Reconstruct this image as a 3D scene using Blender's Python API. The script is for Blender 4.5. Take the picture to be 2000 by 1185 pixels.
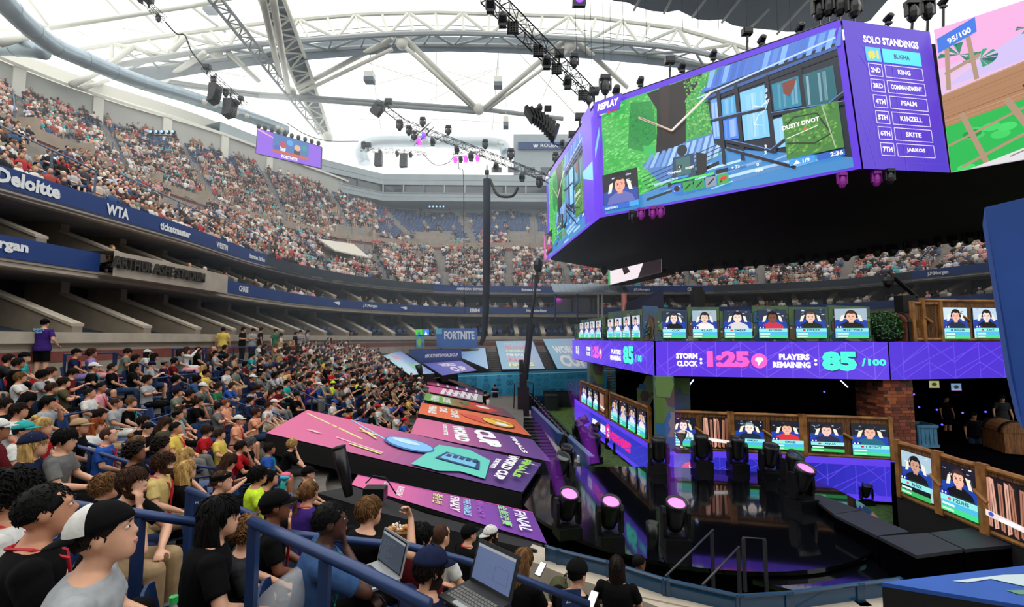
import bpy,math,random
import numpy as np
from mathutils import Vector,Matrix
for _o in list(bpy.data.objects):bpy.data.objects.remove(_o)
SC=bpy.context.scene
COL=SC.collection
pi=math.pi
rnd=random.Random(7)
# ------------------------------------------------------------------ camera, sky, exposure
FPX=888.9
PITCH=math.atan(67.5/FPX)
cam_d=bpy.data.cameras.new('camera'); cam=bpy.data.objects.new('camera',cam_d); COL.objects.link(cam)
cam_d.sensor_width=36; cam_d.lens=16; cam_d.clip_start=0.1; cam_d.clip_end=600
cam.location=(0,0,0); cam.rotation_euler=(pi/2+PITCH,0,0)
SC.camera=cam
SC.view_settings.view_transform='Standard'; SC.view_settings.look='None'
SC.view_settings.gamma=1; SC.view_settings.use_curve_mapping=False
SC.view_settings.exposure=0.0
world=bpy.data.worlds.new('sky'); SC.world=world; world.use_nodes=True
_bg=world.node_tree.nodes['Background']
_bg.inputs[0].default_value=(1.0,1.0,0.975,1); _bg.inputs[1].default_value=2.0
SC.cycles.max_bounces=5; SC.cycles.diffuse_bounces=3; SC.cycles.glossy_bounces=3
SC.cycles.transmission_bounces=4; SC.cycles.transparent_max_bounces=12
SC.cycles.caustics_reflective=False; SC.cycles.caustics_refractive=False
SC.cycles.sample_clamp_indirect=4; SC.cycles.use_adaptive_sampling=True; SC.cycles.adaptive_threshold=.02
def h2l(h):
 if not isinstance(h,str):return tuple(h)[:3]
 h=h.lstrip('#')
 out=[]
 for i in(0,2,4):
  c=int(h[i:i+2],16)/255
  out.append(c/12.92 if c<=.04045 else((c+.055)/1.055)**2.4)
 return tuple(out)
 # ------------------------------------------------------------------ picture point -> place in the stadium
_ca,_sa=math.cos(PITCH),math.sin(PITCH)
def ray(px,py):
 x=(px-1000)/FPX; z=-(py-592.5)/FPX
 return Vector((x,_ca-z*_sa,_sa+z*_ca))
def PY(px,py,Y):d=ray(px,py); return d*(Y/d.y)
def PZ(px,py,Z):d=ray(px,py); return d*(Z/d.z)
def PX(px,py,X):d=ray(px,py); return d*(X/d.x)
def proj(p):
 dy=p[1]*_ca+p[2]*_sa; dz=-p[1]*_sa+p[2]*_ca
 return 1000+FPX*p[0]/dy,592.5-FPX*dz/dy
 # ------------------------------------------------------------------ materials
MATS={}
def _new(name):
 m=bpy.data.materials.new(name); m.use_nodes=True
 return m,m.node_tree,m.node_tree.nodes['Principled BSDF']
def mat(name,col='#888888',rough=.6,metal=0.,noise=0.,scale=8.,bump=0.,col2=None,emit=0.,spec=None,alpha=1.,stretch=None,coat=0.):
 if name in MATS:return MATS[name]
 m,nt,b=_new(name); c=h2l(col)
 b.inputs['Base Color'].default_value=(*c,1); b.inputs['Roughness'].default_value=rough; b.inputs['Metallic'].default_value=metal
 if spec is not None:b.inputs['Specular IOR Level'].default_value=spec
 if coat:b.inputs['Coat Weight'].default_value=coat; b.inputs['Coat Roughness'].default_value=.05
 if noise or bump:
  tc=nt.nodes.new('ShaderNodeTexCoord'); mp=nt.nodes.new('ShaderNodeMapping'); n=nt.nodes.new('ShaderNodeTexNoise')
  n.inputs['Scale'].default_value=scale; n.inputs['Detail'].default_value=4
  if stretch:mp.inputs['Scale'].default_value=stretch
  nt.links.new(tc.outputs['Object'],mp.inputs[0]); nt.links.new(mp.outputs[0],n.inputs['Vector'])
  if noise:
   r=nt.nodes.new('ShaderNodeMix'); r.data_type='RGBA'
   c2=h2l(col2)if col2 else tuple(max(0,x*(1-noise))for x in c)
   c1=c if col2 else tuple(min(1,x*(1+noise))for x in c)
   r.inputs[6].default_value=(*c1,1); r.inputs[7].default_value=(*c2,1)
   k=nt.nodes.new('ShaderNodeMapRange'); k.inputs[1].default_value=.35; k.inputs[2].default_value=.65
   nt.links.new(n.outputs[0],k.inputs[0]); nt.links.new(k.outputs[0],r.inputs[0]); nt.links.new(r.outputs[2],b.inputs['Base Color'])
  if bump:
   bp=nt.nodes.new('ShaderNodeBump'); bp.inputs['Strength'].default_value=bump; bp.inputs['Distance'].default_value=.02
   nt.links.new(n.outputs[0],bp.inputs['Height']); nt.links.new(bp.outputs[0],b.inputs['Normal'])
 if emit:
  b.inputs['Emission Color'].default_value=(*c,1); b.inputs['Emission Strength'].default_value=emit
 if alpha<1:b.inputs['Alpha'].default_value=alpha
 MATS[name]=m; return m
def colmat(name,rough=.7,emit=0.,noise=0.,scale=30.,metal=0.):
 """colour comes from each face's own colour"""
 if name in MATS:return MATS[name]
 m,nt,b=_new(name)
 a=nt.nodes.new('ShaderNodeAttribute'); a.attribute_name='Col'; out=a.outputs[0]
 if noise:
  n=nt.nodes.new('ShaderNodeTexNoise'); n.inputs['Scale'].default_value=scale; n.inputs['Detail'].default_value=3
  tc=nt.nodes.new('ShaderNodeTexCoord'); nt.links.new(tc.outputs['Object'],n.inputs['Vector'])
  k=nt.nodes.new('ShaderNodeMapRange'); k.inputs[1].default_value=.3; k.inputs[2].default_value=.7; k.inputs[3].default_value=1-noise; k.inputs[4].default_value=1+noise
  nt.links.new(n.outputs[0],k.inputs[0])
  v=nt.nodes.new('ShaderNodeVectorMath'); v.operation='SCALE'
  nt.links.new(out,v.inputs[0]); nt.links.new(k.outputs[0],v.inputs['Scale']); out=v.outputs[0]
 b.inputs['Roughness'].default_value=rough; b.inputs['Metallic'].default_value=metal
 if emit:
  b.inputs['Base Color'].default_value=(.01,.01,.01,1)
  nt.links.new(out,b.inputs['Emission Color']); b.inputs['Emission Strength'].default_value=emit
 else:
  nt.links.new(out,b.inputs['Base Color'])
 MATS[name]=m; return m
ORD='first second third fourth fifth sixth seventh eighth ninth tenth eleventh twelfth thirteenth fourteenth fifteenth sixteenth seventeenth eighteenth nineteenth twentieth twenty-first twenty-second twenty-third twenty-fourth twenty-fifth twenty-sixth twenty-seventh twenty-eighth twenty-ninth thirtieth'.split()
# ------------------------------------------------------------------ meshes
def mk_mesh(name,V,F,cols=None,mi=None,mats=(),smooth=False):
 me=bpy.data.meshes.new(name)
 me.from_pydata([tuple(v)for v in V]if not isinstance(V,np.ndarray)else V.tolist(),[],F)
 for m in mats:me.materials.append(m)
 if mi is not None:me.polygons.foreach_set('material_index',mi)
 if cols is not None and len(F):
  a=me.color_attributes.new('Col','FLOAT_COLOR','CORNER')
  n=np.array([len(f)for f in F]); c=np.ones((len(F),4),'f'); c[:,:3]=np.asarray(cols,'f')[:,:3]
  a.data.foreach_set('color',np.repeat(c,n,axis=0).ravel())
 if smooth:me.polygons.foreach_set('use_smooth',[True]*len(F))
 me.update(); return me
def link(name,me,parent=None,**props):
 o=bpy.data.objects.new(name,me); COL.objects.link(o)
 if parent is not None:o.parent=parent
 for k,v in props.items():o[k]=v
 return o
def thing(name,label,cat,loc=(0,0,0),rz=0.,group=None):
 o=link(name,None); o.location=loc; o.rotation_euler=(0,0,rz)
 return tag(o,label,cat,group)
def tag(o,label,cat,group=None,kind=None):
 o['label']=label; o['category']=cat
 if group:o['group']=group
 if kind:o['kind']=kind
 return o
class MB:
 def __init__(s):s.V=[]; s.F=[]; s.C=[]; s.M=[]; s.col=(1,1,1); s.mi=0; s.sm=False
 def c(s,h,mi=None):
  s.col=h2l(h)
  if mi is not None:s.mi=mi
  return s
 def add(s,vs,fs):
  o=len(s.V); s.V+=[tuple(v)for v in vs]
  for f in fs:s.F.append([i+o for i in f]); s.C.append(s.col); s.M.append(s.mi)
 def quad(s,a,b,c,d):s.add([a,b,c,d],[(0,1,2,3)])
 def box(s,c,sz,rz=0.,M=None):
  x,y,z=(k/2 for k in sz); vs=[]
  for dx in(-x,x):
   for dy in(-y,y):
    for dz in(-z,z):
     v=Vector((dx,dy,dz))
     if rz:v=Matrix.Rotation(rz,3,'Z')@v
     if M is not None:v=M@v
     vs.append(v+Vector(c))
  s.add(vs,[(0,1,3,2),(4,6,7,5),(0,4,5,1),(2,3,7,6),(0,2,6,4),(1,5,7,3)])
 def tube(s,p,r,n=6,caps=True):
  """round bar along points p, radius r or list"""
  p=[Vector(a)for a in p]; rs=r if isinstance(r,(list,tuple))else[r]*len(p)
  rings=[]; ref=None
  for i,a in enumerate(p):
   t=(p[min(i+1,len(p)-1)]-p[max(i-1,0)])
   if t.length<1e-9:t=Vector((0,0,1))
   t.normalize()
   if ref is None:ref=Vector((0,0,1))if abs(t.z)<.9 else Vector((1,0,0))
   u=t.cross(ref)
   if u.length<1e-6:u=t.cross(Vector((0,1,0)))
   u.normalize(); w=t.cross(u); ref=-w if False else ref
   rr=rs[i]; ru,rw=rr if isinstance(rr,(list,tuple))else(rr,rr)
   rings.append([a+u*(math.cos(2*pi*k/n)*ru)+w*(math.sin(2*pi*k/n)*rw)for k in range(n)])
  s.loft(rings,caps)
 def loft(s,rings,caps=True,closed=True):
  n=len(rings[0]); vs=[v for r in rings for v in r]; fs=[]
  for i in range(len(rings)-1):
   for k in range(n if closed else n-1):
    fs.append((i*n+k,i*n+(k+1)%n,(i+1)*n+(k+1)%n,(i+1)*n+k))
  if caps:fs.append(tuple(range(n))[::-1]); fs.append(tuple(range(len(rings)*n-n,len(rings)*n)))
  s.add(vs,fs)
 def ell(s,c,r,n=10,m=6,M=None):
  c=Vector(c); r=r if isinstance(r,(list,tuple))else(r,r,r)
  vs=[];
  for j in range(1,m):
   a=pi*j/m
   for k in range(n):
    b=2*pi*k/n
    v=Vector((math.sin(a)*math.cos(b)*r[0],math.sin(a)*math.sin(b)*r[1],math.cos(a)*r[2]))
    vs.append(c+(M@v if M is not None else v))
  t=Vector((0,0,r[2])); b_=-t
  if M is not None:t=M@t; b_=M@b_
  vs+=[c+t,c+b_]; T=len(vs)-2; B=T+1; fs=[]
  for j in range(m-2):
   for k in range(n):fs.append((j*n+k,(j+1)*n+k,(j+1)*n+(k+1)%n,j*n+(k+1)%n))
  for k in range(n):fs.append((T,k,(k+1)%n)); fs.append((B,(m-2)*n+(k+1)%n,(m-2)*n+k))
  s.add(vs,fs)
 def lathe(s,prof,c=(0,0,0),n=16,M=None):
  c=Vector(c); rings=[]
  for r,z in prof:
   rg=[]
   for k in range(n):
    v=Vector((math.cos(2*pi*k/n)*r,math.sin(2*pi*k/n)*r,z))
    rg.append(c+(M@v if M is not None else v))
   rings.append(rg)
  s.loft(rings,True)
 def prism(s,pts,d):
  """polygon pts (3D) pushed along vector d"""
  n=len(pts); d=Vector(d); pts=[Vector(p)for p in pts]
  vs=pts+[p+d for p in pts]
  s.add(vs,[tuple(range(n))[::-1],tuple(range(n,2*n))]+[(i,(i+1)%n,n+(i+1)%n,n+i)for i in range(n)])
 def build(s,name,mats,parent=None,smooth=False,**props):
  if not isinstance(mats,(list,tuple)):mats=[mats]
  me=mk_mesh(name,s.V,s.F,s.C,s.M,mats,smooth)
  return link(name,me,parent,**props)
  # ------------------------------------------------------------------ lettering and drawn surfaces
_TXT={}
def text_geo(t,bold=.0,shear=0.,res=2,cap=True):
 key=(t,bold,shear,res)
 if key in _TXT:return _TXT[key]
 cu=bpy.data.curves.new('t','FONT'); cu.body=t; cu.size=1; cu.offset=bold; cu.shear=shear; cu.resolution_u=res
 o=bpy.data.objects.new('t',cu); COL.objects.link(o)
 dg=bpy.context.evaluated_depsgraph_get(); me=bpy.data.meshes.new_from_object(o.evaluated_get(dg))
 v=np.array([tuple(x.co)[:2]for x in me.vertices])if len(me.vertices)else np.zeros((1,2))
 f=[tuple(p.vertices)for p in me.polygons]
 bpy.data.objects.remove(o); bpy.data.curves.remove(cu); bpy.data.meshes.remove(me)
 mn,mx=v.min(0),v.max(0)
 _TXT[key]=((v-mn)/max(mx[1]-mn[1],1e-6),f); return _TXT[key]
class Canvas:
 """flat artwork in u (0..w) right, v (0..h) up, laid on a surface by fmap(u, v, layer)"""
 def __init__(s,fmap):s.f=fmap; s.mb=MB(); s.k=1
 def poly(s,pts,col,lay=None):
  s.mb.c(col); k=s.k if lay is None else lay
  s.mb.add([s.f(u,v,k)for u,v in pts],[tuple(range(len(pts)))]); s.k+=lay is None
 def rect(s,u,v,w,h,col,sk=0.):s.poly([(u,v),(u+w,v),(u+w+sk*h,v+h),(u+sk*h,v+h)],col)
 def line(s,a,b,t,col,lay=None):
  du,dv=b[0]-a[0],b[1]-a[1]; L=math.hypot(du,dv)or 1; x,y=-dv/L*t/2,du/L*t/2
  s.poly([(a[0]+x,a[1]+y),(a[0]-x,a[1]-y),(b[0]-x,b[1]-y),(b[0]+x,b[1]+y)],col,lay)
 def frame(s,u,v,w,h,t,col):
  k=s.k; s.k+=1
  for a,b in(((u,v),(u+w,v)),((u+w,v),(u+w,v+h)),((u+w,v+h),(u,v+h)),((u,v+h),(u,v))):s.line(a,b,t,col,k)
 def ell(s,u,v,a,b,col,n=20,rot=0.):
  s.poly([(u+a*math.cos(2*pi*i/n)*math.cos(rot)-b*math.sin(2*pi*i/n)*math.sin(rot),v+a*math.cos(2*pi*i/n)*math.sin(rot)+b*math.sin(2*pi*i/n)*math.cos(rot))for i in range(n)],col)
 def text(s,t,u,v,h,col,bold=.02,shear=0.,align='l',w=None,rot=0.,res=2):
  g,f=text_geo(t,bold,shear,res)
  W=g[:,0].max()*h; sx=h
  if w is not None:sx=h*w/W; W=w
  o={'l':0,'c':-W/2,'r':-W}[align]; c_,s_=math.cos(rot),math.sin(rot)
  s.mb.c(col)
  s.mb.add([s.f(u+(x*sx+o)*c_-y*h*s_,v+(x*sx+o)*s_+y*h*c_,s.k)for x,y in g],f); s.k+=1
 def build(s,name,m,parent=None,**p):return s.mb.build(name,m,parent,**p)
def quadmap(bl,br,tl,tr,w=1.,h=1.,eps=.004):
 bl,br,tl,tr=map(Vector,(bl,br,tl,tr)); n=(br-bl).cross(tl-bl).normalized()
 def f(u,v,k):
  a,b=min(max(u/w,0.),1.),min(max(v/h,0.),1.)
  return(bl*(1-a)+br*a)*(1-b)+(tl*(1-a)+tr*a)*b+n*(eps*k)
 return f
 # ------------------------------------------------------------------ stadium bowl
CT=-5.1
M_tan=mat('tan_concrete','#a09282',.8,noise=.12,scale=1.5)
M_conc=mat('grey_concrete','#8d8a84',.85,noise=.15,scale=2.)
M_light=mat('pale_concrete','#b0a594',.8,noise=.1,scale=2.)
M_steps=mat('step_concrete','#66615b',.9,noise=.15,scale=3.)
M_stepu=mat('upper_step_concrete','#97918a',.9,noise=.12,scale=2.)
M_fin=mat('fin_block','#8f8272',.85,noise=.1,scale=2.)
M_brick=mat('red_band','#7d4038',.8,noise=.1,scale=3.)
M_fascia=mat('fascia_blue','#1d3c78',.45)
M_tarp=mat('dark_tarp','#2b3440',.8,noise=.2,scale=2.)
M_white=mat('white_paint','#e0e0d6',.6)
M_dark=mat('dark_interior','#15171b',.8)
M_seat=mat('seat_blue','#1c3560',.45)
M_rail=mat('rail_blue','#243a66',.35,metal=.2)
M_black=mat('matt_black','#0b0b0d',.6)
M_gwall=mat('panel_grey','#b4b6b0',.7,noise=.05,scale=.6)
M_pwall=mat('press_panel','#a3b0b6',.6,noise=.04,scale=.8)
M_glass=mat('dark_glass','#1a2630',.08,spec=.8)
M_type=mat('white_lettering','#e9ecec',.5)
def resample(P,step):
 P=[Vector(p)for p in P]; out=[P[0]]; acc=0
 L=[0]
 for a,b in zip(P,P[1:]):L.append(L[-1]+(b-a).length)
 n=max(1,round(L[-1]/step)); res=[]
 for i in range(n+1):
  t=L[-1]*i/n; j=max(k for k in range(len(L))if L[k]<=t+1e-9); j=min(j,len(P)-2)
  q=(t-L[j])/max(L[j+1]-L[j],1e-9); res.append(P[j].lerp(P[j+1],q))
 return res
def spline(P,sub=6):
 """Catmull-Rom through plan points"""
 P=[Vector(p)for p in P]; P=[P[0]*2-P[1]]+P+[P[-1]*2-P[-2]]; out=[]
 for i in range(1,len(P)-2):
  for k in range(sub):
   t=k/sub; a,b,c,d=P[i-1:i+3]
   out.append(.5*((2*b)+(c-a)*t+(2*a-5*b+4*c-d)*t*t+(3*b-a-3*c+d)*t**3))
 out.append(P[-2]); return out
def inward(P,d):
 """offset a plan line towards the court"""
 out=[]
 for i,p in enumerate(P):
  t=(P[min(i+1,len(P)-1)]-P[max(i-1,0)]); t.z=0; t.normalize()
  out.append(p+Vector((t.y,-t.x,0))*d)
 return out
def atz(P,z):return[Vector((p[0],p[1],z))for p in P]
KF=[(-15.5,4),(-15.3,12),(-15,20),(-15.3,27),(-14.6,33),(-11.8,39),(-6.5,43.8),(0,45),(8,45.2),(16,44.8),(23,43.2),(28.5,40),(31,35),(32.8,29),(33.5,22),(34,12),(34,2)]
RF=spline([(x,y,0)for x,y in KF],6)
KD=[(-26.5,2),(-26.3,13),(-26.2,24),(-26.0,33),(-23.5,42),(-18,50),(-9.5,54.2),(0,54.8),(8,55),(17,54.6),(27,52.5),(36,48),(41,42),(43.5,34),(44.5,24),(45,12),(45,2)]
RD=spline([(x,y,0)for x,y in KD],6)
KR=[(-43,10),(-41.5,24),(-39,34),(-36,39.5),(-30.5,46),(-24.5,57),(-17,67),(0,68),(8,68),(20,68),(33,66),(46,58),(53,50),(56,40),(57,28),(58,14),(58,2)]
RR=spline([(x,y,0)for x,y in KR],6)
Z1T,Z1B,Z2T,Z2B=3.0,2.35,5.15,4.45
ZD,ZDT=10.4,11.55
ZR=18.7
def strip(name,A,B,m,flip=False,**p):
 mb=MB(); mb.loft([A,B]if not flip else[B,A],False,closed=False)
 return mb.build(name,m,None,kind='structure',**p)
def tier(name,A,B,zA,zB,n,m):
 """stepped seating between plan lines A and B, index matched"""
 rings=[]
 for i in range(n):
  for e in(i,i+1):
   t=e/n; rings.append([Vector((a.x+(b.x-a.x)*t,a.y+(b.y-a.y)*t,zA+(zB-zA)*((i+1)/n)))for a,b in zip(A,B)])
 rings.insert(0,atz(A,zA+(zB-zA)/n-.15))
 mb=MB(); mb.loft(rings,False,closed=False)
 return mb.build(name,m,None,kind='structure')
def ringp(A,B,t,i):
 """point at row fraction t, index position i (float)"""
 i=max(0,min(len(A)-1.001,i)); k=int(i); f=i-k
 a=A[k].lerp(A[k+1],f); b=B[k].lerp(B[k+1],f); return a.lerp(b,t),(b-a).normalized()
N1,N2=13,20
tier('trim_1',RF,RD,Z2T-1.1,ZD,N1,M_stepu).name='floor_loge'
RD2=inward(RD,-1.2)
tier('trim_2',RD2,RR,ZDT-.6,ZR,N2,M_stepu).name='floor_promenade'
wl=strip('wall_concourse_red',atz(RD,ZD-.6),atz(RD,ZD+.55),M_brick)
mb=MB(); mb.loft([atz(inward(RD,.05),ZD+.5),atz(inward(RD,.05),ZDT),atz(RD2,ZDT),atz(RD2,ZDT-.7)],False,closed=False)
mb.build('wall_concourse',M_tan,None,kind='structure')
def fascia(name,R,zb,zt,m,i0,i1,th=.5):
 A=R[i0:i1+1]; mb=MB(); I=inward(A,-th)
 mb.loft([atz(I,zb),atz(A,zb),atz(A,zt),atz(I,zt)],False,closed=False)
 return mb.build(name,m,None,kind='structure')
def ridx(R,px):
 """ring index seen at picture column px"""
 best=None
 for i in range(len(R)*8):
  k=i/8
  if k>len(R)-1:break
  a=R[int(k)].lerp(R[min(int(k)+1,len(R)-1)],k-int(k))
  if a.y<1:continue
  e=abs(1000+FPX*a.x/a.y-px)
  if best is None or e<best[0]:best=(e,k)
 return best[1]
RF1=inward(RF,.45)
nF=len(RF)
iA=int(round(ridx(RF,510))); iB=int(round(ridx(RF,837)))
iC=int(round(ridx(RF,1390))); iD=int(round(ridx(RF,1800)))
fascia('trim_3',RF,Z2B,Z2T,M_fascia,0,iA); fascia('trim_4',RF,Z2B-.1,Z2T,M_tarp,iA,iB)
fascia('trim_5',RF,Z2B,Z2T,M_fascia,iB,iC); fascia('trim_6',RF,Z2B-.1,Z2T,M_tarp,iC,iD); fascia('trim_7',RF,Z2B,Z2T,M_fascia,iD,nF-1)
jA=int(round(ridx(RF1,178))); jB=int(round(ridx(RF1,420)))
fascia('trim_8',RF1,Z1B,Z1T,M_fascia,0,jA); fascia('trim_9',inward(RF1,.5),Z1B-.15,Z1T+.1,M_light,jA,jB,1.); fascia('trim_10',RF1,Z1B,Z1T,M_fascia,jB,nF-1)
fascia('trim_11',inward(RF,-.05),Z2B-.16,Z2B,M_light,0,nF-1,.3); fascia('trim_12',inward(RF1,-.05),Z1B-.28,Z1B,M_light,0,nF-1,.5)
def place_text(name,R,s,px,z,h,col_m,bold=.02,off=.03,depth=.0,w=None,res=2):
 g,f=text_geo(s,bold,0,res); W=g[:,0].max()*h; sx=h
 if w:sx=h*w/W; W=w
 i=ridx(R,px); k=int(i)
 L=[0.]
 for a,b in zip(R,R[1:]):L.append(L[-1]+(b-a).length)
 s0=L[k]+(i-k)*(L[min(k+1,len(L)-1)]-L[k])
 def at(d):
  t=s0+d; j=0
  while j<len(L)-2 and L[j+1]<t:j+=1
  q=(t-L[j])/(L[j+1]-L[j]); p=R[j].lerp(R[j+1],q); tt=(R[j+1]-R[j]).normalized()
  return p+Vector((tt.y,-tt.x,0))*off
 mb=MB(); V=[]
 for x,y in g:
  p=at(x*sx-W/2); V.append((p.x,p.y,z+y*h))
 if depth:
  n=len(V); V2=[]
  for(x,y),v in zip(g,V):
   p=at(x*sx-W/2); j=Vector((v[0],v[1],v[2]))
   V2.append(j)
  mb.add(V,f)
  tt=(at(W/2)-at(-W/2)).normalized(); d=Vector((tt.y,-tt.x,0))*depth
  mb.add([Vector(v)+d for v in V],f)
  from collections import Counter
  ed=Counter();
  for q in f:
   for a,b in zip(q,q[1:]+q[:1]):ed[(min(a,b),max(a,b))]+=1
  for(a,b),c in ed.items():
   if c==1:mb.quad(V[a],V[b],Vector(V[b])+d,Vector(V[a])+d)
 else:mb.add(V,f)
 return mb.build(name,col_m)
def sign(R,s,px,z,h,w=None,bold=.02,m=None):
 o=place_text('sponsor_lettering',R,s,px,z,h,m or M_type,.045,w=w)
 where='upper blue fascia band' if z>4 else 'lower blue fascia band'
 return tag(o,'white letters reading %s on the %s%s'%(s,where,{497:' before the dark covered stretch',1037:' behind the crane',1255:' beside CHASE',1838:' near the blue pad'}.get(px,'')),'sign','sponsor names on the fascias')
for s,px,z,h,w in(('Deloitte',33,4.62,.46,1.85),('WTA',219,4.6,.42,.95),('ticketmaster',334,4.62,.34,1.85),('WESTIN',427,4.63,.3,1.05),('Emirates Airline',497,4.66,.26,1.6),('AMERICAN EXPRESS',918,4.68,.24,2.8),('Emirates Airline',1037,4.64,.3,1.9),('J.P.Morgan',1255,4.64,.3,1.6),('CHASE',1357,4.62,.34,1.2),('J.P.Morgan',1838,4.62,.34,1.3)):sign(RF,s,px,z,h,w)
for s,px,z,h,w in(('JPMorgan',-22,2.5,.4,1.8),('CHASE',472,2.52,.34,.95),('J.P.Morgan',722,2.52,.32,1.5),('IBM',927,2.5,.36,.95),('Mercedes-Benz',1048,2.55,.28,2.),('ESPN',1150,2.52,.34,1.3)):sign(RF1,s,px,z,h,w,.02)
for px in(655,787):
 i=ridx(RF1,px); p=RF1[int(i)].lerp(RF1[int(i)+1],i-int(i)); t=(RF1[int(i)+1]-RF1[int(i)]).normalized(); n=Vector((t.y,-t.x,0))
 cv=Canvas(lambda u,v,k:p+t*u+Vector((0,0,2.68+v))+n*(.03+.004*k))
 cv.ell(.2,0,.14,.14,'#e9ecec'); cv.poly([(-.35,.05),(.1,.13),(.2,.13),(.1,-.1)],'#e9ecec')
 tag(cv.build('emblem',colmat('painted',.5)),'white flying ball emblem on the fascia %s'%('before J.P.Morgan' if px<700 else 'after J.P.Morgan'),'emblem')
o=place_text('building_lettering',inward(RF1,.5),'ARTHUR ASHE STADIUM',315,2.5,.42,mat('bronze_letter','#4a4741',.4,metal=.5),.03,depth=.12,w=4.6)
tag(o,'raised dark metal letters on the pale concrete balcony front','sign')
def suites(R,ztop,zfloor,depth,front_z,bays_step,upper):
 L=resample(R,bays_step); k=0
 strip('wall_suite_back',atz(inward(R,-depth),zfloor-.2),atz(inward(R,-depth),ztop+.2),mat('suite_back','#5a544c',.8)if upper else M_dark)
 strip('ceiling_suite',atz(inward(R,-depth),ztop),atz(R,ztop),M_conc)
 for i in range(1,len(L)-1):
  p=L[i]; t=(L[i+1]-L[i-1]).normalized(); n=Vector((t.y,-t.x,0))
  if p.y<3:continue
  q=p-n*.2; b=p-n*depth; th=t*.16
  pts=[b+Vector((0,0,zfloor)),q+n*(.2 if upper else 1.3)+Vector((0,0,front_z-.1)),q+n*(.2 if upper else 1.3)+Vector((0,0,front_z+.22)),q-n*(depth*.55)+Vector((0,0,front_z+(ztop-front_z)*.75)),q-n*(depth*.55)+Vector((0,0,ztop)),b+Vector((0,0,ztop))]
  mb=MB(); mb.prism([a-th for a in pts],th*2); o=mb.build('wall_divider',M_fin,None,kind='structure')
  cap=MB(); a,c=pts[2],pts[3]
  cap.prism([a-th*1.3+Vector((0,0,.0)),a+th*1.3,a+th*1.3+Vector((0,0,.09)),a-th*1.3+Vector((0,0,.09))],c-a)
  cap.build('trim_coping',M_light,None,kind='structure')
  nx=L[i+1]; b2=nx-n*depth
  mid=(b+b2)/2; w=(b2-b).length*.8
  r=MB(); H=(ztop-zfloor)*.62; zc=zfloor+H/2+.1
  for u,hz in((-.5,0),(0,0),(.5,0)):r.box(mid+t*(u*w)+n*.1+Vector((0,0,zc)),(.07,.07,H),math.atan2(t.y,t.x))
  for vz in(-.5,.5):r.box(mid+n*.1+Vector((0,0,zc+vz*H)),(w,.07,.07),math.atan2(t.y,t.x))
  fr=r.build('window_frame',M_gwall,None,kind='structure')
  g=MB(); g.box(mid+n*.08+Vector((0,0,zc)),(w,.03,H),math.atan2(t.y,t.x)); g.build('pane',M_glass,fr)
 return L
LU=suites(RF,Z2B-.1,Z1T-.75,3.4,Z1T,2.6,True)
LL=suites(RF1,Z1B-.25,.1,3.6,.15,2.6,False)
strip('floor_suite',atz(inward(RF,-3.6),Z1T-.75),atz(RF1,Z1T-.75),M_steps)
RW=inward(RF1,1.0)
mb=MB(); mb.loft([atz(inward(RF1,-3.6),.75),atz(inward(RF1,-1.6),.45),atz(RW,-.05)],False,closed=False); mb.build('floor_lower_suite',M_tarp,None,kind='structure')
mb=MB(); mb.loft([atz(inward(RW,-.25),.12),atz(inward(RW,-.25),.18),atz(inward(RW,.12),.18),atz(inward(RW,.12),-.15),atz(RW,-.2),atz(RW,-.32)],False,closed=False)
mb.build('trim_wall_cap',M_light,None,kind='structure')
strip('wall_promenade',atz(RW,-1.3),atz(RW,-.2),M_tan)
strip('wall_promenade_band',atz(inward(RW,.02),-.72),atz(inward(RW,.02),-.4),M_brick)
wl=MB(); RRi=RR[:26]
wl.loft([atz(RR,ZR-.6),atz(RR,21.2)],False,closed=False); wl.build('wall_rim',M_gwall,None,kind='structure')
k=0
for p0,p1 in zip(resample(RR[:30],5.2),resample(RR[:30],5.2)[1:]):
 t=(p1-p0).normalized(); n=Vector((t.y,-t.x,0))
 w=MB(); w.box(p0+n*.12+Vector((0,0,(ZR+21.2)/2-.2)),(.7,.25,3),math.atan2(t.y,t.x)); w.build('wall_pilaster',M_white,None,kind='structure')
w=MB(); w.loft([atz(inward(RR,.3),21.15),atz(inward(RR,.3),21.4),atz(inward(RR,-.5),21.4)],False,closed=False); w.build('trim_rim_cap',M_white,None,kind='structure')
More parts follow.
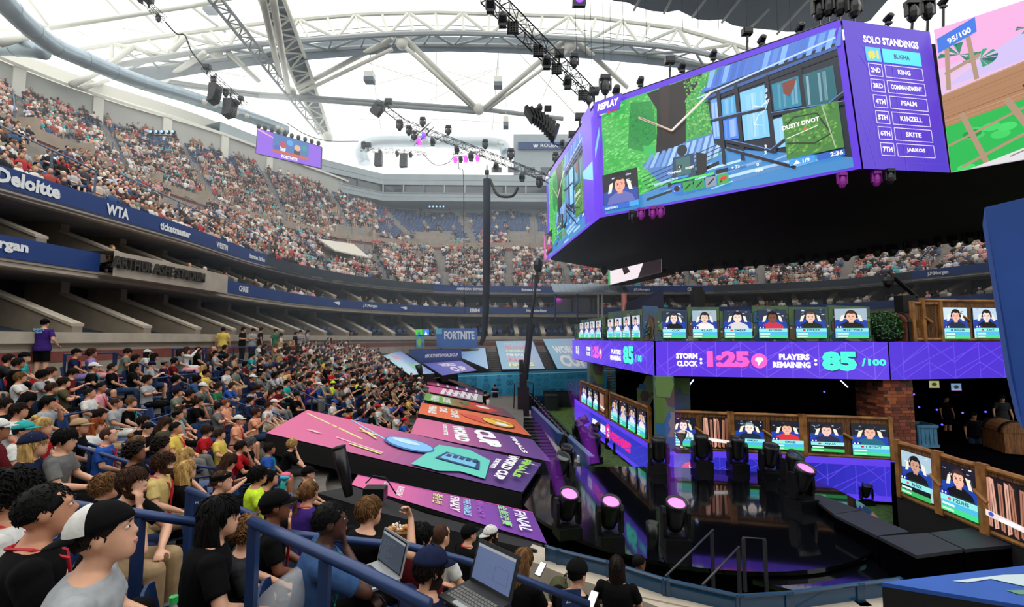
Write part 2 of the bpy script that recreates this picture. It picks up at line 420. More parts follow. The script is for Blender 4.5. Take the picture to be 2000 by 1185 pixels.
def pressbox():
 base=[PZ(560,352,ZR),PZ(576,376,ZR),PZ(728,414,ZR)]
 R=[Vector((-29,57,0)),Vector((-26.6,56.5,0)),Vector((-18.4,63.5,0)),Vector((2,64,0)),Vector((24,64,0)),Vector((36,58,0)),Vector((48,48,0))]
 R2=[p+Vector((-3,3.6,0))for p in R]
 mb=MB(); mb.loft([atz(R2,17.5),atz(R2,19.4),atz(R,19.5),atz(R,20.6)],False,closed=False)
 mb.build('wall_press_base',M_pwall,None,kind='structure')
 mb=MB(); mb.loft([atz(R,21.9),atz(R,23.4),atz(R2,23.6)],False,closed=False); mb.build('wall_press_top',M_pwall,None,kind='structure')
 n=0
 for a,b in zip(R[1:],R[2:]):
  L=(b-a).length; m=max(1,round(L/3.1)); t=(b-a).normalized(); nn=Vector((t.y,-t.x,0))
  for j in range(m):
   c=a+(b-a)*((j+.5)/m)
   fr=MB(); W=L/m; rz=math.atan2(t.y,t.x)
   for u in(-.5,.5):fr.box(c+t*(u*W)+Vector((0,0,21.25)),(.18,.15,1.35),rz)
   fr.box(c+Vector((0,0,20.65)),(W,.15,.1),rz); fr.box(c+Vector((0,0,21.88)),(W,.15,.1),rz)
   f=fr.build('window_frame',M_pwall,None,kind='structure')
   g=MB(); g.box(c-nn*.25+Vector((0,0,21.25)),(W,.03,1.3),rz); g.build('pane',M_glass,f)
  for j in range(1,m):
   pass
 for z in(20.05,22.5):
  j=MB(); j.loft([atz(inward(R,.02),z),atz(inward(R,.02),z+.03)],False,closed=False); j.build('trim_joint',M_tarp,None,kind='structure')
pressbox()
mb=MB(); mb.quad((-40,-20,CT),(50,-20,CT),(50,60,CT),(-40,60,CT)); mb.build('floor_court',mat('turf','#4c6a22',.95,noise=.3,scale=6.,col2='#2f4a18',bump=.3),None,kind='structure')
# ------------------------------------------------------------------ lower seating bowl
LV=[(-1.3,[(9,-4),(4,-2.4),(-.6,-.4),(-6.,1.6),(-11.2,6),(-13.0,12),(-13.1,24),(-13.1,42)]),(-2.3,[(9.5,-1),(3.5,1.),(-1.7,2.8),(-5.1,4.9),(-9.1,8.8),(-10.4,14),(-10.8,25),(-10.8,41)]),(-3.1,[(10,1),(4.2,3.2),(0,4.5),(-2.8,6.1),(-7.0,9.8),(-8,14.5),(-8,25),(-8,41)]),(-4.1,[(10.3,3.6),(5.0,5.2),(1.4,6.1),(-1,7.5),(-3.5,11),(-4.6,15),(-4.4,25),(-4.2,40)]),(-4.55,[(10.6,4.6),(5.6,6.2),(3.1,6.7),(.6,8.1),(-.8,11),(0.1,15),(.6,25),(.8,38)])]
LVS=[(z,[Vector((p.x,p.y,0))for p in spline([(x,y,0)for x,y in P],8)])for z,P in LV]
NU=len(LVS[0][1])
def bowl(u,z):
 """point of the lower bowl at position u (0..1, near to far) and floor level z"""
 z=max(-4.55,min(-1.3,z)); i=0
 while i<3 and z<LVS[i+1][0]:i+=1
 t=(LVS[i][0]-z)/(LVS[i][0]-LVS[i+1][0]); q=max(0,min(u*(NU-1),NU-1.001)); k=int(q); q-=k
 a=LVS[i][1]; b=LVS[i+1][1]
 p=a[k].lerp(a[k+1],q).lerp(b[k].lerp(b[k+1],q),t); p.z=z; return p
NROW=15
ROWZ=[-1.3-(3.25)*i/NROW for i in range(NROW+1)]
rings=[[bowl(u/80,ROWZ[0])+Vector((0,0,-.3))for u in range(81)]]
for i in range(NROW):
 for zz in(ROWZ[i],ROWZ[i+1]):
  rings.append([Vector((*bowl(u/80,zz)[:2],ROWZ[i]if zz==ROWZ[i]else ROWZ[i]))for u in range(81)])
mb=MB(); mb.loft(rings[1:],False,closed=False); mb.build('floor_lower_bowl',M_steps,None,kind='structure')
wk=[Vector((*bowl(u/80,-1.3)[:2],-1.3))for u in range(81)]
def nearest_wall(p):return min((q for q in RW),key=lambda q:(q.xy-p.xy).length)
mb=MB(); mb.add([(-17,-6,-1.31),(-12.95,42,-1.31)]+[tuple(v)for v in wk[::-1]],[tuple(range(len(wk)+2))])
mb.build('floor_walkway',M_conc,None,kind='structure')
fr=[Vector((*bowl(u/80,-4.55)[:2],0))for u in range(81)]
def wz(i):return-3.72 if i<34 else(-4.42 if i>37 else-3.72-.7*(i-34)/3)
def sz(P,f):return[Vector((p.x,p.y,f(i)))for i,p in enumerate(P)]
mb=MB(); mb.loft([sz(inward(fr,-.3),lambda i:-4.6),sz(inward(fr,-.3),wz),sz(inward(fr,.02),wz),sz(inward(fr,.02),lambda i:CT)],False,closed=False)
mb.build('wall_courtside',M_light,None,kind='structure')
k0=int(ridx(RW,1500)); far=RW[k0:]
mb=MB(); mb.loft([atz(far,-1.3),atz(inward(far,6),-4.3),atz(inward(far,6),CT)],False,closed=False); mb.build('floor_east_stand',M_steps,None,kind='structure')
mb=MB(); mb.loft([[Vector((x,-3.2,z))for x in(-45,60)]for z in(-1.2,1)]+[[Vector((x,-2.5,1.4))for x in(-45,60)],[Vector((x,-2.5,2.6))for x in(-45,60)],[Vector((x,-14,10))for x in(-45,60)],[Vector((x,-30,21))for x in(-45,60)],[Vector((x,-30,30))for x in(-45,60)]],False,closed=False)
mb.build('wall_near_stand_blocker',M_conc,None,kind='structure')  # unseen stand behind the camera, added to keep sky light off the foreground
GRID=[]
for iu in range(0,241):
 for iz in range(0,66):
  GRID.append((iu/240,-1.3-iz*.05))
GP=np.array([tuple(bowl(u,z))for u,z in GRID])
def on_bowl(px,py,h):
 """(u, z) of the bowl spot over which a point h high shows at the given picture point"""
 P=GP+np.array([0,0,h]); dy=P[:,1]*_ca+P[:,2]*_sa; dz=-P[:,1]*_sa+P[:,2]*_ca
 ok=dy>.8; dy=np.where(ok,dy,1)
 e=np.hypot(1000+FPX*P[:,0]/dy-px,592.5-FPX*dz/dy-py)+np.where(ok,0,1e6)
 return GRID[int(e.argmin())]
def bp(px,py,h):
 u,z=on_bowl(px,py,h); p=bowl(u,z); D=(p.xy).length
 d=ray(px,py); q=d*(D/math.hypot(d.x,d.y)); return q
 # ------------------------------------------------------------------ hand rails
def rail(label,pts,hts,r=.028,posts=None,mid=False,m=None,group='blue stair rails in the lower bowl'):
 """pts: picture points along the top bar; hts: height of the bar over the floor"""
 P=[bp(x,y,h)if not isinstance(h,tuple)else Vector(h)for(x,y),h in zip(pts,hts)]
 return rail3(label,P,r,posts,m,group)
def rail3(label,P,r=.028,posts=None,m=None,group=None,drop=.85):
 m=m or M_rail; o=thing('handrail',label,'handrail',P[0],0,group); off=P[0]
 mb=MB(); mb.tube([p-off for p in P],r,8); mb.build('top_rail',m,o,True)
 L=[0.]
 for a,b in zip(P,P[1:]):L.append(L[-1]+(b-a).length)
 n=posts or max(2,int(L[-1]/1.4)+1)
 for k in range(n):
  t=L[-1]*(k+.04)/(n-1+.08); j=max(i for i in range(len(L))if L[i]<=t); j=min(j,len(P)-2)
  p=P[j].lerp(P[j+1],(t-L[j])/(L[j+1]-L[j]))-off
  q=MB(); q.box(p-Vector((0,0,drop/2+.02)),(.05,.05,drop)); q.build('post',m,o)
 return o
def railY(label,P,r,posts):return rail3(label,[PY(*p)for p in P],r,posts,None,'blue stair rails in the lower bowl')
railY('thick blue rail running past the cap wearer and ending by the long black hair',[(128,985,2.75),(260,1001,2.9),(400,1023,3.05)],.03,3)
railY('blue rail whose end carries the row sign 28 H',[(366,955,4.5),(500,1008,4.2)],.03,2)
railY('thick blue rail crossing before the blue T-shirt and the open silver laptop',[(492,1018,2.75),(560,1048,2.55),(700,1112,2.3),(838,1183,2.1)],.032,3)
railY('blue rail passing the man who eats, bending down towards the row 29 sign',[(495,1033,3.7),(606,1046,3.7),(801,1067,3.55),(900,1092,3.6),(1000,1123,3.7),(1150,1180,3.8)],.03,5)
rail('blue rail from the white sweatshirt down to the black headband',[(150,745),(250,795),(352,861)],[.9]*3,.026,5)
rail('blue rail from the walkway past the grey T-shirt with crossed arms',[(225,689),(300,722),(400,765),(505,800)],[.9]*4,.026,6)
rail('blue rail along the top walkway behind the red bandana',[(125,692),(225,689)],[.95,.95],.026,3)
rail('blue rail beneath the teal shirt at the bowl edge',[(0,834),(100,855),(265,907)],[.9]*3,.03,4)
rail('blue rail rising between the yellow T-shirt and the blond hair',[(155,862),(235,885),(290,913)],[.9]*3,.028,3)
rail('blue rail from the smoothed aisle beside the blonde hair',[(344,902),(425,916)],[.9]*2,.026,2)
rail('short cross rail behind the checkered shirt',[(90,818),(185,800)],[.85]*2,.022,2)
rail('short cross rail in front of the crossed arms',[(300,739),(428,724)],[.85]*2,.022,3)
rail('short cross rail ending at the orange T-shirt',[(270,827),(425,782),(505,765)],[.85]*3,.022,4)
rail('long dark rail rising through the middle rows to the walkway',[(395,683),(480,705),(560,738),(640,775)],[.9]*4,.024,7)
rail('dark rail down the rows behind the big pink banner',[(500,792),(535,806),(565,820)],[.9]*3,.024,3)
rail('rail through the far middle rows by the neon hooded top',[(505,728),(560,752),(640,790),(700,800)],[.9]*4,.022,6)
rail3('thin rail along the walkway edge before the promenade wall',[PX(335,681,-12.6),PX(700,672,-12.6)],.02,12,M_rail,None,.9)
E_ban=colmat('banner_print',.6)
def banner(label,q,art,group='printed covers over the front seats',w=10.,h=3.):
 """q: four corners top left, top right, bottom right, bottom left"""
 tl,tr,br,bl=q
 root=thing('seat_cover_banner',label,'banner',bl,0,group); off=bl
 cv=Canvas(quadmap(bl-off,br-off,tl-off,tr-off,w,h,.006)); art(cv,w,h); cv.build('printed_cover',E_ban,root)
 sk=MB(); n=(br-bl).cross(tl-bl).normalized();
 if n.z<0:n=-n
 A=[p-off-n*.03 for p in(bl,br,tr,tl)]
 sk.prism([A[0],A[1],A[2],A[3]],-n*.06); sk.build('cover_board',M_black,root)
 sk=MB(); dn=Vector((0,0,-.5)); lo=[p+Vector((0,.1,0))for p in A]
 sk.quad(A[0],A[1],A[1]+dn,A[0]+dn); sk.quad(A[3],A[0],A[0]+dn*.8,A[3]+dn*.8); sk.build('skirt',M_black,root)
 return root
def LZ(px,py,z):return PZ(px,py,z)
def grad(cv,w,h,cols,n=24):
 for i in range(n):
  t=i/(n-1)*(len(cols)-1); k=min(int(t),len(cols)-2); t-=k
  a,b=h2l(cols[k]),h2l(cols[k+1]); cv.mb.col=tuple(x+(y-x)*t for x,y in zip(a,b))
  cv.mb.add([cv.f(u,v,0)for u,v in((w*i/n,0),(w*(i+1)/n,0),(w*(i+1)/n,h),(w*i/n,h))],[(0,1,2,3)])
 cv.k=1
def bolt(cv,u,v,s,c):cv.poly([(u-s,v),(u+.1*s,v+.25*s),(u,v+.1*s),(u+s,v-.05*s),(u-.1*s,v-.2*s),(u,v-.05*s)],c)
def art_big(cv,w,h):
 grad(cv,w,h,['#d0628f','#c8628f','#a05486','#663a80','#4c3076'])
 for a,b,c_ in(((.2,2.6),(3.2,1.3),'#d9e08a'),((2.0,3.0),(4.4,1.5),'#8fd0ee'),((2.3,.9),(4.4,.5),'#f0a6c0'),((4.6,2.3),(6.1,1.7),'#c98fd8'),((3.,.6),(4.4,.35),'#d9e08a')):
  cv.line(a,b,.09,c_)
 bolt(cv,1.4,.9,.4,'#f3c3c9'); bolt(cv,3.2,1.9,.5,'#e7e08e'); cv.line((2.7,2.2),(3.7,1.5),.08,'#e7e08e')
 cv.poly([(5.7,.05),(6.0,2.3),(7.2,2.5),(8.2,1.9),(8.5,.2),(7.5,.35),(6.8,0)],'#5fc4b4')
 cv.ell(5.0,1.62,1.05,.55,'#2d62a8',rot=-.1); cv.ell(5.0,1.66,.97,.47,'#7db7e8',rot=-.1); cv.ell(4.8,1.8,.6,.18,'#b8dcf5',rot=-.1)
 cv.poly([(6.3,.9),(6.5,1.7),(7.9,1.5),(8.1,.75)],'#27406f'); cv.poly([(6.45,1.),(6.6,1.6),(7.8,1.42),(7.9,.85)],'#6fb6d8')
 for k in range(5):cv.poly([(6.6+k*.26,1.25),(6.62+k*.26,1.5),(6.8+k*.26,1.48),(6.78+k*.26,1.22)],'#27406f')
 cv.text('WORLD CUP',8.75,2.75,.42,'#f2f2f2',.05,rot=-pi/2,w=2.5); cv.text('FORTNITE',8.4,2.0,.2,'#f2f2f2',.05,rot=-pi/2,w=1.)
 cv.text('FINALS',9.35,2.6,.32,'#8fd04a',.05,rot=-pi/2,w=1.9); bolt(cv,9.8,2.2,.2,'#e6e6e6'); bolt(cv,9.75,1.2,.2,'#e6e6e6')
def art_first(cv,w,h):
 grad(cv,w,h,['#d46595','#cc6095','#a04c92','#75389a','#663090'])
 cv.poly([(0,h),(w,h),(w,h-.12),(0,h-.12)],'#b8379a')
 for t,u,v,s,c_,L in(('COUPE',1.7,2.75,.3,'#f2eef4',1.2),('ФИНАЛЫ',2.55,2.35,.42,'#f2eef4',1.9),('결승전',4.6,2.5,.55,'#c7dd7b',1.6),('FINAŁY',5.55,2.6,.5,'#f2eef4',2.1),('THE FINALS',6.25,2.65,.4,'#8fc9ea',2.3),('FINAŁY',7.0,2.6,.3,'#9c4fc0',2.0),('全能決賽',8.1,2.7,.5,'#8fd08a',2.3),('FINAL',8.9,2.5,.6,'#e6e6f6',2.2)):
  cv.text(t,u,v,s,c_,.02,rot=-pi/2,w=L)
def art_cup(cv,w,h):
 grad(cv,w,h,['#d06892','#c86492','#985088','#683c80','#5a347c'])
 cv.text('WORLD',3.1,2.8,1.1,'#f2f2f4',.07,rot=-pi/2+.12,w=2.5); cv.text('FORTNITE',2.3,2.6,.35,'#f2f2f4',.05,rot=-pi/2+.1,w=1.8)
 cv.text('CUP',4.9,2.8,1.7,'#f2f2f4',.07,rot=-pi/2+.12,w=2.5); cv.text('FINALS',8.0,2.6,.4,'#f2f2f4',.05,rot=-pi/2+.1,w=2.2)
def art_orange(cv,w,h):
 grad(cv,w,h,['#e06a40','#e4703f','#dc6f46','#cf6038'])
 for k,c_ in enumerate(('FINALE','DE','COUPE')):cv.text(c_,.9+k*1.1,2.5,.8,'#ece4dc',.06,rot=-pi/2,w=[1.9,1.1,1.9][k])
 cv.poly([(4.0,1.9),(5.6,2.0),(6.6,1.2),(6.2,.5),(5.2,.9),(4.4,1.3)],'#d7503c'); cv.ell(7.6,1.25,1.5,.8,'#7d3c1c',rot=-.1); cv.ell(7.6,1.3,1.4,.7,'#eec04a',rot=-.1); cv.ell(7.9,1.0,.6,.28,'#e8eef2'); cv.line((6.6,1.9),(8.8,1.2),.08,'#b96f20')
def art_green(cv,w,h):
 grad(cv,w,h,['#6fa04e','#78a752','#8d6a42','#c6452f','#8a3a44','#5c4450'])
 for k in range(2):cv.text(('FINALE','COUPE')[k],.8+k*1.4,2.5,1.,'#e4eadf',.06,rot=-pi/2,w=2.)
 cv.poly([(4.4,.3),(5.2,2.8),(7.5,2.6),(8.6,1.2),(7.4,.3)],'#c7402c'); cv.ell(7.0,1.6,.8,.4,'#f0e8e4'); cv.poly([(4.2,1.9),(5.6,2.3),(5.2,1.5),(5.8,.8),(4.9,1.0)],'#46793a')
def art_pink(cv,w,h):
 grad(cv,w,h,['#d95f94','#cf6192','#b98aa6','#a3a0a4'])
 for k in range(6):cv.poly([(2.4+k*1.15,.2),(2.9+k*1.15,2.8),(3.5+k*1.15,2.8),(3.1+k*1.15,.2)],'#ececec')
 for k in range(5):cv.line((3.0+k*1.15,2.4),(3.9+k*1.15,.6),.3,'#ececec')
def art_bars(cv,w,h):
 grad(cv,w,h,['#c2497f','#8f3f78','#6c3670'])
 for k in range(5):cv.rect(1.8+k*1.7,.2,.35,2.6,'#e6e0e6')
banner('big pink and purple banner with a pale blue balloon drawing',[bp(600,800,.9),LZ(1058,905,-4.0),LZ(1020,961,-4.0),bp(520,845,.9)],art_big)
banner('pink to purple banner printed with the word for finals in several languages',[LZ(699,927,-3.45),LZ(1040,1000,-3.95),LZ(1068,1061,-3.95),LZ(686,946,-3.45)],art_first)
banner('pink banner with huge white letters CUP beside the open orange one',[LZ(815,815,-3.3),LZ(1040,858,-4.0),LZ(1078,902,-4.0),LZ(801,846,-3.3)],art_cup)
banner('orange banner with a yellow oval drawing and three white words',[LZ(823,786,-3.3),LZ(1005,818,-4.0),LZ(1038,851,-4.0),LZ(817,807,-3.3)],art_orange)
banner('green banner turning red towards the court with white words',[LZ(832,767,-3.3),LZ(985,798,-4.0),LZ(1007,817,-4.0),LZ(827,780,-3.3)],art_green)
banner('narrow pink and white banner between the green and the barred one',[LZ(835,752,-3.3),LZ(942,771,-4.0),LZ(943,786,-4.0),LZ(832,764,-3.3)],art_pink)
banner('thin dull pink banner with upright white bars',[LZ(833,743,-3.2),LZ(943,764,-4.0),LZ(943,770,-4.0),LZ(835,750,-3.3)],art_bars)
mb=MB(); mb.loft([[PZ(831,740,-3.1),PZ(860,736,-2.9),PZ(905,747,-3.3),PZ(946,763,-3.9)],[PZ(834,744,-3.2),PZ(862,741,-3.25),PZ(905,755,-3.6),PZ(944,765,-4.0)]],False,closed=False)
tag(mb.build('seat_cover_cloth',mat('brown_cloth','#6d5f5c',.85)),'plain brown cloth draped over the seats beyond the barred banner','cover')
q=[bp(618,962,.8),LZ(690,948,-3.5),LZ(830,1002,-3.75),LZ(1060,1062,-4.0),LZ(1048,1075,-3.7),bp(860,1030,.8),bp(740,1000,.8)]
mb=MB(); mb.add(q,[tuple(range(len(q)))]); mb.c('#111111'); mb.add([p+Vector((0,0,-.6))for p in q],[tuple(range(len(q)))][::-1])
for a,b in zip(q,q[1:]+q[:1]):mb.quad(a,b,b+Vector((0,0,-.6)),a+Vector((0,0,-.6)))
tag(mb.build('black_cover_cloth',mat('black_cloth','#141416',.85,noise=.3,scale=3.,bump=.5)),'black cloth over the seats between spectators and the languages banner','cover')
# ------------------------------------------------------------------ far end: banners, platform, backdrop
E_scr=colmat('led_screen',.3,emit=1.15)
def FY(px,py,Y):return PY(px,py,Y)
G_far='printed covers at the far end'
def art_text(cols,lines,col):
 def art(cv,w,h):
  cv.f2=cv.f; grad(cv,w,h,cols)
  for t,u,v,s,c_,L in lines:cv.text(t,u,v,s,c_,.05,w=L)
 return art
banner('white and sky blue sloping cover at the corner of the far stand',[FY(730,681,40),FY(776,681,40),FY(849,729,33.5),FY(800,732,33.5)],art_text(['#b9dff0','#c3dcee','#8fb3dc','#7f8fd0'],[('FINALE',3,1.6,.5,'#e8a8c0',3),('FINALES',5,.5,.6,'#9fd8b0',4)],0),G_far)
banner('lilac sloping cover reading WORLD CUP under the hashtag board',[FY(827,709,38),FY(900,704,38),FY(932,723,35.6),FY(864,733,34)],art_text(['#5a62b8','#6d68b8','#7a78c4'],[('WORLD',3.2,1.7,.9,'#e9dff2',4),('CUP',4.2,.3,1.2,'#e9dff2',4)],0),G_far)
banner('plain light blue sloping cover beside the stairs',[FY(901,683,40.5),FY(947,679,40.5),FY(954,721,36),FY(902,699,38)],art_text(['#7fa8d8','#a8c8e8'],[],0),G_far)
banner('pale cover with stacked words for finals in pink, green and white',[FY(968,666,42.5),FY(1040,665,42.5),FY(1064,720,36),FY(981,721,36)],art_text(['#9cc4e0','#a8cbe2','#a9bede'],[('FINALE',2,2.5,.26,'#c8d8ea',5),('FINALS',2,2.05,.28,'#f0a0b8',5.5),('FINAL',2,1.65,.28,'#d4ecd0',5),('FINALE',1.9,1.2,.3,'#eef4f8',5.5),('FINAŁY',1.9,.75,.3,'#f0b0c8',6),('FINALS',1.9,.2,.4,'#f2f2c0',6)],0),G_far)
banner('pale cover with big white WORLD CUP beyond the purple screen',[FY(1060,662,42.5),FY(1135,661,42.5),FY(1175,719,36),FY(1089,720,36)],art_text(['#8fc2e0','#9dbfe0','#a6aed8'],[('WORLD',1.4,1.4,.8,'#eceff4',6),('CUP',1.6,.15,1.1,'#eceff4',6)],0),G_far)
root=thing('hashtag_board','deep blue board with white hashtag under the camera platform','board',FY(825,708,38.2)); off=root.location.copy()
mb=MB(); A=[FY(825,709,38.2)-off,FY(900,704,38.2)-off,FY(900,682,38.2)-off,FY(825,683,38.2)-off]
mb.prism(A,(0,.3,0)); w=MB(); w.prism([FY(787,685,41)-off,A[0],A[3]],(0,.25,0)); mb.build('board',mat('board_blue','#27418f',.5),root); w.build('side_wing',mat('wing_blue','#3560b4',.5),root)
cv=Canvas(quadmap(A[0],A[1],A[3],A[2],10,3,.01)); cv.text('#FORTNITEWORLDCUP',5,1.1,.9,'#f0f2f8',.04,align='c',w=8.6); cv.k=2; cv.build('lettering',E_ban,root)
for v in range(0):pass
root=thing('camera_platform','raised black camera platform behind the hashtag board','platform',FY(835,682,41)); off=root.location.copy()
mb=MB(); mb.prism([FY(735,682,40)-off,FY(935,682,40)-off,FY(935,682,40)-off+Vector((0,2.6,0)),FY(735,682,40)-off+Vector((0,2.6,0))],(0,0,-.16)); mb.build('deck',M_black,root)
for k in range(9):
 x=740+k*24; q=MB(); a=FY(x,682,40.1)-off; q.tube([a,a+Vector((0,0,-.9))],.03,6); q.build('support',M_black,root)
rl=MB(); rl.tube([FY(735,665,40)-off,FY(850,665,40)-off],.02,5); rl.build('guard_rail',M_black,root)
root=thing('event_board','sky blue board with large white FORTNITE letters on the camera platform','board',FY(892,680,40.2)); off=root.location.copy()
mb=MB(); A=[FY(867,680,40.1)-off,FY(933,679.5,40.1)-off,FY(932,641,40.1)-off,FY(852,641,40.1)-off]; A[0]=FY(853,680,40.1)-off
mb.prism(A,(0,.2,0)); mb.build('board',mat('sky_board','#3a6db8',.5,noise=.2,scale=.8),root)
cv=Canvas(quadmap(A[0],A[1],A[3],A[2],10,5,.01)); cv.text('FORTNITE',5.6,2.2,2.1,'#eef2f8',.04,align='c',w=7.4); cv.k=2; cv.rect(0,3.6,1.4,1.4,'#58c0e8'); cv.build('lettering',E_ban,root)
for k,(x0,x1,y0,y1,c1)in enumerate(((812,825,643,654,'#49c23a'),(826,838,643,654,'#2f7fe0'))):
 cv=Canvas(quadmap(FY(x0,y1,40),FY(x1,y1,40),FY(x0,y0,40),FY(x1,y0,40),4,3)); cv.rect(0,0,4,3,c1); cv.poly([(1,0),(2,2.4),(3,0)],'#1a6fb0' if k==0 else '#e8f4ff')
 tag(cv.build('monitor',E_scr),'%s lit monitor on the camera platform'%('green' if k==0 else 'blue'),'monitor')
cv=Canvas(quadmap(FY(813,679,39.9),FY(829,679,39.9),FY(813,656,39.9),FY(829,656,39.9),4,6)); cv.rect(0,0,4,6,'#4aa8c8'); cv.ell(1.5,3,1,2,'#8fd060'); cv.ell(3,1.6,.8,1.2,'#2f70b0')
tag(cv.build('printed_panel',E_ban),'blue green printed panel hanging below the monitors','panel')
P0,P1=PZ(896,790,-4.6),PZ(1180,772,-4.9)
A=[PY(896,772,34.5),PY(1185,772,36),PY(1185,719,36),PY(894,730,34.5)]
root=thing('speaker_print_backdrop','teal fabric backdrop printed with loudspeakers across the far court','backdrop',A[0]); off=A[0].copy(); A=[a-off for a in A]
cv=Canvas(quadmap(A[0],A[1],A[3],A[2],24,5,.01)); grad(cv,24,5,['#1f87a8','#48b4dc','#2a8db4','#2584ae','#2380a8'],40); r_=random.Random(3)
u=.3
while u<23.3:
 w_=r_.choice([1.2,1.7,2.2]); v=.2
 while v<4.3:
  h_=r_.choice([1.,1.4,1.8]); h_=min(h_,4.85-v); cv.frame(u,v,w_-.15,h_-.15,.05,'#4aa6c6')
  R_=min(w_,h_)*.33; cv.ell(u+w_/2,v+h_/2,R_,R_,'#1a6f96',14); cv.ell(u+w_/2,v+h_/2,R_*.7,R_*.7,'#3793b8',14); cv.ell(u+w_/2,v+h_/2,R_*.3,R_*.3,'#155f84',10); v+=h_
 u+=w_
cv.rect(0,4.85,24,.15,'#8fd8ec'); cv.build('printed_cloth',E_ban,root)
mb=MB(); mb.prism([A[0]+Vector((0,.05,-.4)),A[1]+Vector((0,.05,-.4)),A[2]+Vector((0,.05,0)),A[3]+Vector((0,.05,0))],(0,.1,0)); mb.build('board',M_fascia,root)
mb=MB(); R0=[Vector((x,36.4,-3.6))for x in(-6,33)]
n=14; rings=[]
for i in range(n):
 z=-3.5+2.2*i/n; rings+=[[Vector((x,36.4+6.6*i/n,z+.157))for x in(-13,32)],[Vector((x,36.4+6.6*(i+1)/n,z+.157))for x in(-13,32)]]
rings=[[Vector((-13,36.4,CT)),Vector((32,36.4,CT))]]+rings+[[Vector((-13,46,-1.3)),Vector((32,46,-1.3))]]
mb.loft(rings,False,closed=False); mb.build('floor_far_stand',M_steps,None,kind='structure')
for px in(950,984,1043,1087):
 a,b=PY(px,679 if px<1000 else 667,42.),PY(px+(6 if px<960 else(-3 if px<1000 else 22 if px<1050 else 0)),720,36.4)
 rail3('thin stair rail between the far seat covers, %s'%{950:'beside the plain light blue cover',984:'beside the stacked words cover',1043:'past the stacked words cover',1087:'beside the WORLD CUP cover'}[px],[a,b],.03,4,M_rail,'stair rails between the far covers',.5)
 # ------------------------------------------------------------------ the big hanging screen
G_jb='screens of the hanging cube'
ZB=6.0
jA0,jA1,jA2,jA3=[PZ(x,y,ZB)for x,y in((1070,508),(1172,425),(1683,329),(1855,337))]
jA4=jA3+Vector((3.9,-3.5,0))*1.5
JH=5.45
def tops(p,px,py):q=PY(px,py,p.y+.1); return Vector((q.x,p.y+.25,q.z))
T0,T1,T2,T3=PY(1067,345,jA0.y),PY(1163,204,jA1.y),PY(1641,38,jA2.y),PY(1816,62,jA3.y)
jb=thing('hanging_screen_cube','huge many-sided hanging screen cube above the stage','screen',jA2+Vector((0,6,0))); JO=jb.location.copy()
def hull():
 bk=[PZ(1960,462,ZB),PZ(1600,510,ZB),PZ(1300,533,ZB),PZ(1200,530,ZB)]
 ring=[jA0,jA1,jA2,jA3,jA4,jA4+Vector((3,6,0))]+bk[:1]+bk[1:]
 c=sum(ring,Vector())/len(ring); ins=[p+(c-p)*.015 for p in ring]
 mb=MB(); lo=[p-JO for p in ins]; up=[p+Vector((0,0,3.3 if i>5 else 5.0))for i,p in enumerate(lo)]
 mb.loft([lo,up],True); mb.build('underside_casing',mat('cube_black','#050506',.9),jb)
 return ring
JR=hull()
def jscreen(bl,br,tl,tr,w,h,art,name='led_face'):
 n=(br-bl).cross((tl-bl)+(tr-br)).normalized(); d=n.dot(bl); tl=tl*(d/n.dot(tl)); tr=tr*(d/n.dot(tr))
 cv=Canvas(quadmap(bl-JO,br-JO,tl-JO,tr-JO,w,h,.0012)); art(cv,w,h); return cv.build(name,E_scr,jb)
rs=random.Random(11)
def mix(a,b,t):a,b=h2l(a),h2l(b); return tuple(x+(y-x)*t for x,y in zip(a,b))
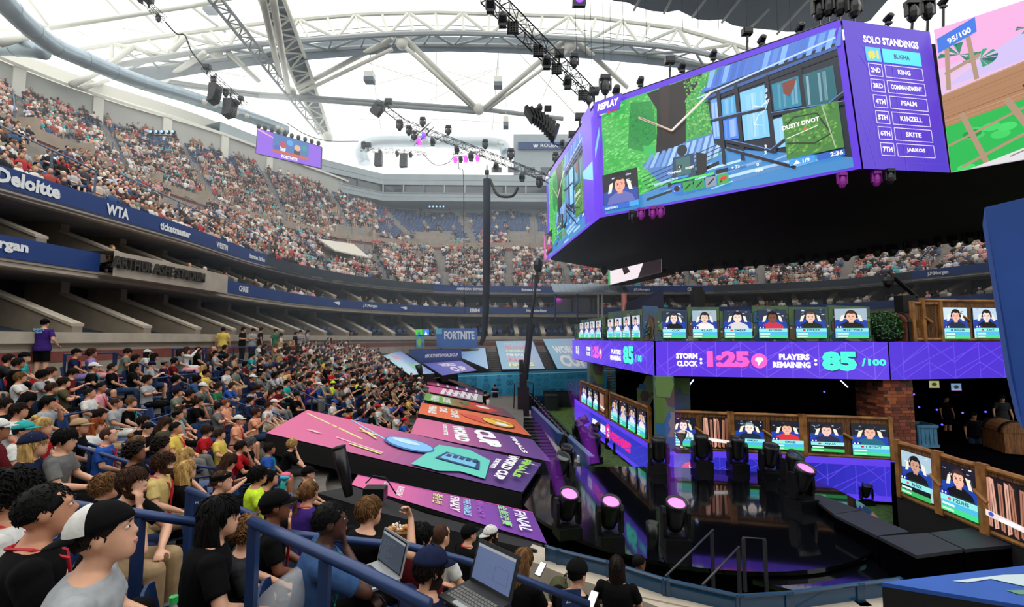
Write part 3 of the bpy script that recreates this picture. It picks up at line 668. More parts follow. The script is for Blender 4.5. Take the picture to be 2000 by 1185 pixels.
def game(cv,w,h):
 cv.rect(0,0,w,h,'#3bb048')
 for i in range(1300):
  u=rs.uniform(0,7.8); v=rs.uniform(0,8.6); k=5.5-u*.1
  c=mix('#2b9c3c','#7ee07a',max(0,min(1,rs.gauss(.45 if v>3 else .6,.28)))); cv.poly([(u,v),(u+.34,v+.08),(u+.1,v+.2)],c,cv.k)
 cv.k+=1
 cv.poly([(2.6,8.6),(4.3,8.2),(4.6,5.2),(3.4,4.4),(2.2,5.0),(2.4,7)],'#1d8a3c'); cv.poly([(3.4,4.9),(4.7,4.4),(4.6,3.7),(3.6,4.0)],'#35b85a')
 for i in range(300):u=rs.uniform(2.4,4.5); v=rs.uniform(4.9,8.2); cv.poly([(u,v),(u+.14,v+.04),(u+.04,v+.16)],mix('#126a2e','#2ba04a',rs.random()),cv.k)
 cv.k+=1
 cv.poly([(4.0,8.9),(8.2,9),(7.2,7),(6.6,4),(6.2,3.2),(4.3,3.0),(4.6,5.5),(4.7,7.4)],'#1c1413'); cv.poly([(5.0,9),(5.8,9),(5.5,6),(5.0,5.)],'#2c1d1a')
 cv.poly([(6.9,7.5),(8.6,9),(9.6,9),(9.2,5.6),(7.2,4.0),(6.7,4.6)],'#2fa34a')
 for i in range(700):u=rs.uniform(6.8,9.2); v=rs.uniform(4.2,8.8); cv.poly([(u,v),(u+.16,v+.04),(u+.05,v+.18)],mix('#1d7c38','#8fd070',rs.random()**1.6),cv.k)
 cv.k+=1
 cv.poly([(3.3,3.4),(5.4,4.0),(6.9,4.3),(9.2,4.5),(9.4,3.0),(7.0,2.2),(4.6,1.6)],'#4a7cc0')
 for i in range(13):u=3.4+i*.45; cv.poly([(u,3.0-i*.06),(u+.3,3.0-i*.06),(u+.9,4.0+i*.03),(u+.62,4.0+i*.03)],mix('#a9cdf0','#6c95d8',rs.random()))
 for i in range(7):cv.line((3.2+.1*i,2.3-.3*i),(9.4,3.6-.28*i),.06,'#20304a')
 cv.poly([(0,0),(16,0),(16,1.1),(9.3,2.9),(6,1.5),(3,1.0),(0,.6)],'#3f86c4')
 for i in range(16):a=rs.uniform(3,13); b=rs.uniform(.1,1.9); cv.line((a,b),(a+rs.uniform(1.5,3.6),b+rs.uniform(-.05,.5)),rs.uniform(.08,.22),mix('#bfe4ff','#2c6cb0',rs.random()))
 cv.poly([(5.2,1.1),(8.8,2.0),(8.8,2.25),(5.2,1.4)],'#10141c'); cv.poly([(3.5,.4),(8.5,1.2),(8.5,1.35),(3.5,.6)],'#162030')
 cv.poly([(8.4,7.0),(8.6,3.6),(9.3,3.0),(16,.6),(16,9),(9.8,9),(8.2,7.6)],'#141b2c')
 cv.poly([(7.9,7.5),(9.4,8.9),(16,9),(16,8.0),(12,7.9)],'#4378d8')
 for i in range(16):u=8.4+i*.5; cv.poly([(u,7.75),(u+.3,7.75),(u+.7,8.9),(u+.35,8.9)],mix('#86b6f5','#2c56b8',rs.random()))
 cv.line((7.7,7.2),(16,8.35),.12,'#b8d2ff'); cv.line((8,7.0),(16,7.7),.22,'#31589a'); cv.line((8.2,6.7),(16,7.2),.12,'#0c1220')
 for(a,b,c_,d,col)in((8.6,3.9,.5,2.9,'#5f9af0'),(9.3,5.3,.9,1.3,'#4aa4d8'),(9.3,3.6,.9,1.5,'#3c7ce0'),(10.5,3.2,1.5,3.5,'#7cc4f0'),(12.4,4.7,1.5,1.9,'#1d7f9c'),(12.2,2.2,1.3,2.0,'#8ac6f2'),(14.1,4.4,1.6,2.2,'#12606c'),(13.7,2.6,2,1.4,'#3c7fc4')):
  cv.poly([(a,b),(a+c_,b-.12),(a+c_,b+d),(a,b+d-.05)],col)
  for j in range(5):x=a+rs.uniform(0,c_*.8); cv.poly([(x,b+.1),(x+.12,b+.1),(x+.18,b+d*.9),(x+.04,b+d*.9)],mix(col,'#cfeaff',rs.uniform(.1,.5)))
 cv.poly([(13.0,5.7),(13.0,6.4),(13.8,6.5),(13.6,5.9),(13.3,5.4)],'#7a3a2c')
 for x in(9.15,10.3,12.15,14.0):cv.poly([(x-.1,1.9),(x+.14,1.8),(x+.12,7.3),(x-.1,7.2)],'#0e1626')
 for a,b in(((8.5,5.2),(12,5.0)),((9.4,3.5),(12.2,1.9)),((12.2,4.5),(16,4.0)),((11.9,2.0),(16,4.6)),((9.4,2.9),(13.2,.6))):cv.line(a,b,.2,'#0d1422'); cv.line((a[0],a[1]+.14),(b[0],b[1]+.14),.05,'#5d86d0')
 cv.line((3.3,7.1),(5.8,5.3),.16,'#cdb9a8'); cv.line((5.8,5.3),(8.7,7.3),.17,'#e4d8d0'); cv.line((3.4,7.05),(5.8,5.2),.05,'#6a4a40')
 for v in(6.1,5.7,5.3,2.3,1.9):cv.text('3',12.0-(6.1-v)*.1,v,.26,'#dff2ff',.03,shear=.1)
 pts=[(11.3,5.4),(11.7,5.2),(12.2,5.6),(11.9,4.9),(11.5,4.7),(11.2,4.1),(11.7,3.9)]
 for a,b in zip(pts,pts[1:]):cv.line(a,b,.04,'#f2f6ff')
 cv.ell(6.45,3.6,.36,.42,'#1d2026'); cv.poly([(5.75,3.2),(7.2,3.2),(7.3,1.4),(6.9,.9),(6.0,.9),(5.6,1.6)],'#26405c'); cv.rect(5.95,1.75,1.0,1.3,'#3c6a6a'); cv.poly([(7.4,3.2),(8.1,2.9),(8.0,1.6),(7.3,1.2)],'#15151b'); cv.rect(6.05,2.3,.3,.22,'#101418'); cv.text('+',6.1,2.33,.15,'#ffffff',.03)
 cv.text('CONFIRM',5.3,2.0,.17,'#ffffff',.03,shear=.1); cv.text('RESET',6.6,2.1,.17,'#ffffff',.03)
 cv.rect(12.8,1.25,2.9,3.0,'#3f7d35')
 for i in range(200):a=rs.uniform(12.85,15.4); b=rs.uniform(1.3,4.1); cv.poly([(a,b),(a+.2,b+.05),(a+.1,b+.2)],mix('#2a5c26','#79b850',rs.random()),cv.k)
 cv.k+=1
 mp=[(12.9,3.4),(13.4,3.9),(14.6,3.8),(14.9,3.0),(15.2,2.3),(14.3,1.9),(13.3,2.2),(12.9,2.3)]
 for a,b in zip(mp,mp[1:]):cv.line(a,b,.09,'#22301c')
 cv.line((14.9,4.2),(15.3,1.3),.06,'#a8b894'); cv.line((12.9,2.6),(14.6,3.0),.05,'#f2f2e4'); cv.text('DUSTY DIVOT',12.75,3.2,.3,'#f4f8f0',.04,w=1.95,rot=.03); cv.ell(13.9,3.0,.09,.09,'#e05030',8)
 cv.rect(12.9,.75,1.35,.4,'#3f9ae0'); cv.text('1/9',13.6,.8,.26,'#f4f8ff',.03); cv.poly([(13.1,.8),(13.3,1.08),(13.5,.8)],'#f4f8ff'); cv.rect(14.35,.75,1.35,.4,'#245fc0'); cv.text('2:36',15.0,.82,.28,'#f4f8ff',.04,w=.62)
 for i,c_ in enumerate(('#3470d0','#2a9a48','#2a9a48','#8a93a4','#3aa850')):
  cv.rect(5.55+i*.78,.45,.7,.72,c_); cv.line((5.7+i*.78,.62),(6.1+i*.78,.98),.1,'#1b1410' if i else '#e8e8ee')
 cv.ell(9.05,.85,.24,.14,'#d83028'); cv.ell(5.9,.8,.2,.22,'#1c140c')
 cv.rect(5.5,1.5,1.3,.16,'#3a90f0'); cv.text('75/100',5.6,1.52,.12,'#ffffff'); cv.rect(5.5,1.28,3.0,.16,'#4ad860'); cv.rect(8.6,1.25,.8,.3,'#10161e')
 for t,u,v in(('+ 73',9.6,1.35),('0',11.1,1.2),('354',11.0,.8)):cv.text(t,u,v,.22,'#f4f8ff',.03)
def portrait(cv,u,v,w,h,shirt,hair,bg='#0f1424',chair='#e8e2cc',skin='#e8b49c',look=0,cap=None):
 """head and shoulders of a seated player with headset in a gaming chair"""
 cv.rect(u,v,w,h,bg); X=lambda a:u+w*a; Y=lambda b:v+h*b
 cv.poly([(X(0),Y(0)),(X(0),Y(.42)),(X(.4),Y(.5)),(X(.6),Y(.5)),(X(1),Y(.4)),(X(1),Y(0))],'#1d3fa0')
 for k in range(9):a=rs.uniform(.02,.9); b=rs.uniform(.6,.95); cv.rect(X(a),Y(b),w*rs.uniform(.03,.12),h*rs.uniform(.01,.06),mix('#5c6c84','#dfe8f4',rs.random()))
 c=.5+look
 for s in(-1,1):cv.poly([(X(c+s*.18),Y(.72)),(X(c+s*.3),Y(.66)),(X(c+s*.36),Y(.36)),(X(c+s*.26),Y(.38))],chair)
 cv.poly([(X(c-.4),Y(0)),(X(c-.33),Y(.22)),(X(c-.12),Y(.36)),(X(c+.12),Y(.36)),(X(c+.34),Y(.22)),(X(c+.42),Y(0))],shirt)
 cv.poly([(X(c-.07),Y(.3)),(X(c+.07),Y(.3)),(X(c+.08),Y(.46)),(X(c-.08),Y(.46))],mix(skin,'#000000',.12))
 cv.ell(X(c),Y(.66),w*.185,h*.27,hair,20); cv.ell(X(c),Y(.585),w*.155,h*.23,skin,20)
 cv.poly([(X(c-.16),Y(.68)),(X(c-.14),Y(.83)),(X(c),Y(.9)),(X(c+.14),Y(.83)),(X(c+.165),Y(.68)),(X(c+.1),Y(.76)),(X(c+.02),Y(.74)),(X(c-.08),Y(.77))],cap or hair)
 for s in(-1,1):
  cv.ell(X(c+s*.06),Y(.6),w*.03,h*.017,'#2a1c18',8); cv.line((X(c+s*.03),Y(.645)),(X(c+s*.1),Y(.65)),h*.014,'#3a2a22')
  cv.ell(X(c+s*.175),Y(.6),w*.035,h*.07,'#15151b',10)
 cv.poly([(X(c-.012),Y(.6)),(X(c+.02),Y(.53)),(X(c-.02),Y(.53))],mix(skin,'#803020',.3)); cv.line((X(c-.04),Y(.475)),(X(c+.04),Y(.475)),h*.016,'#a04a44')
 n=10
 for k in range(n):a0=pi*(k/n); a1=pi*((k+1)/n); cv.line((X(c+.19*math.cos(a0)),Y(.63+.28*math.sin(a0))),(X(c+.19*math.cos(a1)),Y(.63+.28*math.sin(a1))),w*.02,'#15151b')
def face_main(cv,w,h):
 cv.rect(0,0,16.6,9.3,'#5b2fd6'); f0=cv.f; cv.f=lambda u,v,k:f0(.5+u*.985,.18+v*.965,k); game(cv,16,9)
 cv.f=f0; cv.poly([(0,9.3),(0,8.25),(2.3,8.0),(2.6,9.3)],'#5b2fd6'); cv.text('REPLAY',.35,8.5,.55,'#ffffff',.06,shear=.25,w=1.95); cv.text('Asport',.5,8.02,.16,'#ffffff',.02); cv.ell(1.35,8.1,.14,.14,'#e02030',12); cv.rect(1.6,8.03,.6,.14,'#a8283a')
 cv.poly([(.0,5.5),(.0,4.7),(.45,6.5),(.45,7.2)],'#7fc0ff')
 cv.rect(.55,.3,2.95,2.9,'#0a0e1c'); portrait(cv,.6,.75,2.85,2.4,'#6068b4','#20161a','#0a0e1c','#eef0dc','#f0a890'); cv.rect(.55,.3,2.2,.42,'#1f62c8'); cv.text('marteen',.7,.4,.2,'#e8f2ff',.02); cv.rect(2.75,.3,.75,.42,'#3aa0e8')
def face_side(cv,w,h):
 cv.rect(0,0,16.6,9.3,'#6a3fe0'); f0=cv.f; cv.f=lambda u,v,k:f0(1.+u*.83,.25+v*.94,k); game(cv,16,9); cv.f=f0
 cv.rect(1.1,.3,2.6,2.3,'#0a0e1c'); portrait(cv,1.2,.7,2.4,1.8,'#c03048','#20161a','#0a0e1c','#eef0dc','#f0b0a0')
 cv.rect(14.4,0,2.2,9.3,'#6a3fe0'); cv.poly([(14.4,4.0),(16.6,3.0),(16.6,4.6),(14.4,4.6)],'#8ad4f0'); cv.poly([(0,3.4),(0,0),(1.1,0)],'#e060c0'); cv.text('REPLAY',1.2,8.3,.5,'#ffffff',.06,shear=.2)
def face_rank(cv,w,h):
 cv.rect(0,0,10,15,'#4a22c0')
 for k in range(14):
  a=rs.uniform(-2,12),rs.uniform(0,15); t=rs.choice([0,pi/3,-pi/3,pi/2]); cv.line((a[0]-6*math.cos(t),a[1]-6*math.sin(t)),(a[0]+6*math.cos(t),a[1]+6*math.sin(t)),.06,'#5c34d2')
 cv.text('SOLO STANDINGS',5.2,12.85,.8,'#ffffff',.045,align='c',w=6.3)
 rows=[('#1','BUGHA'),('2ND','KING'),('3RD','COMMANDMENT'),('4TH','PSALM'),('5TH','K1NZELL'),('6TH','SKITE'),('7TH','JARKOS')]
 for i,(a,b)in enumerate(rows):
  y=11.0-i*1.62
  if i==0:cv.rect(2.1,y,1.7,1.45,'#45c8ea'); cv.rect(4.0,y,4.4,1.45,'#45dcf2'); cv.text(a,2.95,y+.25,.9,'#e8d040',.05,align='c',w=1.2)
  else:cv.frame(2.2,y+.1,1.5,1.25,.07,'#e6dcff'); cv.frame(4.05,y+.1,4.3,1.25,.07,'#e6dcff'); cv.text(a,2.95,y+.45,.52,'#ffffff',.04,align='c',w=1.1)
  L=len(b); cv.text(b,6.2,y+.5,.5,'#ffffff' if i else '#123a78',.035,align='c',w=min(3.6,L*.36))
def face_wood(cv,w,h):
 cv.rect(0,0,16,9,'#dcb8dc'); cv.poly([(0,9),(16,9),(16,7.5),(0,6.5)],'#e8a8d8'); cv.poly([(0,5.2),(16,7),(16,9),(8,9)],'#c8b8e8')
 for k,(x,y,s)in enumerate(((1.2,7.0,1.2),(2.2,6.4,.9),(4.6,7.4,.55),(6.6,7.8,.6))):
  for j in range(9):t=rs.uniform(0,2*pi); cv.poly([(x,y),(x+s*math.cos(t),y+s*math.sin(t)*.6),(x+s*math.cos(t+.3),y+s*.6*math.sin(t+.3))],mix('#0e5a52','#2aa878',rs.random()))
 cv.poly([(0,4.8),(16,7.6),(16,5.2),(0,2.8)],'#a87a58')
 for k in range(10):cv.line((0,2.95+k*.2),(16,5.4+k*.23),.04,mix('#7c553c','#c49a76',rs.random()))
 cv.poly([(0,2.8),(16,5.2),(16,0),(0,0)],'#18b04a')
 for k in range(14):x=rs.uniform(0,14); y=rs.uniform(0,3.4); cv.ell(x,y,.5,.25,mix('#0e8038','#40d868',rs.random()),10)
 cv.poly([(4,4.2),(8.5,4.9),(9.5,1.4),(5.5,.8)],'#241a20')
 for k in range(6):cv.poly([(4.4+k*.7,4.2+k*.1),(4.6+k*.7,4.2+k*.1),(5.6+k*.6,1.2),(5.3+k*.6,1.2)],mix('#4a3428','#6c4c38',rs.random()))
 for a,b,t in(((.9,3.4),(1.9,0),.3),((3.2,3.6),(4.6,.4),.35),((0,1.6),(4.2,3.0),.14),((.6,.2),(5,1.9),.16),((4.8,0),(10,4),.35),((6,0),(11,3.4),.25),((.4,5.0),(.6,8.0),.25),((1.9,5.2),(1.7,8.2),.25),((.3,6.0),(2.2,6.6),.2)):cv.line(a,b,t,'#a88a72')
 cv.poly([(1.0,0),(6,1.2),(16,4.6),(16,1.2),(9,0)],'#d8d4d8'); cv.poly([(4,0),(9,2.4),(16,4.2),(16,3.4),(8,0)],'#c4b8b4'); cv.line((3,.3),(12,3),.06,'#7a6a64')
 cv.poly([(.1,7.4),(2.2,8.0),(2.2,8.9),(.1,8.3)],'#2f6fd8'); cv.text('95/100',.7,7.75,.36,'#ffffff',.03,rot=.25,w=1.3)
jscreen(jA1,jA2,T1,T2,16.6,9.3,face_main,'main_screen')
jscreen(jA0,jA1,T0,T1,16.6,9.3,face_side,'side_screen')
b=(jA2-jA3)*.01
jscreen(jA2-b*2,jA3,T2-b*2,T3,10,15,face_rank,'standings_screen')
jscreen(jA3+Vector((.05,0,0)),jA4,T3+Vector((.05,-.1,0)),jA4+(T3-jA3),16,9,face_wood,'wood_screen')
root=thing('inner_hanging_screen','white lit screen hanging low behind the cube','screen',PY(1190,555,38)); off=root.location.copy()
cv=Canvas(quadmap(PY(1188,557,36)-off,PY(1292,531,30)-off,PY(1188,530,36)-off,PY(1292,505,30)-off,10,3)); cv.rect(0,0,10,3,'#f0e4ea'); cv.poly([(0,0),(.5,0),(.4,3),(0,3)],'#3aa868'); cv.poly([(6,0),(10,0),(10,3),(7,3)],'#2a2024'); cv.poly([(3,3),(4,3),(4.6,1.8),(3.4,1.4)],'#2a2024')
cv.build('led_face',E_scr,root); mb=MB(); mb.prism([PY(1188,558,36.2)-off,PY(1292,532,30.2)-off,PY(1320,535,32)-off,PY(1230,556,38)-off],(0,0,.12)); mb.build('bottom_edge',M_black,root)
root=thing('purple_inner_screen','small purple lit screen under the wood picture','screen',PY(1960,325,20)); off=root.location.copy()
cv=Canvas(quadmap(PY(1950,340,20)-off,PY(2100,332,18.5)-off,PY(1943,311,20)-off,PY(2100,270,18.5)-off,10,4)); cv.rect(0,0,10,4,'#8038e0'); cv.poly([(1,4),(1.4,0),(2.6,.2),(3,4)],'#160a20'); cv.rect(3,0,7,4,'#181020'); cv.rect(1.4,0,4,.4,'#b050f0'); cv.build('led_face',E_scr,root)
# ------------------------------------------------------------------ stage
M_gloss=mat('gloss_black','#08090d',.06,spec=.9)
M_fix=mat('fixture_black','#0d0d10',.35)
M_wood=mat('plank_wood','#8a5a2c',.6,noise=.35,scale=3.,stretch=(14,14,1.2),col2='#4a2a12')
M_wood2=mat('rail_wood','#a8743c',.55,noise=.3,scale=2.5,col2='#6a4018')
M_graf=mat('painted_metal','#5f7a45',.6,noise=.4,scale=1.6,col2='#3a5a6a')
M_grafb=mat('painted_blue','#3a6a98',.6,noise=.4,scale=2.2,col2='#5a5a50')
M_intr=mat('stage_black','#050508',1.,spec=0.)
ZT,ZBn,ZL,ZH,ZG,ZF=-.12,-1.29,-2.45,-3.72,-3.72,-4.98
WL=(Vector((3.84,28.9,0)),Vector((4.94,15.8,0))); WM=(Vector((4.94,15.8,0)),Vector((11.7,14.25,0))); WR=(Vector((11.7,14.25,0)),Vector((16.9,15.15,0)))
q0,q1=PZ(1737,856,ZL),PZ(2010,933,ZL); WN=(Vector((q0.x,q0.y,0)),Vector((q1.x,q1.y,0)))
def wp(W,px):
 """plan point of wall W seen at picture column px"""
 k=(px-1000)/FPX; a,b=W; d=b-a
 t=(k*a.y-a.x)/(d.x-k*d.y); return a+d*t
def W3(W,px,z):p=wp(W,px); return Vector((p.x,p.y,z))
def wn(W):t=(W[1]-W[0]).normalized(); return Vector((t.y,-t.x,0))
def panelmap(W,px0,px1,z0,z1,w,h,off=.02,eps=.002):
 n=wn(W)*off
 return quadmap(W3(W,px0,z0)+n,W3(W,px1,z0)+n,W3(W,px0,z1)+n,W3(W,px1,z1)+n,w,h,eps)
def tri(cv,w,h,c,n=9,sd=1,s=1.1):
 r=random.Random(sd)
 for i in range(n):
  x=w*(i+.5)/n; up=i%2
  cv.line((x,0),(x,h),.025,c,cv.k); cv.line((x,h if up else 0),(x+w/n,h*.45),.028,c,cv.k); cv.line((x,h if up else 0),(x-w/n,h*.45),.028,c,cv.k); cv.line((x-w/n,h*.2),(x+w/n,h*.9),.022,c,cv.k)
 cv.k+=1
def band(label,W,pxs,z0,z1,col,art,name,w,h=1.2,group='purple light strips of the stage'):
 root=thing(name,label,'screen',W3(W,pxs[0],z0),0,group); off=root.location.copy()
 f=panelmap(W,pxs[0],pxs[1],z0,z1,w,h); cv=Canvas(lambda u,v,k:f(u,v,k)-off); grad(cv,w,h,col); cv.k=1; art(cv,w,h); cv.build('led_face',E_scr,root)
 mb=MB(); n=wn(W); a,b=W3(W,pxs[0],z0)-off,W3(W,pxs[1],z0)-off; mb.prism([a,b,b+Vector((0,0,z1-z0)),a+Vector((0,0,z1-z0))],-n*.18); mb.build('cabinet',M_intr,root); return root
def art_bl(cv,w,h):
 tri(cv,w,h,'#8a62f0',9)
 cv.text('KILL',1.0,.62,.2,'#ffffff',.04,w=.5); cv.text('FEED',1.0,.36,.2,'#ffffff',.04,w=.55); cv.text('1',1.65,.3,.55,'#ffffff',.05)
 cv.text('STORM',3.6,.62,.22,'#ffffff',.05,w=.85); cv.text('CLOCK',3.6,.34,.22,'#ffffff',.05,w=.85); cv.text('1:25',4.7,.28,.62,'#f25cc8',.06,w=1.4); cv.ell(6.4,.55,.26,.26,'#f25cc8'); cv.ell(6.4,.62,.13,.1,'#ffffff',12)
 cv.text('PLAYERS',8.2,.6,.22,'#ffffff',.05,w=1.3); cv.text('REMAINING',8.0,.32,.22,'#ffffff',.05,w=1.5); cv.text('85',9.8,.22,.74,'#173a5a',.09,w=1.3); cv.text('85',9.8,.26,.74,'#4ff0d8',.06,w=1.25); cv.text('/100',11.2,.4,.28,'#4ff0d8',.04,w=.7)
def art_bm(cv,w,h):
 tri(cv,w,h,'#7a55ea',9)
 cv.text('STORM',.66,.6,.2,'#ffffff',.06,w=.7); cv.text('CLOCK',.68,.34,.2,'#ffffff',.06,w=.68); cv.text(':',1.42,.42,.22,'#ffffff',.06)
 cv.text('1:25',1.68,.3,.56,'#8a2890',.07,w=1.36); cv.text('1:25',1.65,.33,.56,'#f560cc',.07,w=1.34); cv.ell(3.28,.56,.25,.25,'#f560cc'); cv.ell(3.28,.6,.13,.08,'#ffffff',12); cv.poly([(3.22,.56),(3.36,.56),(3.24,.38)],'#ffffff')
 cv.text('PLAYERS',3.88,.6,.2,'#ffffff',.06,w=.9); cv.text('REMAINING',3.68,.34,.2,'#ffffff',.06,w=1.12); cv.text(':',4.9,.42,.22,'#ffffff',.06)
 cv.text('85',5.15,.22,.66,'#1a3060',.09,w=1.02); cv.text('85',5.12,.26,.64,'#48f0d6',.07,w=1.0); cv.text('/',6.24,.42,.26,'#48f0d6',.04); cv.text('100',6.42,.44,.22,'#48f0d6',.05,w=.5)
PUR=['#5a34da','#5630d6','#5632d8']
band('purple light strip along the side gallery with small storm clock',WL,(1118,1277),ZBn,ZT,PUR,art_bl,'storm_clock_strip',13.)
band('purple light strip with large STORM CLOCK 1:25 and PLAYERS REMAINING 85',WM,(1279.5,1730),ZBn,ZT,PUR,art_bm,'storm_clock_strip',7.0)
band('purple light strip with only pale triangle lines beside the brick pillar',WR,(1732,1976),ZBn,ZT,['#4a2ace','#4627c8'],lambda cv,w,h:tri(cv,w,h,'#6a4ae6',5),'triangle_strip',5.)
def art_base(cv,w,h):
 cv.rect(0,0,w,.16,'#5a3ce0'); cv.rect(0,h-.2,w,.2,'#5a3ce0'); tri(cv,w,h,'#5642d8',9)
def art_base_l2(cv,w,h):
 cv.rect(0,0,w,.16,'#5a3ce0'); cv.rect(0,h-.2,w,.2,'#5a3ce0')
 cv.rect(4.3,.42,2.5,.36,'#e8e8f8'); cv.ell(7.25,.6,.38,.38,'#f02880'); cv.ell(7.25,.6,.22,.22,'#ffffff',4); cv.ell(7.25,.6,.1,.1,'#f02880',8); cv.text('COMMANDMENT',7.8,.38,.4,'#f02880',.09,w=2.6)
 for k in range(8):cv.line((4.5+k*.3,.42),(4.5+k*.3,.78),.04,'#8a86d8',cv.k)
 cv.k+=1; tri(cv,w,h,'#4038c4',8)
band('dark blue light strip at the foot of the side gallery with a pink badge',WL,(1121,1277),ZF,ZG,['#4a30d0','#2c34b0','#3432b8','#2f30b4'],art_base_l2,'base_strip',13.)
band('dark blue light strip at the foot of the front gallery behind the trophy',WM,(1278,1738),ZF,ZG,['#3c30c8','#2c2cb0','#2626a8','#3a30c4'],art_base,'base_strip',7.)
f=panelmap(WM,1278,1738,ZF,ZG,7.,1.2,.04); cv=Canvas(f); cv.ell(1.02,.52,.3,.3,'#f4308a',24); cv.frame(.9,.42,.22,.2,.03,'#ffffff'); cv.line((1.01,.3),(1.01,.74),.03,'#ffffff'); cv.rect(1.35,.3,1.2,.3,'#e02878'); cv.ell(2.6,.34,.13,.13,'#f4308a')
tag(cv.build('pink_badge',E_scr),'round pink badge with white mark on the strip behind the trophy','emblem')
def slab(name,pts,z0,z1,m):
 mb=MB(); mb.prism([Vector((p[0],p[1],z0))for p in pts],(0,0,z1-z0)); o=mb.build(name,m); o['kind']='structure'; return o
ring_s=[(3.95,28.9),(5.05,15.95),(11.7,14.45),(17.2,15.3),(21,19),(20,28),(14,31),(6,30.5)]
slab('floor_upper_gallery',ring_s,ZBn-.06,ZBn+.9,M_intr); slab('floor_lower_gallery',ring_s,ZF,ZG-.02,M_intr)
mb=MB()
for a,b in(((12.0,21.5),(19.5,21.5)),((6.5,19),(12.4,19)),((6.2,27.5),(6.5,19)),((19.5,21.5),(19.9,16.5))):
 mb.loft([[Vector((*a,ZG)),Vector((*b,ZG))],[Vector((*a,ZBn)),Vector((*b,ZBn))]],False,closed=False)
mb.build('wall_gallery_rear',M_intr,None,kind='structure')
slab('floor_wing',[(WN[0].x+.05,WN[0].y+.1),(11.7,14.4),(18,15.6),(18,6),(WN[1].x,WN[1].y)],CT+.02,ZG-.06,M_intr)
def player_screen(W,px0,px1,z0,z1,nm,shirt,hair,rootname='player_screen',bg='#0f1424',skin='#f0b8a0',flag=None,low='#42d88a',look=0,gr='portrait screens of the players',chair='#ece8d4',where=''):
 lab=('player screen reading %s: '%nm if nm else 'small portrait screen, ')+where
 root=thing(rootname,lab,'screen',W3(W,px0,z0),0,gr); off=root.location.copy(); h=3.9; w=4.
 f=panelmap(W,px0,px1,z0,z1,w,h,.05,.0012); cv=Canvas(lambda u,v,k:f(u,v,k)-off)
 cv.rect(0,0,w,h,bg); portrait(cv,0,1.25,w,2.65,shirt,hair,bg,chair,skin,look)
 cv.rect(0,1.25,.95,.42,'#1c2494'); cv.ell(.22,1.46,.1,.1,'#ffffff',8); cv.ell(.62,1.46,.08,.12,'#ffffff',8)
 cv.rect(0,.85,w,.46,'#8fe6e2'); cv.rect(0,.42,w,.43,'#4fb8e0' if low else '#10141c'); cv.rect(0,0,w,.42,low or '#38b860'); cv.rect(.15,.5,1.4,.18,'#d8f4fc'); cv.rect(.15,.12,1.3,.16,'#c8f8d8')
 if nm:cv.text(nm,2.3,.93,.3,'#16406a',.03,align='c',w=min(1.9,.34*len(nm)))
 if flag:cv.ell(1.05,1.08,.2,.13,flag,8)
 cv.build('screen_face',E_scr,root)
 mb=MB(); n=wn(W); a,b=W3(W,px0,z0)-off,W3(W,px1,z0)-off; mb.prism([a+n*.03,b+n*.03,b+n*.03+Vector((0,0,z1-z0)),a+n*.03+Vector((0,0,z1-z0))],-n*.08); mb.build('housing',M_fix,root)
 return root
def plank_module(label,W,px0,px1,z0,z1,gr='wooden railing panels of the gallery',n=None,broken=None):
 root=thing('wooden_railing',label,'railing',W3(W,px0,z0),0,gr); off=root.location.copy()
 a,b=W3(W,px0,0),W3(W,px1,0); L=(b-a).length; t=(b-a).normalized(); nn=wn(W); n=n or max(4,int(L/.13)); r=random.Random(int(px0)); rz=math.atan2(t.y,t.x)
 mb=MB()
 for i in range(n):
  p=a+t*(L*(i+.5)/n)-nn*.02; h=(z1-z0)*r.uniform(.86,.93); mb.box(Vector((p.x,p.y,(z0+z1)/2))-off,(L/n*.93,.05,h),rz)
 mb.build('plank_field',M_wood,root)
 for z,nm in((z1-.04,'top_rail'),(z0+.04,'bottom_rail')):
  q=MB(); q.tube([Vector((a.x,a.y,z))-off,Vector(((a.x+b.x)/2,(a.y+b.y)/2,z+r.uniform(-.02,.02)))-off,Vector((b.x,b.y,z))-off],.055,7); q.build(nm,M_wood2,root)
 for p in(a+t*.04,b-t*.04):
  q=MB(); q.box(Vector((p.x,p.y,(z0+z1)/2))+nn*.02-off,(.11,.1,(z1-z0)*1.05),rz); q.build('post',M_wood2,root)
 q=MB(); c=a.lerp(b,.97 if W is WN else .5); q.tube([Vector((c.x,c.y,(z0+z1)/2+.12))+nn*.06-off-t*.12,Vector((c.x,c.y,(z0+z1)/2-.05))+nn*.06-off+t*.14],.045,6); q.build('nailed_batten',M_wood2,root)
 return root
def broken_planks(W,px0,px1,z0,z1,lab,text=False):
 root=thing('plank_screen',lab,'screen',W3(W,px0,z0)); off=root.location.copy(); f=panelmap(W,px0,px1,z0,z1,4,3.9,.05,.002); cv=Canvas(lambda u,v,k:f(u,v,k)-off); cv.rect(0,0,4,3.9,'#100c12'); r=random.Random(5)
 for i in range(7):u=.1+i*.56; d=r.uniform(-.25,.25); cv.poly([(u,r.uniform(.0,.3)),(u+.36,r.uniform(0,.3)),(u+.36+d,r.uniform(3.5,3.9)),(u+d,r.uniform(3.5,3.9))],r.choice(['#d8a490','#a8705a','#e8c8bc','#7a4a3c','#c08a78'])); cv.line((u+.2,.3),(u+.2+d,3.4),.05,'#5a342c')
 cv.poly([(0,.95),(4,.65),(4,1.05),(0,1.4)],'#e8d8d4'); cv.ell(.5,1.15,.25,.17,'#c02828' if not text else '#3a58c0',10); cv.rect(1.2,.85,1.8,.25,'#f8f8f8'); cv.build('screen_face',E_scr,root)
 mb=MB(); n=wn(W); a,b=W3(W,px0,z0)-off,W3(W,px1,z0)-off; mb.prism([a+n*.03,b+n*.03,b+n*.03+Vector((0,0,z1-z0)),a+n*.03+Vector((0,0,z1-z0))],-n*.08); mb.build('housing',M_fix,root)
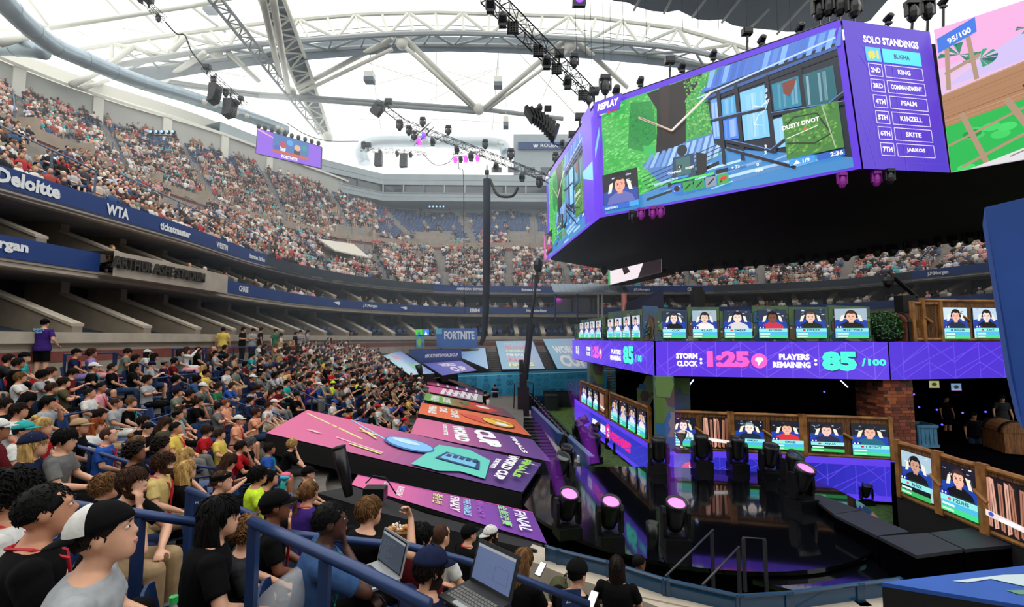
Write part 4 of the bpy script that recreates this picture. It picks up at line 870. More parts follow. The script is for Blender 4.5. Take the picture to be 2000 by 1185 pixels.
for a,b,t in((1297,1419,'with one portrait screen and one plank picture'),(1420,1556,'in the middle, around the pale cap and the red shirt portraits'),(1558,1728,'next to the brick pillar')):plank_module('dark wooden plank railing %s'%t,WM,a,b,ZH,ZL)
plank_module('dark wooden plank railing at the far end of the side gallery',WL,1133,1184,ZH,ZL); plank_module('dark wooden plank railing by the painted corner column',WL,1190,1266,ZH,ZL)
player_screen(WM,1305,1352,-3.6,-2.67,'LETSHE','#e4e8f4','#5a3a3a',skin='#f8e0dc',flag='#d03038',where='pale figure with flag, by the corner column')
broken_planks(WM,1365,1415,-3.62,-2.62,'picture of broken pale planks on the front railing')
player_screen(WM,1427,1482,-3.55,-2.68,'EMQU','#1c2440','#8aa0a8',skin='#f8e4d8',flag='#c02828',where='grey capped boy on the front railing',chair='#f4ecd0')
player_screen(WM,1496,1556,-3.55,-2.66,'CRUE','#d8303c','#2a1814',flag='#e8d048',where='red shirt, between two darker portraits')
player_screen(WM,1570,1633,-3.55,-2.66,'AQUA','#24264a','#2c1a20',low=None,skin='#f4c4b8',flag='#d03038',where='dark jacket and headset')
player_screen(WM,1649,1719,-3.6,-2.66,'LYGHT','#1c6480','#1a1a1e',flag='#c02828',where='teal shirt, next to the brick pillar',chair='#f0e8c8')
sh=['#e8e4ec','#d8dce8','#f0f0f4','#c8c8d8','#d8c0b8','#e0dce8','#e8e0e0','#f0e8ec']; k=0
for a,b in((1137,1146),(1148.5,1157),(1160,1168)):
 player_screen(WL,a,b,-3.6,-2.65,'',sh[k],'#2a2024',gr='portrait screens of the side gallery',where='%s of three beyond the plank picture on the side railing'%('furthest','middle','last')[k]); k+=1
broken_planks(WL,1172,1181,-3.55,-2.65,'narrow picture of planks on the side gallery railing')
for j,(a,b)in enumerate(((1194,1207),(1211,1223),(1227,1240.5),(1245,1260))):
 player_screen(WL,a,b,-3.6,-2.65,'',sh[k],'#4a2c38',gr='portrait screens of the side gallery',where='%s of four before the corner column on the side railing'%('first','second','third','fourth')[j]); k+=1
def scrap(label,W,px0,px1,z0,z1,seed):
 root=thing('scrap_panel',label,'panel',W3(W,px0,z0),0,'painted scrap panels of the upper gallery'); off=root.location.copy(); r=random.Random(seed)
 a,b=W3(W,px0,0),W3(W,px1,0); n=wn(W); mb=MB(); mb.prism([Vector((a.x,a.y,z0))-off,Vector((b.x,b.y,z0))-off,Vector((b.x,b.y,z1-r.uniform(0,.12)))-off,Vector((a.x,a.y,z1))-off],-n*.12); mb.build('sheet',r.choice([M_graf,M_grafb,M_graf]),root)
 w=(b-a).length; f=panelmap(W,px0,px1,z0,z1-.1,w,z1-z0,.012,.001); cv=Canvas(lambda u,v,k:f(u,v,k)-off); H=z1-z0
 for i in range(7):
  u=r.uniform(0,w*.8); v=r.uniform(0,H*.8); s=r.uniform(.15,.45); pts=[(u+s*math.cos(q)*r.uniform(.6,1.2),v+s*math.sin(q)*r.uniform(.6,1.2))for q in(0,.9,1.9,3.1,4.1,5.2)]
  cv.poly(pts,r.choice(['#5a7a3c','#7a9a50','#2f6aa0','#5a4a44','#8a8478','#1c3f78','#4a6a58','#6a503c']));
  for p,q in zip(pts,pts[1:]+pts[:1]):cv.line(p,q,.02,'#121410',cv.k)
  cv.k+=1
 for i in range(4):cv.ell(r.uniform(0,w),r.uniform(0,H),.035,.035,'#b8b0a0',8)
 cv.build('painted_patches',colmat('painted',.5),root); return root
for i,(a,b)in enumerate(((1284,1342),(1343,1405),(1406,1470),(1471,1540),(1541,1618),(1619,1700))):scrap('painted green and blue scrap metal sheet holding the %s portrait'%('black shirt','white shirt','brown haired','dark skinned','black tee and cable','last upper')[i],WM,a,b,-.1,[1.08,1.1,.95,1.12,1.06,1.1][i]-.04,i)
for i,(a,b)in enumerate(((1122,1134),(1134,1178),(1188,1254),(1255,1279))):scrap('painted scrap metal sheet on the upper side gallery, %s'%('narrow end piece','behind the first four small portraits','behind the second four small portraits','by the corner bush')[i],WL,a,b,-.1,[.85,1.05,1.2,1.2][i],20+i)
up=[(1293.5,1338,'CLIX','#15161a','#3a3a40','#f0d8cc','black shirt with red mark, upper row by the corner','#d8dce4'),(1352,1399,'KLASS','#f0e8e8','#3a2422','#e8c8b8','white shirt, upper row',None),(1413,1466,'SMEEF','#d8d4d8','#2c1814','#f0dcd0','brown hair over the face, upper row','#e85050'),(1480,1535,'ASTONISH','#c8304c','#14100e','#7a4c38','dark skin and red collar, upper row',None),(1552,1611,'FWEXY','#1a201e','#5a4434','#e8c4b0','black tee with white cable, upper row','#c02828'),(1629,1692,'LETWIK3','#111114','#4a2c20','#f0bca4','last of the upper row before the bush','#3a60c0')]
for a,b,nm,s_,hr,sk,wh,fl in up:player_screen(WM,a,b,.0,.93,nm,s_,hr,skin=sk,flag=fl,where=wh,bg='#9fb4c4' if nm in('KLASS','LETWIK3')else '#28344c')
k=0
for j,(a,b)in enumerate(((1134,1141),(1144,1152),(1154,1163),(1166,1175.5),(1189,1200),(1203,1216),(1220,1233),(1237.5,1252))):
 player_screen(WL,a,b,.02,.86,'',sh[7-j],'#1c1418',gr='portrait screens of the upper side gallery',skin='#f0c0b0',where='%s of the small upper row'%('first','second','third','fourth','fifth','sixth','seventh','eighth')[j],bg='#c8ccd8')
plank_module('tall wooden plank wall around the two upper screens by the blue pad',WR,1800,1962,-.08,1.25); plank_module('short wooden railing end behind the treasure chest',WR,1780,1838,-.08,1.15)
player_screen(WR,1838,1886,-.02,.98,'BUGHA','#16283c','#120e10',flag='#3a60c0',where='navy shirt with round white mark',bg='#c8dce8'); player_screen(WR,1898,1946,.0,.98,'ZAYT','#0e0e12','#1c1818',skin='#f0d8cc',flag='#d03038',where='close portrait next to the blue pad',bg='#b8d0e4')
for a,b,t in((1737,1814,'of the front wing holding the black jacket portrait'),(1815,1898,'of the front wing holding the PZUHS portrait'),(1899,2030,'of the front wing ending out of the picture')):plank_module('dark wooden plank railing %s'%t,WN,a,b,ZH,ZL)
player_screen(WN,1748,1804,-3.58,-2.62,'RHUX','#121216','#14100e',low=None,skin='#c89a84',flag='#d06070',where='black jacket, first on the front wing',bg='#a8c4d4'); player_screen(WN,1823,1892,-3.58,-2.6,'PZUHS','#0e0e12','#3a2c28',flag='#d06070',where='black shirt with white chair, front wing',bg='#101420'); broken_planks(WN,1905,1996,-3.6,-2.62,'large picture of broken pale planks on the front wing',True)
mb=MB(); n=wn(WN); a,b=W3(WN,1732,ZH)+n*.02,W3(WN,2080,ZH)+n*.02; mb.prism([Vector((a.x,a.y,CT)),Vector((b.x,b.y,CT)),b,a],-n*.06)
tag(mb.build('black_skirt',mat('black_cloth2','#08080a',.9)),'black cloth skirt under the front wing railing','skirt')
def column(label,c,sx,sy,z0,z1,m,rz=0.,bricks=False):
 root=thing('gallery_column',label,'column',(c[0],c[1],z0),rz,None); mb=MB(); H=z1-z0
 if not bricks:
  mb.box((0,0,H/2),(sx,sy,H)); mb.build('shaft',m,root); r=random.Random(int(c[0]*10)); cv=Canvas(quadmap((-sx/2,-sy/2-.004,0),(sx/2,-sy/2-.004,0),(-sx/2,-sy/2-.004,H),(sx/2,-sy/2-.004,H),sx,H,.001))
  for i in range(10):
   u=r.uniform(0,sx); v=r.uniform(0,H); s=r.uniform(.15,.4); cv.poly([(u+s*math.cos(q),v+s*math.sin(q)*1.3)for q in(0,.9,2.2,3.1,4.1,5.2)],r.choice(['#5a7a3c','#2f6aa0','#5a4a44','#8a8478','#6a8a50']))
  cv.build('painted_patches',colmat('painted',.5),root)
 else:
  mb.box((0,0,H/2),(sx,sy,H)); mb.build('mortar_core',mat('mortar','#8a7a6c',.9),root); b=MB(); r=random.Random(4); z=.03
  while z<H-.05:
   h=r.uniform(.085,.13)
   for(ax,ay,L,T)in((1,0,sx,sy),(0,1,sy,sx)):
    u=-L/2+r.uniform(-.1,0)
    while u<L/2:
     w=r.uniform(.16,.34); u0=max(u,-L/2-.015); u1=min(u+w,L/2+.015)
     if u1-u0>.04:
      b.c(r.choice(['#7a3a28','#8a4630','#5a2a20','#6a3222','#a0542c','#3a201a']))
      for s in(-1,1):b.box(((u0+u1)/2*ax+s*T/2*ay,(u0+u1)/2*ay+s*T/2*ax,z+h/2),((u1-u0-.012)*ax+.05*ay,(u1-u0-.012)*ay+.05*ax,h-.015))
     u+=w
   z+=h
  b.build('brick_face',colmat('bricks',.8,noise=.25),root)
 return root
p=W3(WL,1150,0); column('painted green and blue column at the far end of the side gallery',(p.x+.35,p.y+.2),.75,.8,ZG,ZBn,M_grafb)
column('painted scrap column at the gallery corner by the trophy',(5.18,15.75),.62,.9,ZG,ZBn,M_graf,-.25); column('dark set wall behind the corner column with slatted panel',(5.95,16.6),.8,.5,ZG,ZBn,M_grafb,-.2)
column('brown brick pillar between front gallery and wing',(12.05,14.95),.95,1.05,ZG,ZBn,None,.06,True)
for k,(px,w)in enumerate(((1203,.9),)):
 p=W3(WL,px,0); column('black column in the side gallery',(p.x+1.2,p.y),w,.8,ZG,ZBn,M_intr)
def bush(label,c,r0,n=900,seed=1):
 r=random.Random(seed); root=thing('potted_bush',label,'bush',c,0,'bushes along the upper gallery'); mb=MB(); rz=r0[2]
 for i in range(n):
  t=r.uniform(0,2*pi); f=math.acos(r.uniform(-.6,1)); k=r.uniform(.65,1.05); p=Vector((math.sin(f)*math.cos(t)*r0[0],math.sin(f)*math.sin(t)*r0[1],math.cos(f)*rz))*k+Vector((0,0,rz*.7)); s=r.uniform(.03,.06)
  d=Vector((r.gauss(0,1),r.gauss(0,1),r.gauss(0,1))).normalized(); e=d.cross(Vector((r.gauss(0,1),r.gauss(0,1),1))).normalized(); mb.c(r.choice(['#1c4a22','#2c6a30','#123418','#3c7c3c'])); mb.add([p-d*s,p+e*s*.5,p+d*s,p-e*s*.5],[(0,1,2,3)])
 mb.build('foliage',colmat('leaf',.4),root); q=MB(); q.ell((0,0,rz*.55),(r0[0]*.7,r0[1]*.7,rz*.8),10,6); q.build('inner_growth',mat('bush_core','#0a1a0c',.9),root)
p=W3(WR,1742,0); bush('big dark green bush beside the treasure chest',(p.x,p.y+.3,-.08),(.62,.4,.55),1500)
p=W3(WL,1268,0); bush('dark green bush at the corner of the upper gallery',(p.x+.25,p.y,-.1),(.4,.4,.48),900,2)
p=W3(WL,1182,0); bush('small bush between the two groups of four small portraits',(p.x+.2,p.y,-.1),(.35,.5,.45),500,3); p=W3(WL,1127,0); bush('small bush at the far end of the upper gallery',(p.x+.2,p.y,-.1),(.35,.5,.5),500,4)
def chest(label,c,rz,s=1.,m=None):
 root=thing('treasure_chest',label,'chest',c,rz); m=m or M_wood
 mb=MB(); mb.box((0,0,.3*s),(1.1*s,.7*s,.6*s)); mb.build('box',m,root)
 mb=MB(); mb.loft([[Vector((x,math.cos(a)*.37*s,.6*s+math.sin(a)*.3*s))for a in[pi*k/8 for k in range(9)]]for x in(-.56*s,.56*s)],True); mb.build('domed_lid',m,root)
 for x in(-.4,.4):q=MB(); q.loft([[Vector((x*s+d,math.cos(a)*.4*s,.6*s+math.sin(a)*.33*s))for a in[pi*k/8 for k in range(9)]]for d in(-.06*s,.06*s)],True); q.box((x*s,-.36*s,.3*s),(.12*s,.05,.62*s)); q.build('iron_band',M_fix,root)
 q=MB(); q.box((0,-.37*s,.55*s),(.16*s,.06,.2*s)); q.build('lock',mat('brass','#a07a30',.3,metal=.9),root)
M_chest=mat('chest_wood','#5c2c18',.55,noise=.3,scale=4)
p=W3(WR,1790,0); chest('dark red brown treasure chest on the upper gallery beside the bush',(p.x-.1,p.y+.35,-.1),.35,1.0,M_chest)
p=PZ(1985,885,ZG); chest('wooden chest with iron band inside the lower gallery',(p.x+.2,p.y+.4,ZG),1.2,1.1)
p=PZ(1812,874,ZG); root=thing('blue_crate','light blue slatted wooden crate beside the brick pillar','crate',(p.x,p.y+.3,ZG)); M_bc=mat('crate_blue','#4a84a8',.6,noise=.2,scale=5)
for k in range(5):q=MB(); q.box((-.28+k*.14,-.3,.38),(.12,.04,.72)); q.box((-.3,-.28+k*.14,.38),(.04,.12,.72)); q.build('slat',M_bc,root)
for z in(.06,.72):q=MB(); q.box((0,-.33,z),(.74,.05,.1)); q.box((-.33,0,z),(.05,.7,.1)); q.box((.34,0,z),(.05,.7,.1)); q.box((0,.33,z),(.74,.05,.1)); q.build('frame_board',M_bc,root)
for k,(px,py,w,c_)in enumerate(((1815,757,20,'#9a9a60'),(1858,762,20,'#6a8ab0'))):
 a=PY(px,py,19); cv=Canvas(quadmap(a,a+Vector((.42,0,0)),a+Vector((0,0,.28)),a+Vector((.42,0,.28)),4,3)); cv.rect(0,0,4,3,c_); cv.ell(2,1.5,1,.8,'#2a3428'); cv.rect(0,0,4,.3,'#c890e0')
 o=tag(cv.build('monitor',E_scr),'small lit monitor inside the dark gallery, %s'%('by the brick pillar' if k==0 else 'past the first one'),'monitor')
for i,(a,b)in enumerate((((1355,741),(1342,757)),((1638,739),(1656,756)),((1330,798),(1348,803)))):
 q=MB(); q.tube([PY(*a,17.5),PY(*b,17.5)],.022,6); tag(q.build('light_tube',mat('tube_light','#b8c4ff',emit=3.)),'thin lit tube in the dark gallery, %s'%('by the corner column','high near the brick pillar','low above the railing')[i],'lamp')
for i,(px,py)in enumerate(((1610,765),(1680,778),(1688,786),(1795,795),(1830,800),(1880,806),(1925,804),(1840,829),(1931,818),(1785,770))):
 q=MB(); q.ell(PY(px,py,18),.035,8,5); tag(q.build('indicator_light',mat('blue_led','#4038ff',emit=5.)),'tiny blue light glowing in the dark gallery, %s from the corner column'%ORD[i],'lamp','blue indicator lights')
 # ------------------------------------------------------------------ stage decks
ZD0=-4.2
C0=Vector((4.6,13.0)); R0=4.45
pts=[]
for k in range(73):
 a=2*pi*k/72; p=C0+Vector((math.cos(a),math.sin(a)))*R0
 pts.append((p.x,min(p.y,15.3-max(0,p.x-5)*.22)))
root=thing('round_stage_deck','round glossy black stage floor mirroring the purple screens','stage',(C0.x,C0.y,CT)); mb=MB(); mb.prism([Vector((x-C0.x,y-C0.y,ZD0-.08-CT))for x,y in pts[:-1]],(0,0,.08)); mb.build('floor_plate',M_gloss,root)
mb=MB(); mb.loft([[Vector((C0.x+(x-C0.x)*.99-C0.x,C0.y+(y-C0.y)*.99-C0.y,z))for x,y in pts]for z in(0.02,ZD0-.08-CT)],False,closed=False); mb.build('skirt',M_intr,root)
root=thing('low_stage_deck','lower glossy deck mirroring the player count beside the steps','stage',(5.5,8.4,CT)); mb=MB(); zz=-4.32
mb.prism([Vector((PZ(x,y,zz).x-5.5,PZ(x,y,zz).y-8.4,zz-.08-CT))for x,y in((1405,1090),(1470,1132),(1600,1165),(1760,1140),(1700,1090),(1640,1052),(1590,1040),(1480,1062))],(0,0,.08)); mb.build('floor_plate',M_gloss,root)
def riser(label,px,z0,z1,w=None):
 P=[PZ(x,y,z1)for x,y in px]; c=sum(P,Vector())/len(P); root=thing('stage_riser',label,'riser',(c.x,c.y,z0),0,'black stage risers'); mb=MB(); o=Vector((c.x,c.y,z0)); mb.prism([p-o for p in P],(0,0,-.06)); mb.build('top_plate',mat('riser_top','#23252e',.55,noise=.1),root)
 mb=MB(); Q=[(p-o)*1.-Vector((0,0,.06))for p in P]; Q=[Vector((q.x*.985,q.y*.985,q.z))for q in Q]; mb.loft([[Vector((q.x,q.y,0))for q in Q],Q],True); mb.build('skirt',M_intr,root)
riser('black riser top nearest the moving lights by the purple strip',((1578,966),(1600,965),(1682,996),(1628,1003)),CT,-4.0)
riser('middle long black riser beside the grass',((1628,1004),(1682,997),(1776,1038),(1713,1046)),CT,-3.85)
riser('wide dark riser before the front wing',((1716,1047),(1812,1040),(1880,1072),(1790,1084)),CT,-3.75)
riser('large dark riser reaching under the front wing',((1815,1040),(1915,1028),(1995,1062),(1885,1072)),CT,-3.75)
p=PZ(1333,935,ZD0); root=thing('trophy','silver two-handled trophy cup on a clear stand on the stage','trophy',(p.x,p.y,-3.42)); M_cup=mat('polished_silver','#a8a090',.15,metal=1.)
mb=MB(); mb.lathe([(.1,.12),(.05,.16),(.03,.24),(.035,.3),(.05,.34),(.12,.44),(.16,.56),(.17,.62),(.15,.62),(.1,.46),(0,.4)],n=18); mb.build('cup',M_cup,root,True)
for s in(-1,1):q=MB(); q.tube([Vector((s*.14,0,.58)),Vector((s*.22,0,.58)),Vector((s*.23,0,.46)),Vector((s*.1,0,.4))],.014,6); q.build('handle',M_cup,root)
mb=MB(); mb.box((0,0,.09),(.34,.34,.06)); mb.box((0,0,.04),(.42,.42,.05)); mb.build('base',mat('trophy_base','#5a5244',.3,metal=.7),root)
mb=MB(); mb.box((0,0,(ZD0+3.42)/2),(.36,.36,-(ZD0+3.42)))
M_clear=mat('clear_acrylic','#e8f0ff',.03,alpha=.18); o=tag(mb.build('clear_plinth',M_clear),'clear acrylic plinth carrying the trophy','plinth'); o.location=(p.x,p.y,0); o.location.z=0; o.location=(p.x,p.y,ZD0-(ZD0+3.42)/2+(3.42+ZD0)/2+0); o.location.z=ZD0-ZD0;
o.location=(p.x,p.y,-3.42-(ZD0+3.42)/2*0); o.location.z=-3.42+0
M_lens=mat('lens_glass','#20242c',.05,spec=.9); M_pink=mat('pink_lens','#ff6ae4',emit=1.5)
def moving_head(label,loc,s=1.,pan=0.,tilt=0.,lit=None,group='moving stage lights',n=14):
 root=thing('moving_light',label,'stage light',loc,pan,group); mb=MB(); mb.box((0,0,.09*s),(.42*s,.36*s,.18*s)); mb.box((0,0,.2*s),(.3*s,.28*s,.05*s)); mb.build('base',M_fix,root)
 for a in(-1,1):q=MB(); q.loft([[Vector((a*.2*s+dx*s,dy*w*s,z*s))for dx,dy in((-.025,-.09),(.035,-.09),(.035,.09),(-.025,.09))]for z,w in((.2,.8),(.35,1.1),(.58,1.0),(.66,.6))],True); q.build('yoke_arm',M_fix,root)
 R=Matrix.Rotation(tilt,3,'X'); c=Vector((0,0,.5*s))
 h=MB(); h.lathe([(.06*s,-.26*s),(.13*s,-.22*s),(.16*s,-.1*s),(.155*s,.06*s),(.17*s,.2*s),(.175*s,.3*s),(.15*s,.3*s),(.14*s,.26*s)],c,n,R); h.build('head',M_fix,root,True)
 l=MB(); l.lathe([(0.001,.27*s),(.14*s,.265*s),(.145*s,.262*s)][::-1],c,n,R); l.build('lens',lit or M_lens,root)
 return root
def mh(label,px,py,z,s,pan=0.,tilt=0.,lit=None):
 p=PZ(px,py,z); return moving_head(label,(p.x,p.y,z),s,pan,tilt,lit)
mh('moving light shining pink next to the dark deck edge, the lowest tilt',1108,1046,ZD0,1.22,.25,.42,M_pink)
mh('moving light with pink lens in the middle of the three lit ones',1191,1062,ZD0,1.18,.1,.4,M_pink)
mh('moving light with bright pink lens and beam pointing straight up',1320,1068,ZD0,1.2,-.05,.38,M_pink)
for t,x,y,z,s,pn,tl in(('black moving light leaning back between the walkway and the deck',1096,952,ZD0,1.2,.3,.5),('tall moving light at the deck edge behind the first pink one',1105,925,ZD0,1.1,.5,.3),('large purple-lit moving light at the walkway end',1158,905,CT,1.5,.6,.3),('black moving light beside the trophy towards the corner column',1287,922,ZD0,1.35,0,.1),('black moving light beside the trophy towards the pillar',1371,915,ZD0,1.35,0,-.05),('black moving light below the AQUA screen',1441,918,ZD0,1.3,0,.1),('black moving light leaning at the deck edge',1505,935,ZD0,1.3,0,.3),('black moving light tilting towards the pillar',1548,955,ZD0,1.3,.2,.5),('moving light with dim pink lens at the deck edge',1566,992,ZD0,1.35,.3,.45)):mh(t,x,y,z,s,pn,tl,M_pink if 'dim' in t else None)
for i,(x,y)in enumerate(((1190,876),(1206,887),(1224,898),(1241,903))):mh('small squat light on the grass along the side strip, %s from the far end'%ORD[i],x,y,CT,.75,.3,1.2)
for i,(x,y)in enumerate(((1611,965),(1692,985))):mh('small light at the foot of the front strip, %s'%('beyond the first riser' if i==0 else 'beside the grass'),x,y,CT,.8,0,.4)
for i in range(17):
 t=i/16; x=1022+(1104-1022)*t**1.35; y=775+(893-775)*t**1.2; p=PZ(x,y,CT); moving_head('black moving light, %s from the far end of the long file along the grass'%ORD[i],(p.x,p.y,CT),1.3,1.2,.5,None,'file of lights along the grass',10)
for i,(x,y)in enumerate(((1130,868),(1142,880),(1153,872),(1165,862),(1135,848))):mh('black light %s in the cluster between grass and side strip'%('in front','tilting to the trophy','in the middle','touching the strip','at the back')[i],x,y,CT,1.3,.4*i,.3+.2*i)
M_beam=bpy.data.materials.new('beam_glow'); M_beam.use_nodes=True; nt=M_beam.node_tree; nt.nodes.clear(); o_=nt.nodes.new('ShaderNodeOutputMaterial'); e_=nt.nodes.new('ShaderNodeEmission'); e_.inputs[0].default_value=(.28,.03,.55,1); g_=nt.nodes.new('ShaderNodeTexCoord'); x_=nt.nodes.new('ShaderNodeSeparateXYZ'); m_=nt.nodes.new('ShaderNodeMapRange'); m_.inputs[1].default_value=0; m_.inputs[2].default_value=1; m_.inputs[3].default_value=.9; m_.inputs[4].default_value=0; nt.links.new(g_.outputs['Generated'],x_.inputs[0]); nt.links.new(x_.outputs[2],m_.inputs[0]); nt.links.new(m_.outputs[0],e_.inputs[1]); nt.links.new(e_.outputs[0],o_.inputs['Volume'])  # emissive volume: the beams glow by themselves in place of lit haze
for lab,px,py,z,top,r0,r1 in(('violet haze beam rising from the bright upright light to the trophy',1319,990,-3.5,2.4,.14,.2),('violet haze beam over the walkway end lights',1160,905,-4.0,2.6,.2,.35),('violet haze beam over the pink light at the deck edge',1097,965,-3.5,1.8,.14,.24)):
 p=PZ(px,py,z); mb=MB(); mb.tube([Vector((0,0,0)),Vector((0,0,top))]if px>1200 else[Vector((0,0,0)),Vector((-.5,.8,top))],[r0,r1],16); tag(mb.build('light_beam',M_beam,None,True),lab,'light beam',None,'stuff').location=p
for lab,px,z1 in(('tall black flight case on the grass by the teal backdrop',((1056,762),(1085,758),(1118,760),(1090,766)),-3.9),('black box in front of the tall case on the grass',((1063,772),(1080,768),(1092,771),(1072,776)),-4.1)):
 P=[PZ(x,y,z1)for x,y in px]; c=sum(P,Vector())/4; root=thing('flight_case',lab,'case',(c.x,c.y,CT)); mb=MB(); mb.box((0,0,(z1-CT)/2),((P[2]-P[0]).length*.8,1.3,z1-CT)); mb.build('body',mat('case_green','#101c1c',.6),root); q=MB(); q.box((0,0,z1-CT),((P[2]-P[0]).length*.82,1.34,.05)); q.build('lid',M_fix,root)
 # ------------------------------------------------------------------ roof
M_steel=mat('roof_steel','#cfd0c6',.5,noise=.04,scale=1.)
M_steel2=mat('roof_steel_grey','#8f9698',.5)
M_deckg=mat('roof_deck_grey','#5a6874',.7,noise=.15,scale=.5)
M_duct=mat('duct_metal','#9fb0bb',.35,metal=.55,noise=.08,scale=1.)
M_fab=bpy.data.materials.new('roof_fabric'); M_fab.use_nodes=True; nt=M_fab.node_tree; nt.nodes.clear()
_o=nt.nodes.new('ShaderNodeOutputMaterial'); _m=nt.nodes.new('ShaderNodeMixShader'); _t=nt.nodes.new('ShaderNodeBsdfTransparent'); _l=nt.nodes.new('ShaderNodeBsdfTranslucent')
_t.inputs[0].default_value=(1,1,1,1); _l.inputs[0].default_value=(.95,.95,.9,1); _m.inputs[0].default_value=.14
nt.links.new(_t.outputs[0],_m.inputs[1]); nt.links.new(_l.outputs[0],_m.inputs[2]); nt.links.new(_m.outputs[0],_o.inputs[0])
RO=[p+(p-Vector((8,25,0))).normalized()*4 for p in RR]
RI=[Vector((8,25,0))+(p-Vector((8,25,0)))*.55 for p in RR]; RII=[Vector((8,25,0))+(p-Vector((8,25,0)))*.05 for p in RR]
mb=MB(); mb.loft([atz(RO,24.2),atz([a.lerp(b,.3)for a,b in zip(RO,RI)],38),atz([a.lerp(b,.6)for a,b in zip(RO,RI)],47),atz(RI,52),atz(RII,56)],False,closed=False)
mb.build('ceiling_fabric',M_fab,None,kind='structure')
mb=MB(); mb.loft([atz(inward(RR,-.6),21.3),atz(RO,23.2),atz(RO,24.2)],False,closed=False); mb.build('trim_roof_gutter',M_white,None,kind='structure')
ed=[(1165,-10),(1200,2),(1226,5),(1245,14),(1275,22),(1303,24),(1325,20),(1345,30),(1362,38),(1385,40),(1410,38),(1432,50),(1466,55),(1500,58),(1535,62),(1580,62),(1640,60),(1700,40),(1760,-30),(1800,-300),(1000,-300)]
zc=30.
mb=MB(); P=[PZ(x,max(y,-200),zc)for x,y in ed]; mb.prism(P,(0,0,.8)); mb.build('ceiling_dark_leaf',mat('leaf_dark','#33475c',.7,noise=.12,scale=.2),None,kind='structure')
def beam(name,a,b,r,m=None,n=8,flat=None):
 mb=MB(); mb.tube([a,b],r,n); o=mb.build(name,m or M_steel,None,True); o['kind']='structure'; return o
for a,b in(((1253,-8),(1238,20)),((1311,-2),(1297,26)),((1380,-4),(1352,34)),((1447,-4),(1410,44)),((1502,18),(1462,58)),((1583,-4),(1518,66))):beam('roof_beam_rib',PZ(*a,zc-.3),PZ(*b,zc-.3),.12,M_steel2)
def trussed(name,top,bot,n,r=.22,rw=.13,m=None):
 """space truss between two poly-lines of 3D points"""
 T=resample(top,sum((b-a).length for a,b in zip(top,top[1:]))/n); B=resample(bot,sum((b-a).length for a,b in zip(bot,bot[1:]))/n); n=min(len(T),len(B))
 mb=MB(); mb.tube(T,r,7); mb.tube(B,r,7)
 for i in range(n):
  mb.tube([T[i],B[i]],rw*.8,5)
  if i<n-1:mb.tube([T[i],B[i+1]]if i%2 else[B[i],T[i+1]],rw,6)
 o=mb.build(name,m or M_steel,None,False); o['kind']='structure'; return T,B
Yb=50
topc=[(150,97,44),(300,73,46),(500,46,48),(596,37,49),(715,27,50),(850,24,50),(1000,28,50),(1152,33,50),(1330,56,48),(1480,100,46),(1600,150,44)]
botc=[(218,130,45),(350,107,46),(481,89,47),(560,82,48),(753,67,49),(880,64,49.5),(1000,68,49.5),(1127,76,49),(1330,94,48),(1405,110,47),(1560,160,45)]
undc=[(238,142,48),(350,128,49),(500,108,50),(601,99,51),(800,88,52),(1000,90,52),(1127,98,52),(1253,106,51),(1354,121,50),(1500,170,48)]
TC=[PY(*p)for p in topc]; BC=[PY(*p)for p in botc]; UC=[PY(*p)for p in undc]
trussed('roof_truss_beam',TC,BC,26,.26,.2); trussed('roof_truss_beam',BC,UC,20,.3,.14,M_steel2)
mb=MB(); UU=resample(UC,4); TB=resample([p+Vector((0,2.5,-.6))for p in BC],4); n=min(len(UU),len(TB)); mb.loft([UU[:n],TB[:n]],False,closed=False)
T2_=[p+Vector((0,3,-.8))for p in TC]; T2_=resample(T2_,4); n=min(len(TB),len(T2_)); mb.loft([TB[:n],T2_[:n]],False,closed=False); mb.build('ceiling_service_deck',M_deckg,None,kind='structure')
for k in(.35,.55):
 mb=MB(); mb.tube([a.lerp(b,k)+Vector((0,1,0))for a,b in zip(TC,BC)],.05,4); mb.build('roof_beam_walkway',M_steel2,None,kind='structure')
def bm(x0,y0,Y0,x1,y1,Y1,r,m=None):beam('roof_beam',PY(x0,y0,Y0),PY(x1,y1,Y1),r,m)
for a in((512,-5,34,546,147,50,.3),(533,-5,34,563,177,52,.3),(766,76,50,581,172,56,.3),(766,96,50,586,182,56,.22),(789,73,50,930,210,57,.32),(792,92,50,925,212,57,.24),(1101,81,50,945,212,57,.32),(1112,96,50,952,214,57,.2),(1127,81,50,1225,170,56,.3),(400,103,46,316,160,50,.28),(445,101,47,505,158,52,.28),(96,55,38,385,10,42,.2),(385,10,42,470,-8,42,.2),(0,84,32,54,70,34,.3),(210,130,44,262,90,45,.28),(262,90,45,306,113,46,.26),(330,106,46,365,70,46,.26),(395,68,46,440,100,47,.26),(0,58,40,90,52,41,.12),(54,-4,40,95,52,42,.15),(250,-4,44,330,75,50,.15),(370,10,44,440,62,48,.16),(205,-4,44,235,30,46,.12),(140,165,36,205,135,44,.25),(160,172,36,210,158,44,.2),(930,212,57,1100,232,58,.3,M_steel2),(505,183,56,930,212,57,.26,M_steel2),(505,188,56,930,219,57,.26,M_steel2),(329,158,50,505,183,56,.22,M_steel2),(320,163,50,505,189,56,.2,M_steel2)):
 bm(*a[:7],a[7]if len(a)>7 else None)
for x,y,Y in((785,84,50),(567,180,56),(935,213,57),(1114,88,50),(420,100,47),(640,268,62)):mb=MB(); mb.ell(PY(x,y,Y),.75,10,6); mb.build('roof_beam_joint',M_steel,None,True,kind='structure')
trussed('roof_truss_beam',[PY(402,-8,32),PY(500,112,44),PY(560,186,54),PY(622,262,64)],[PY(428,-8,32),PY(512,100,44),PY(568,178,54),PY(634,256,64)],22,.14,.07,M_steel2)
A=[PY(508,-8,38),PY(581,165,56),PY(632,268,66)]; B=[PY(556,-8,38),PY(602,121,52),PY(648,263,66)]
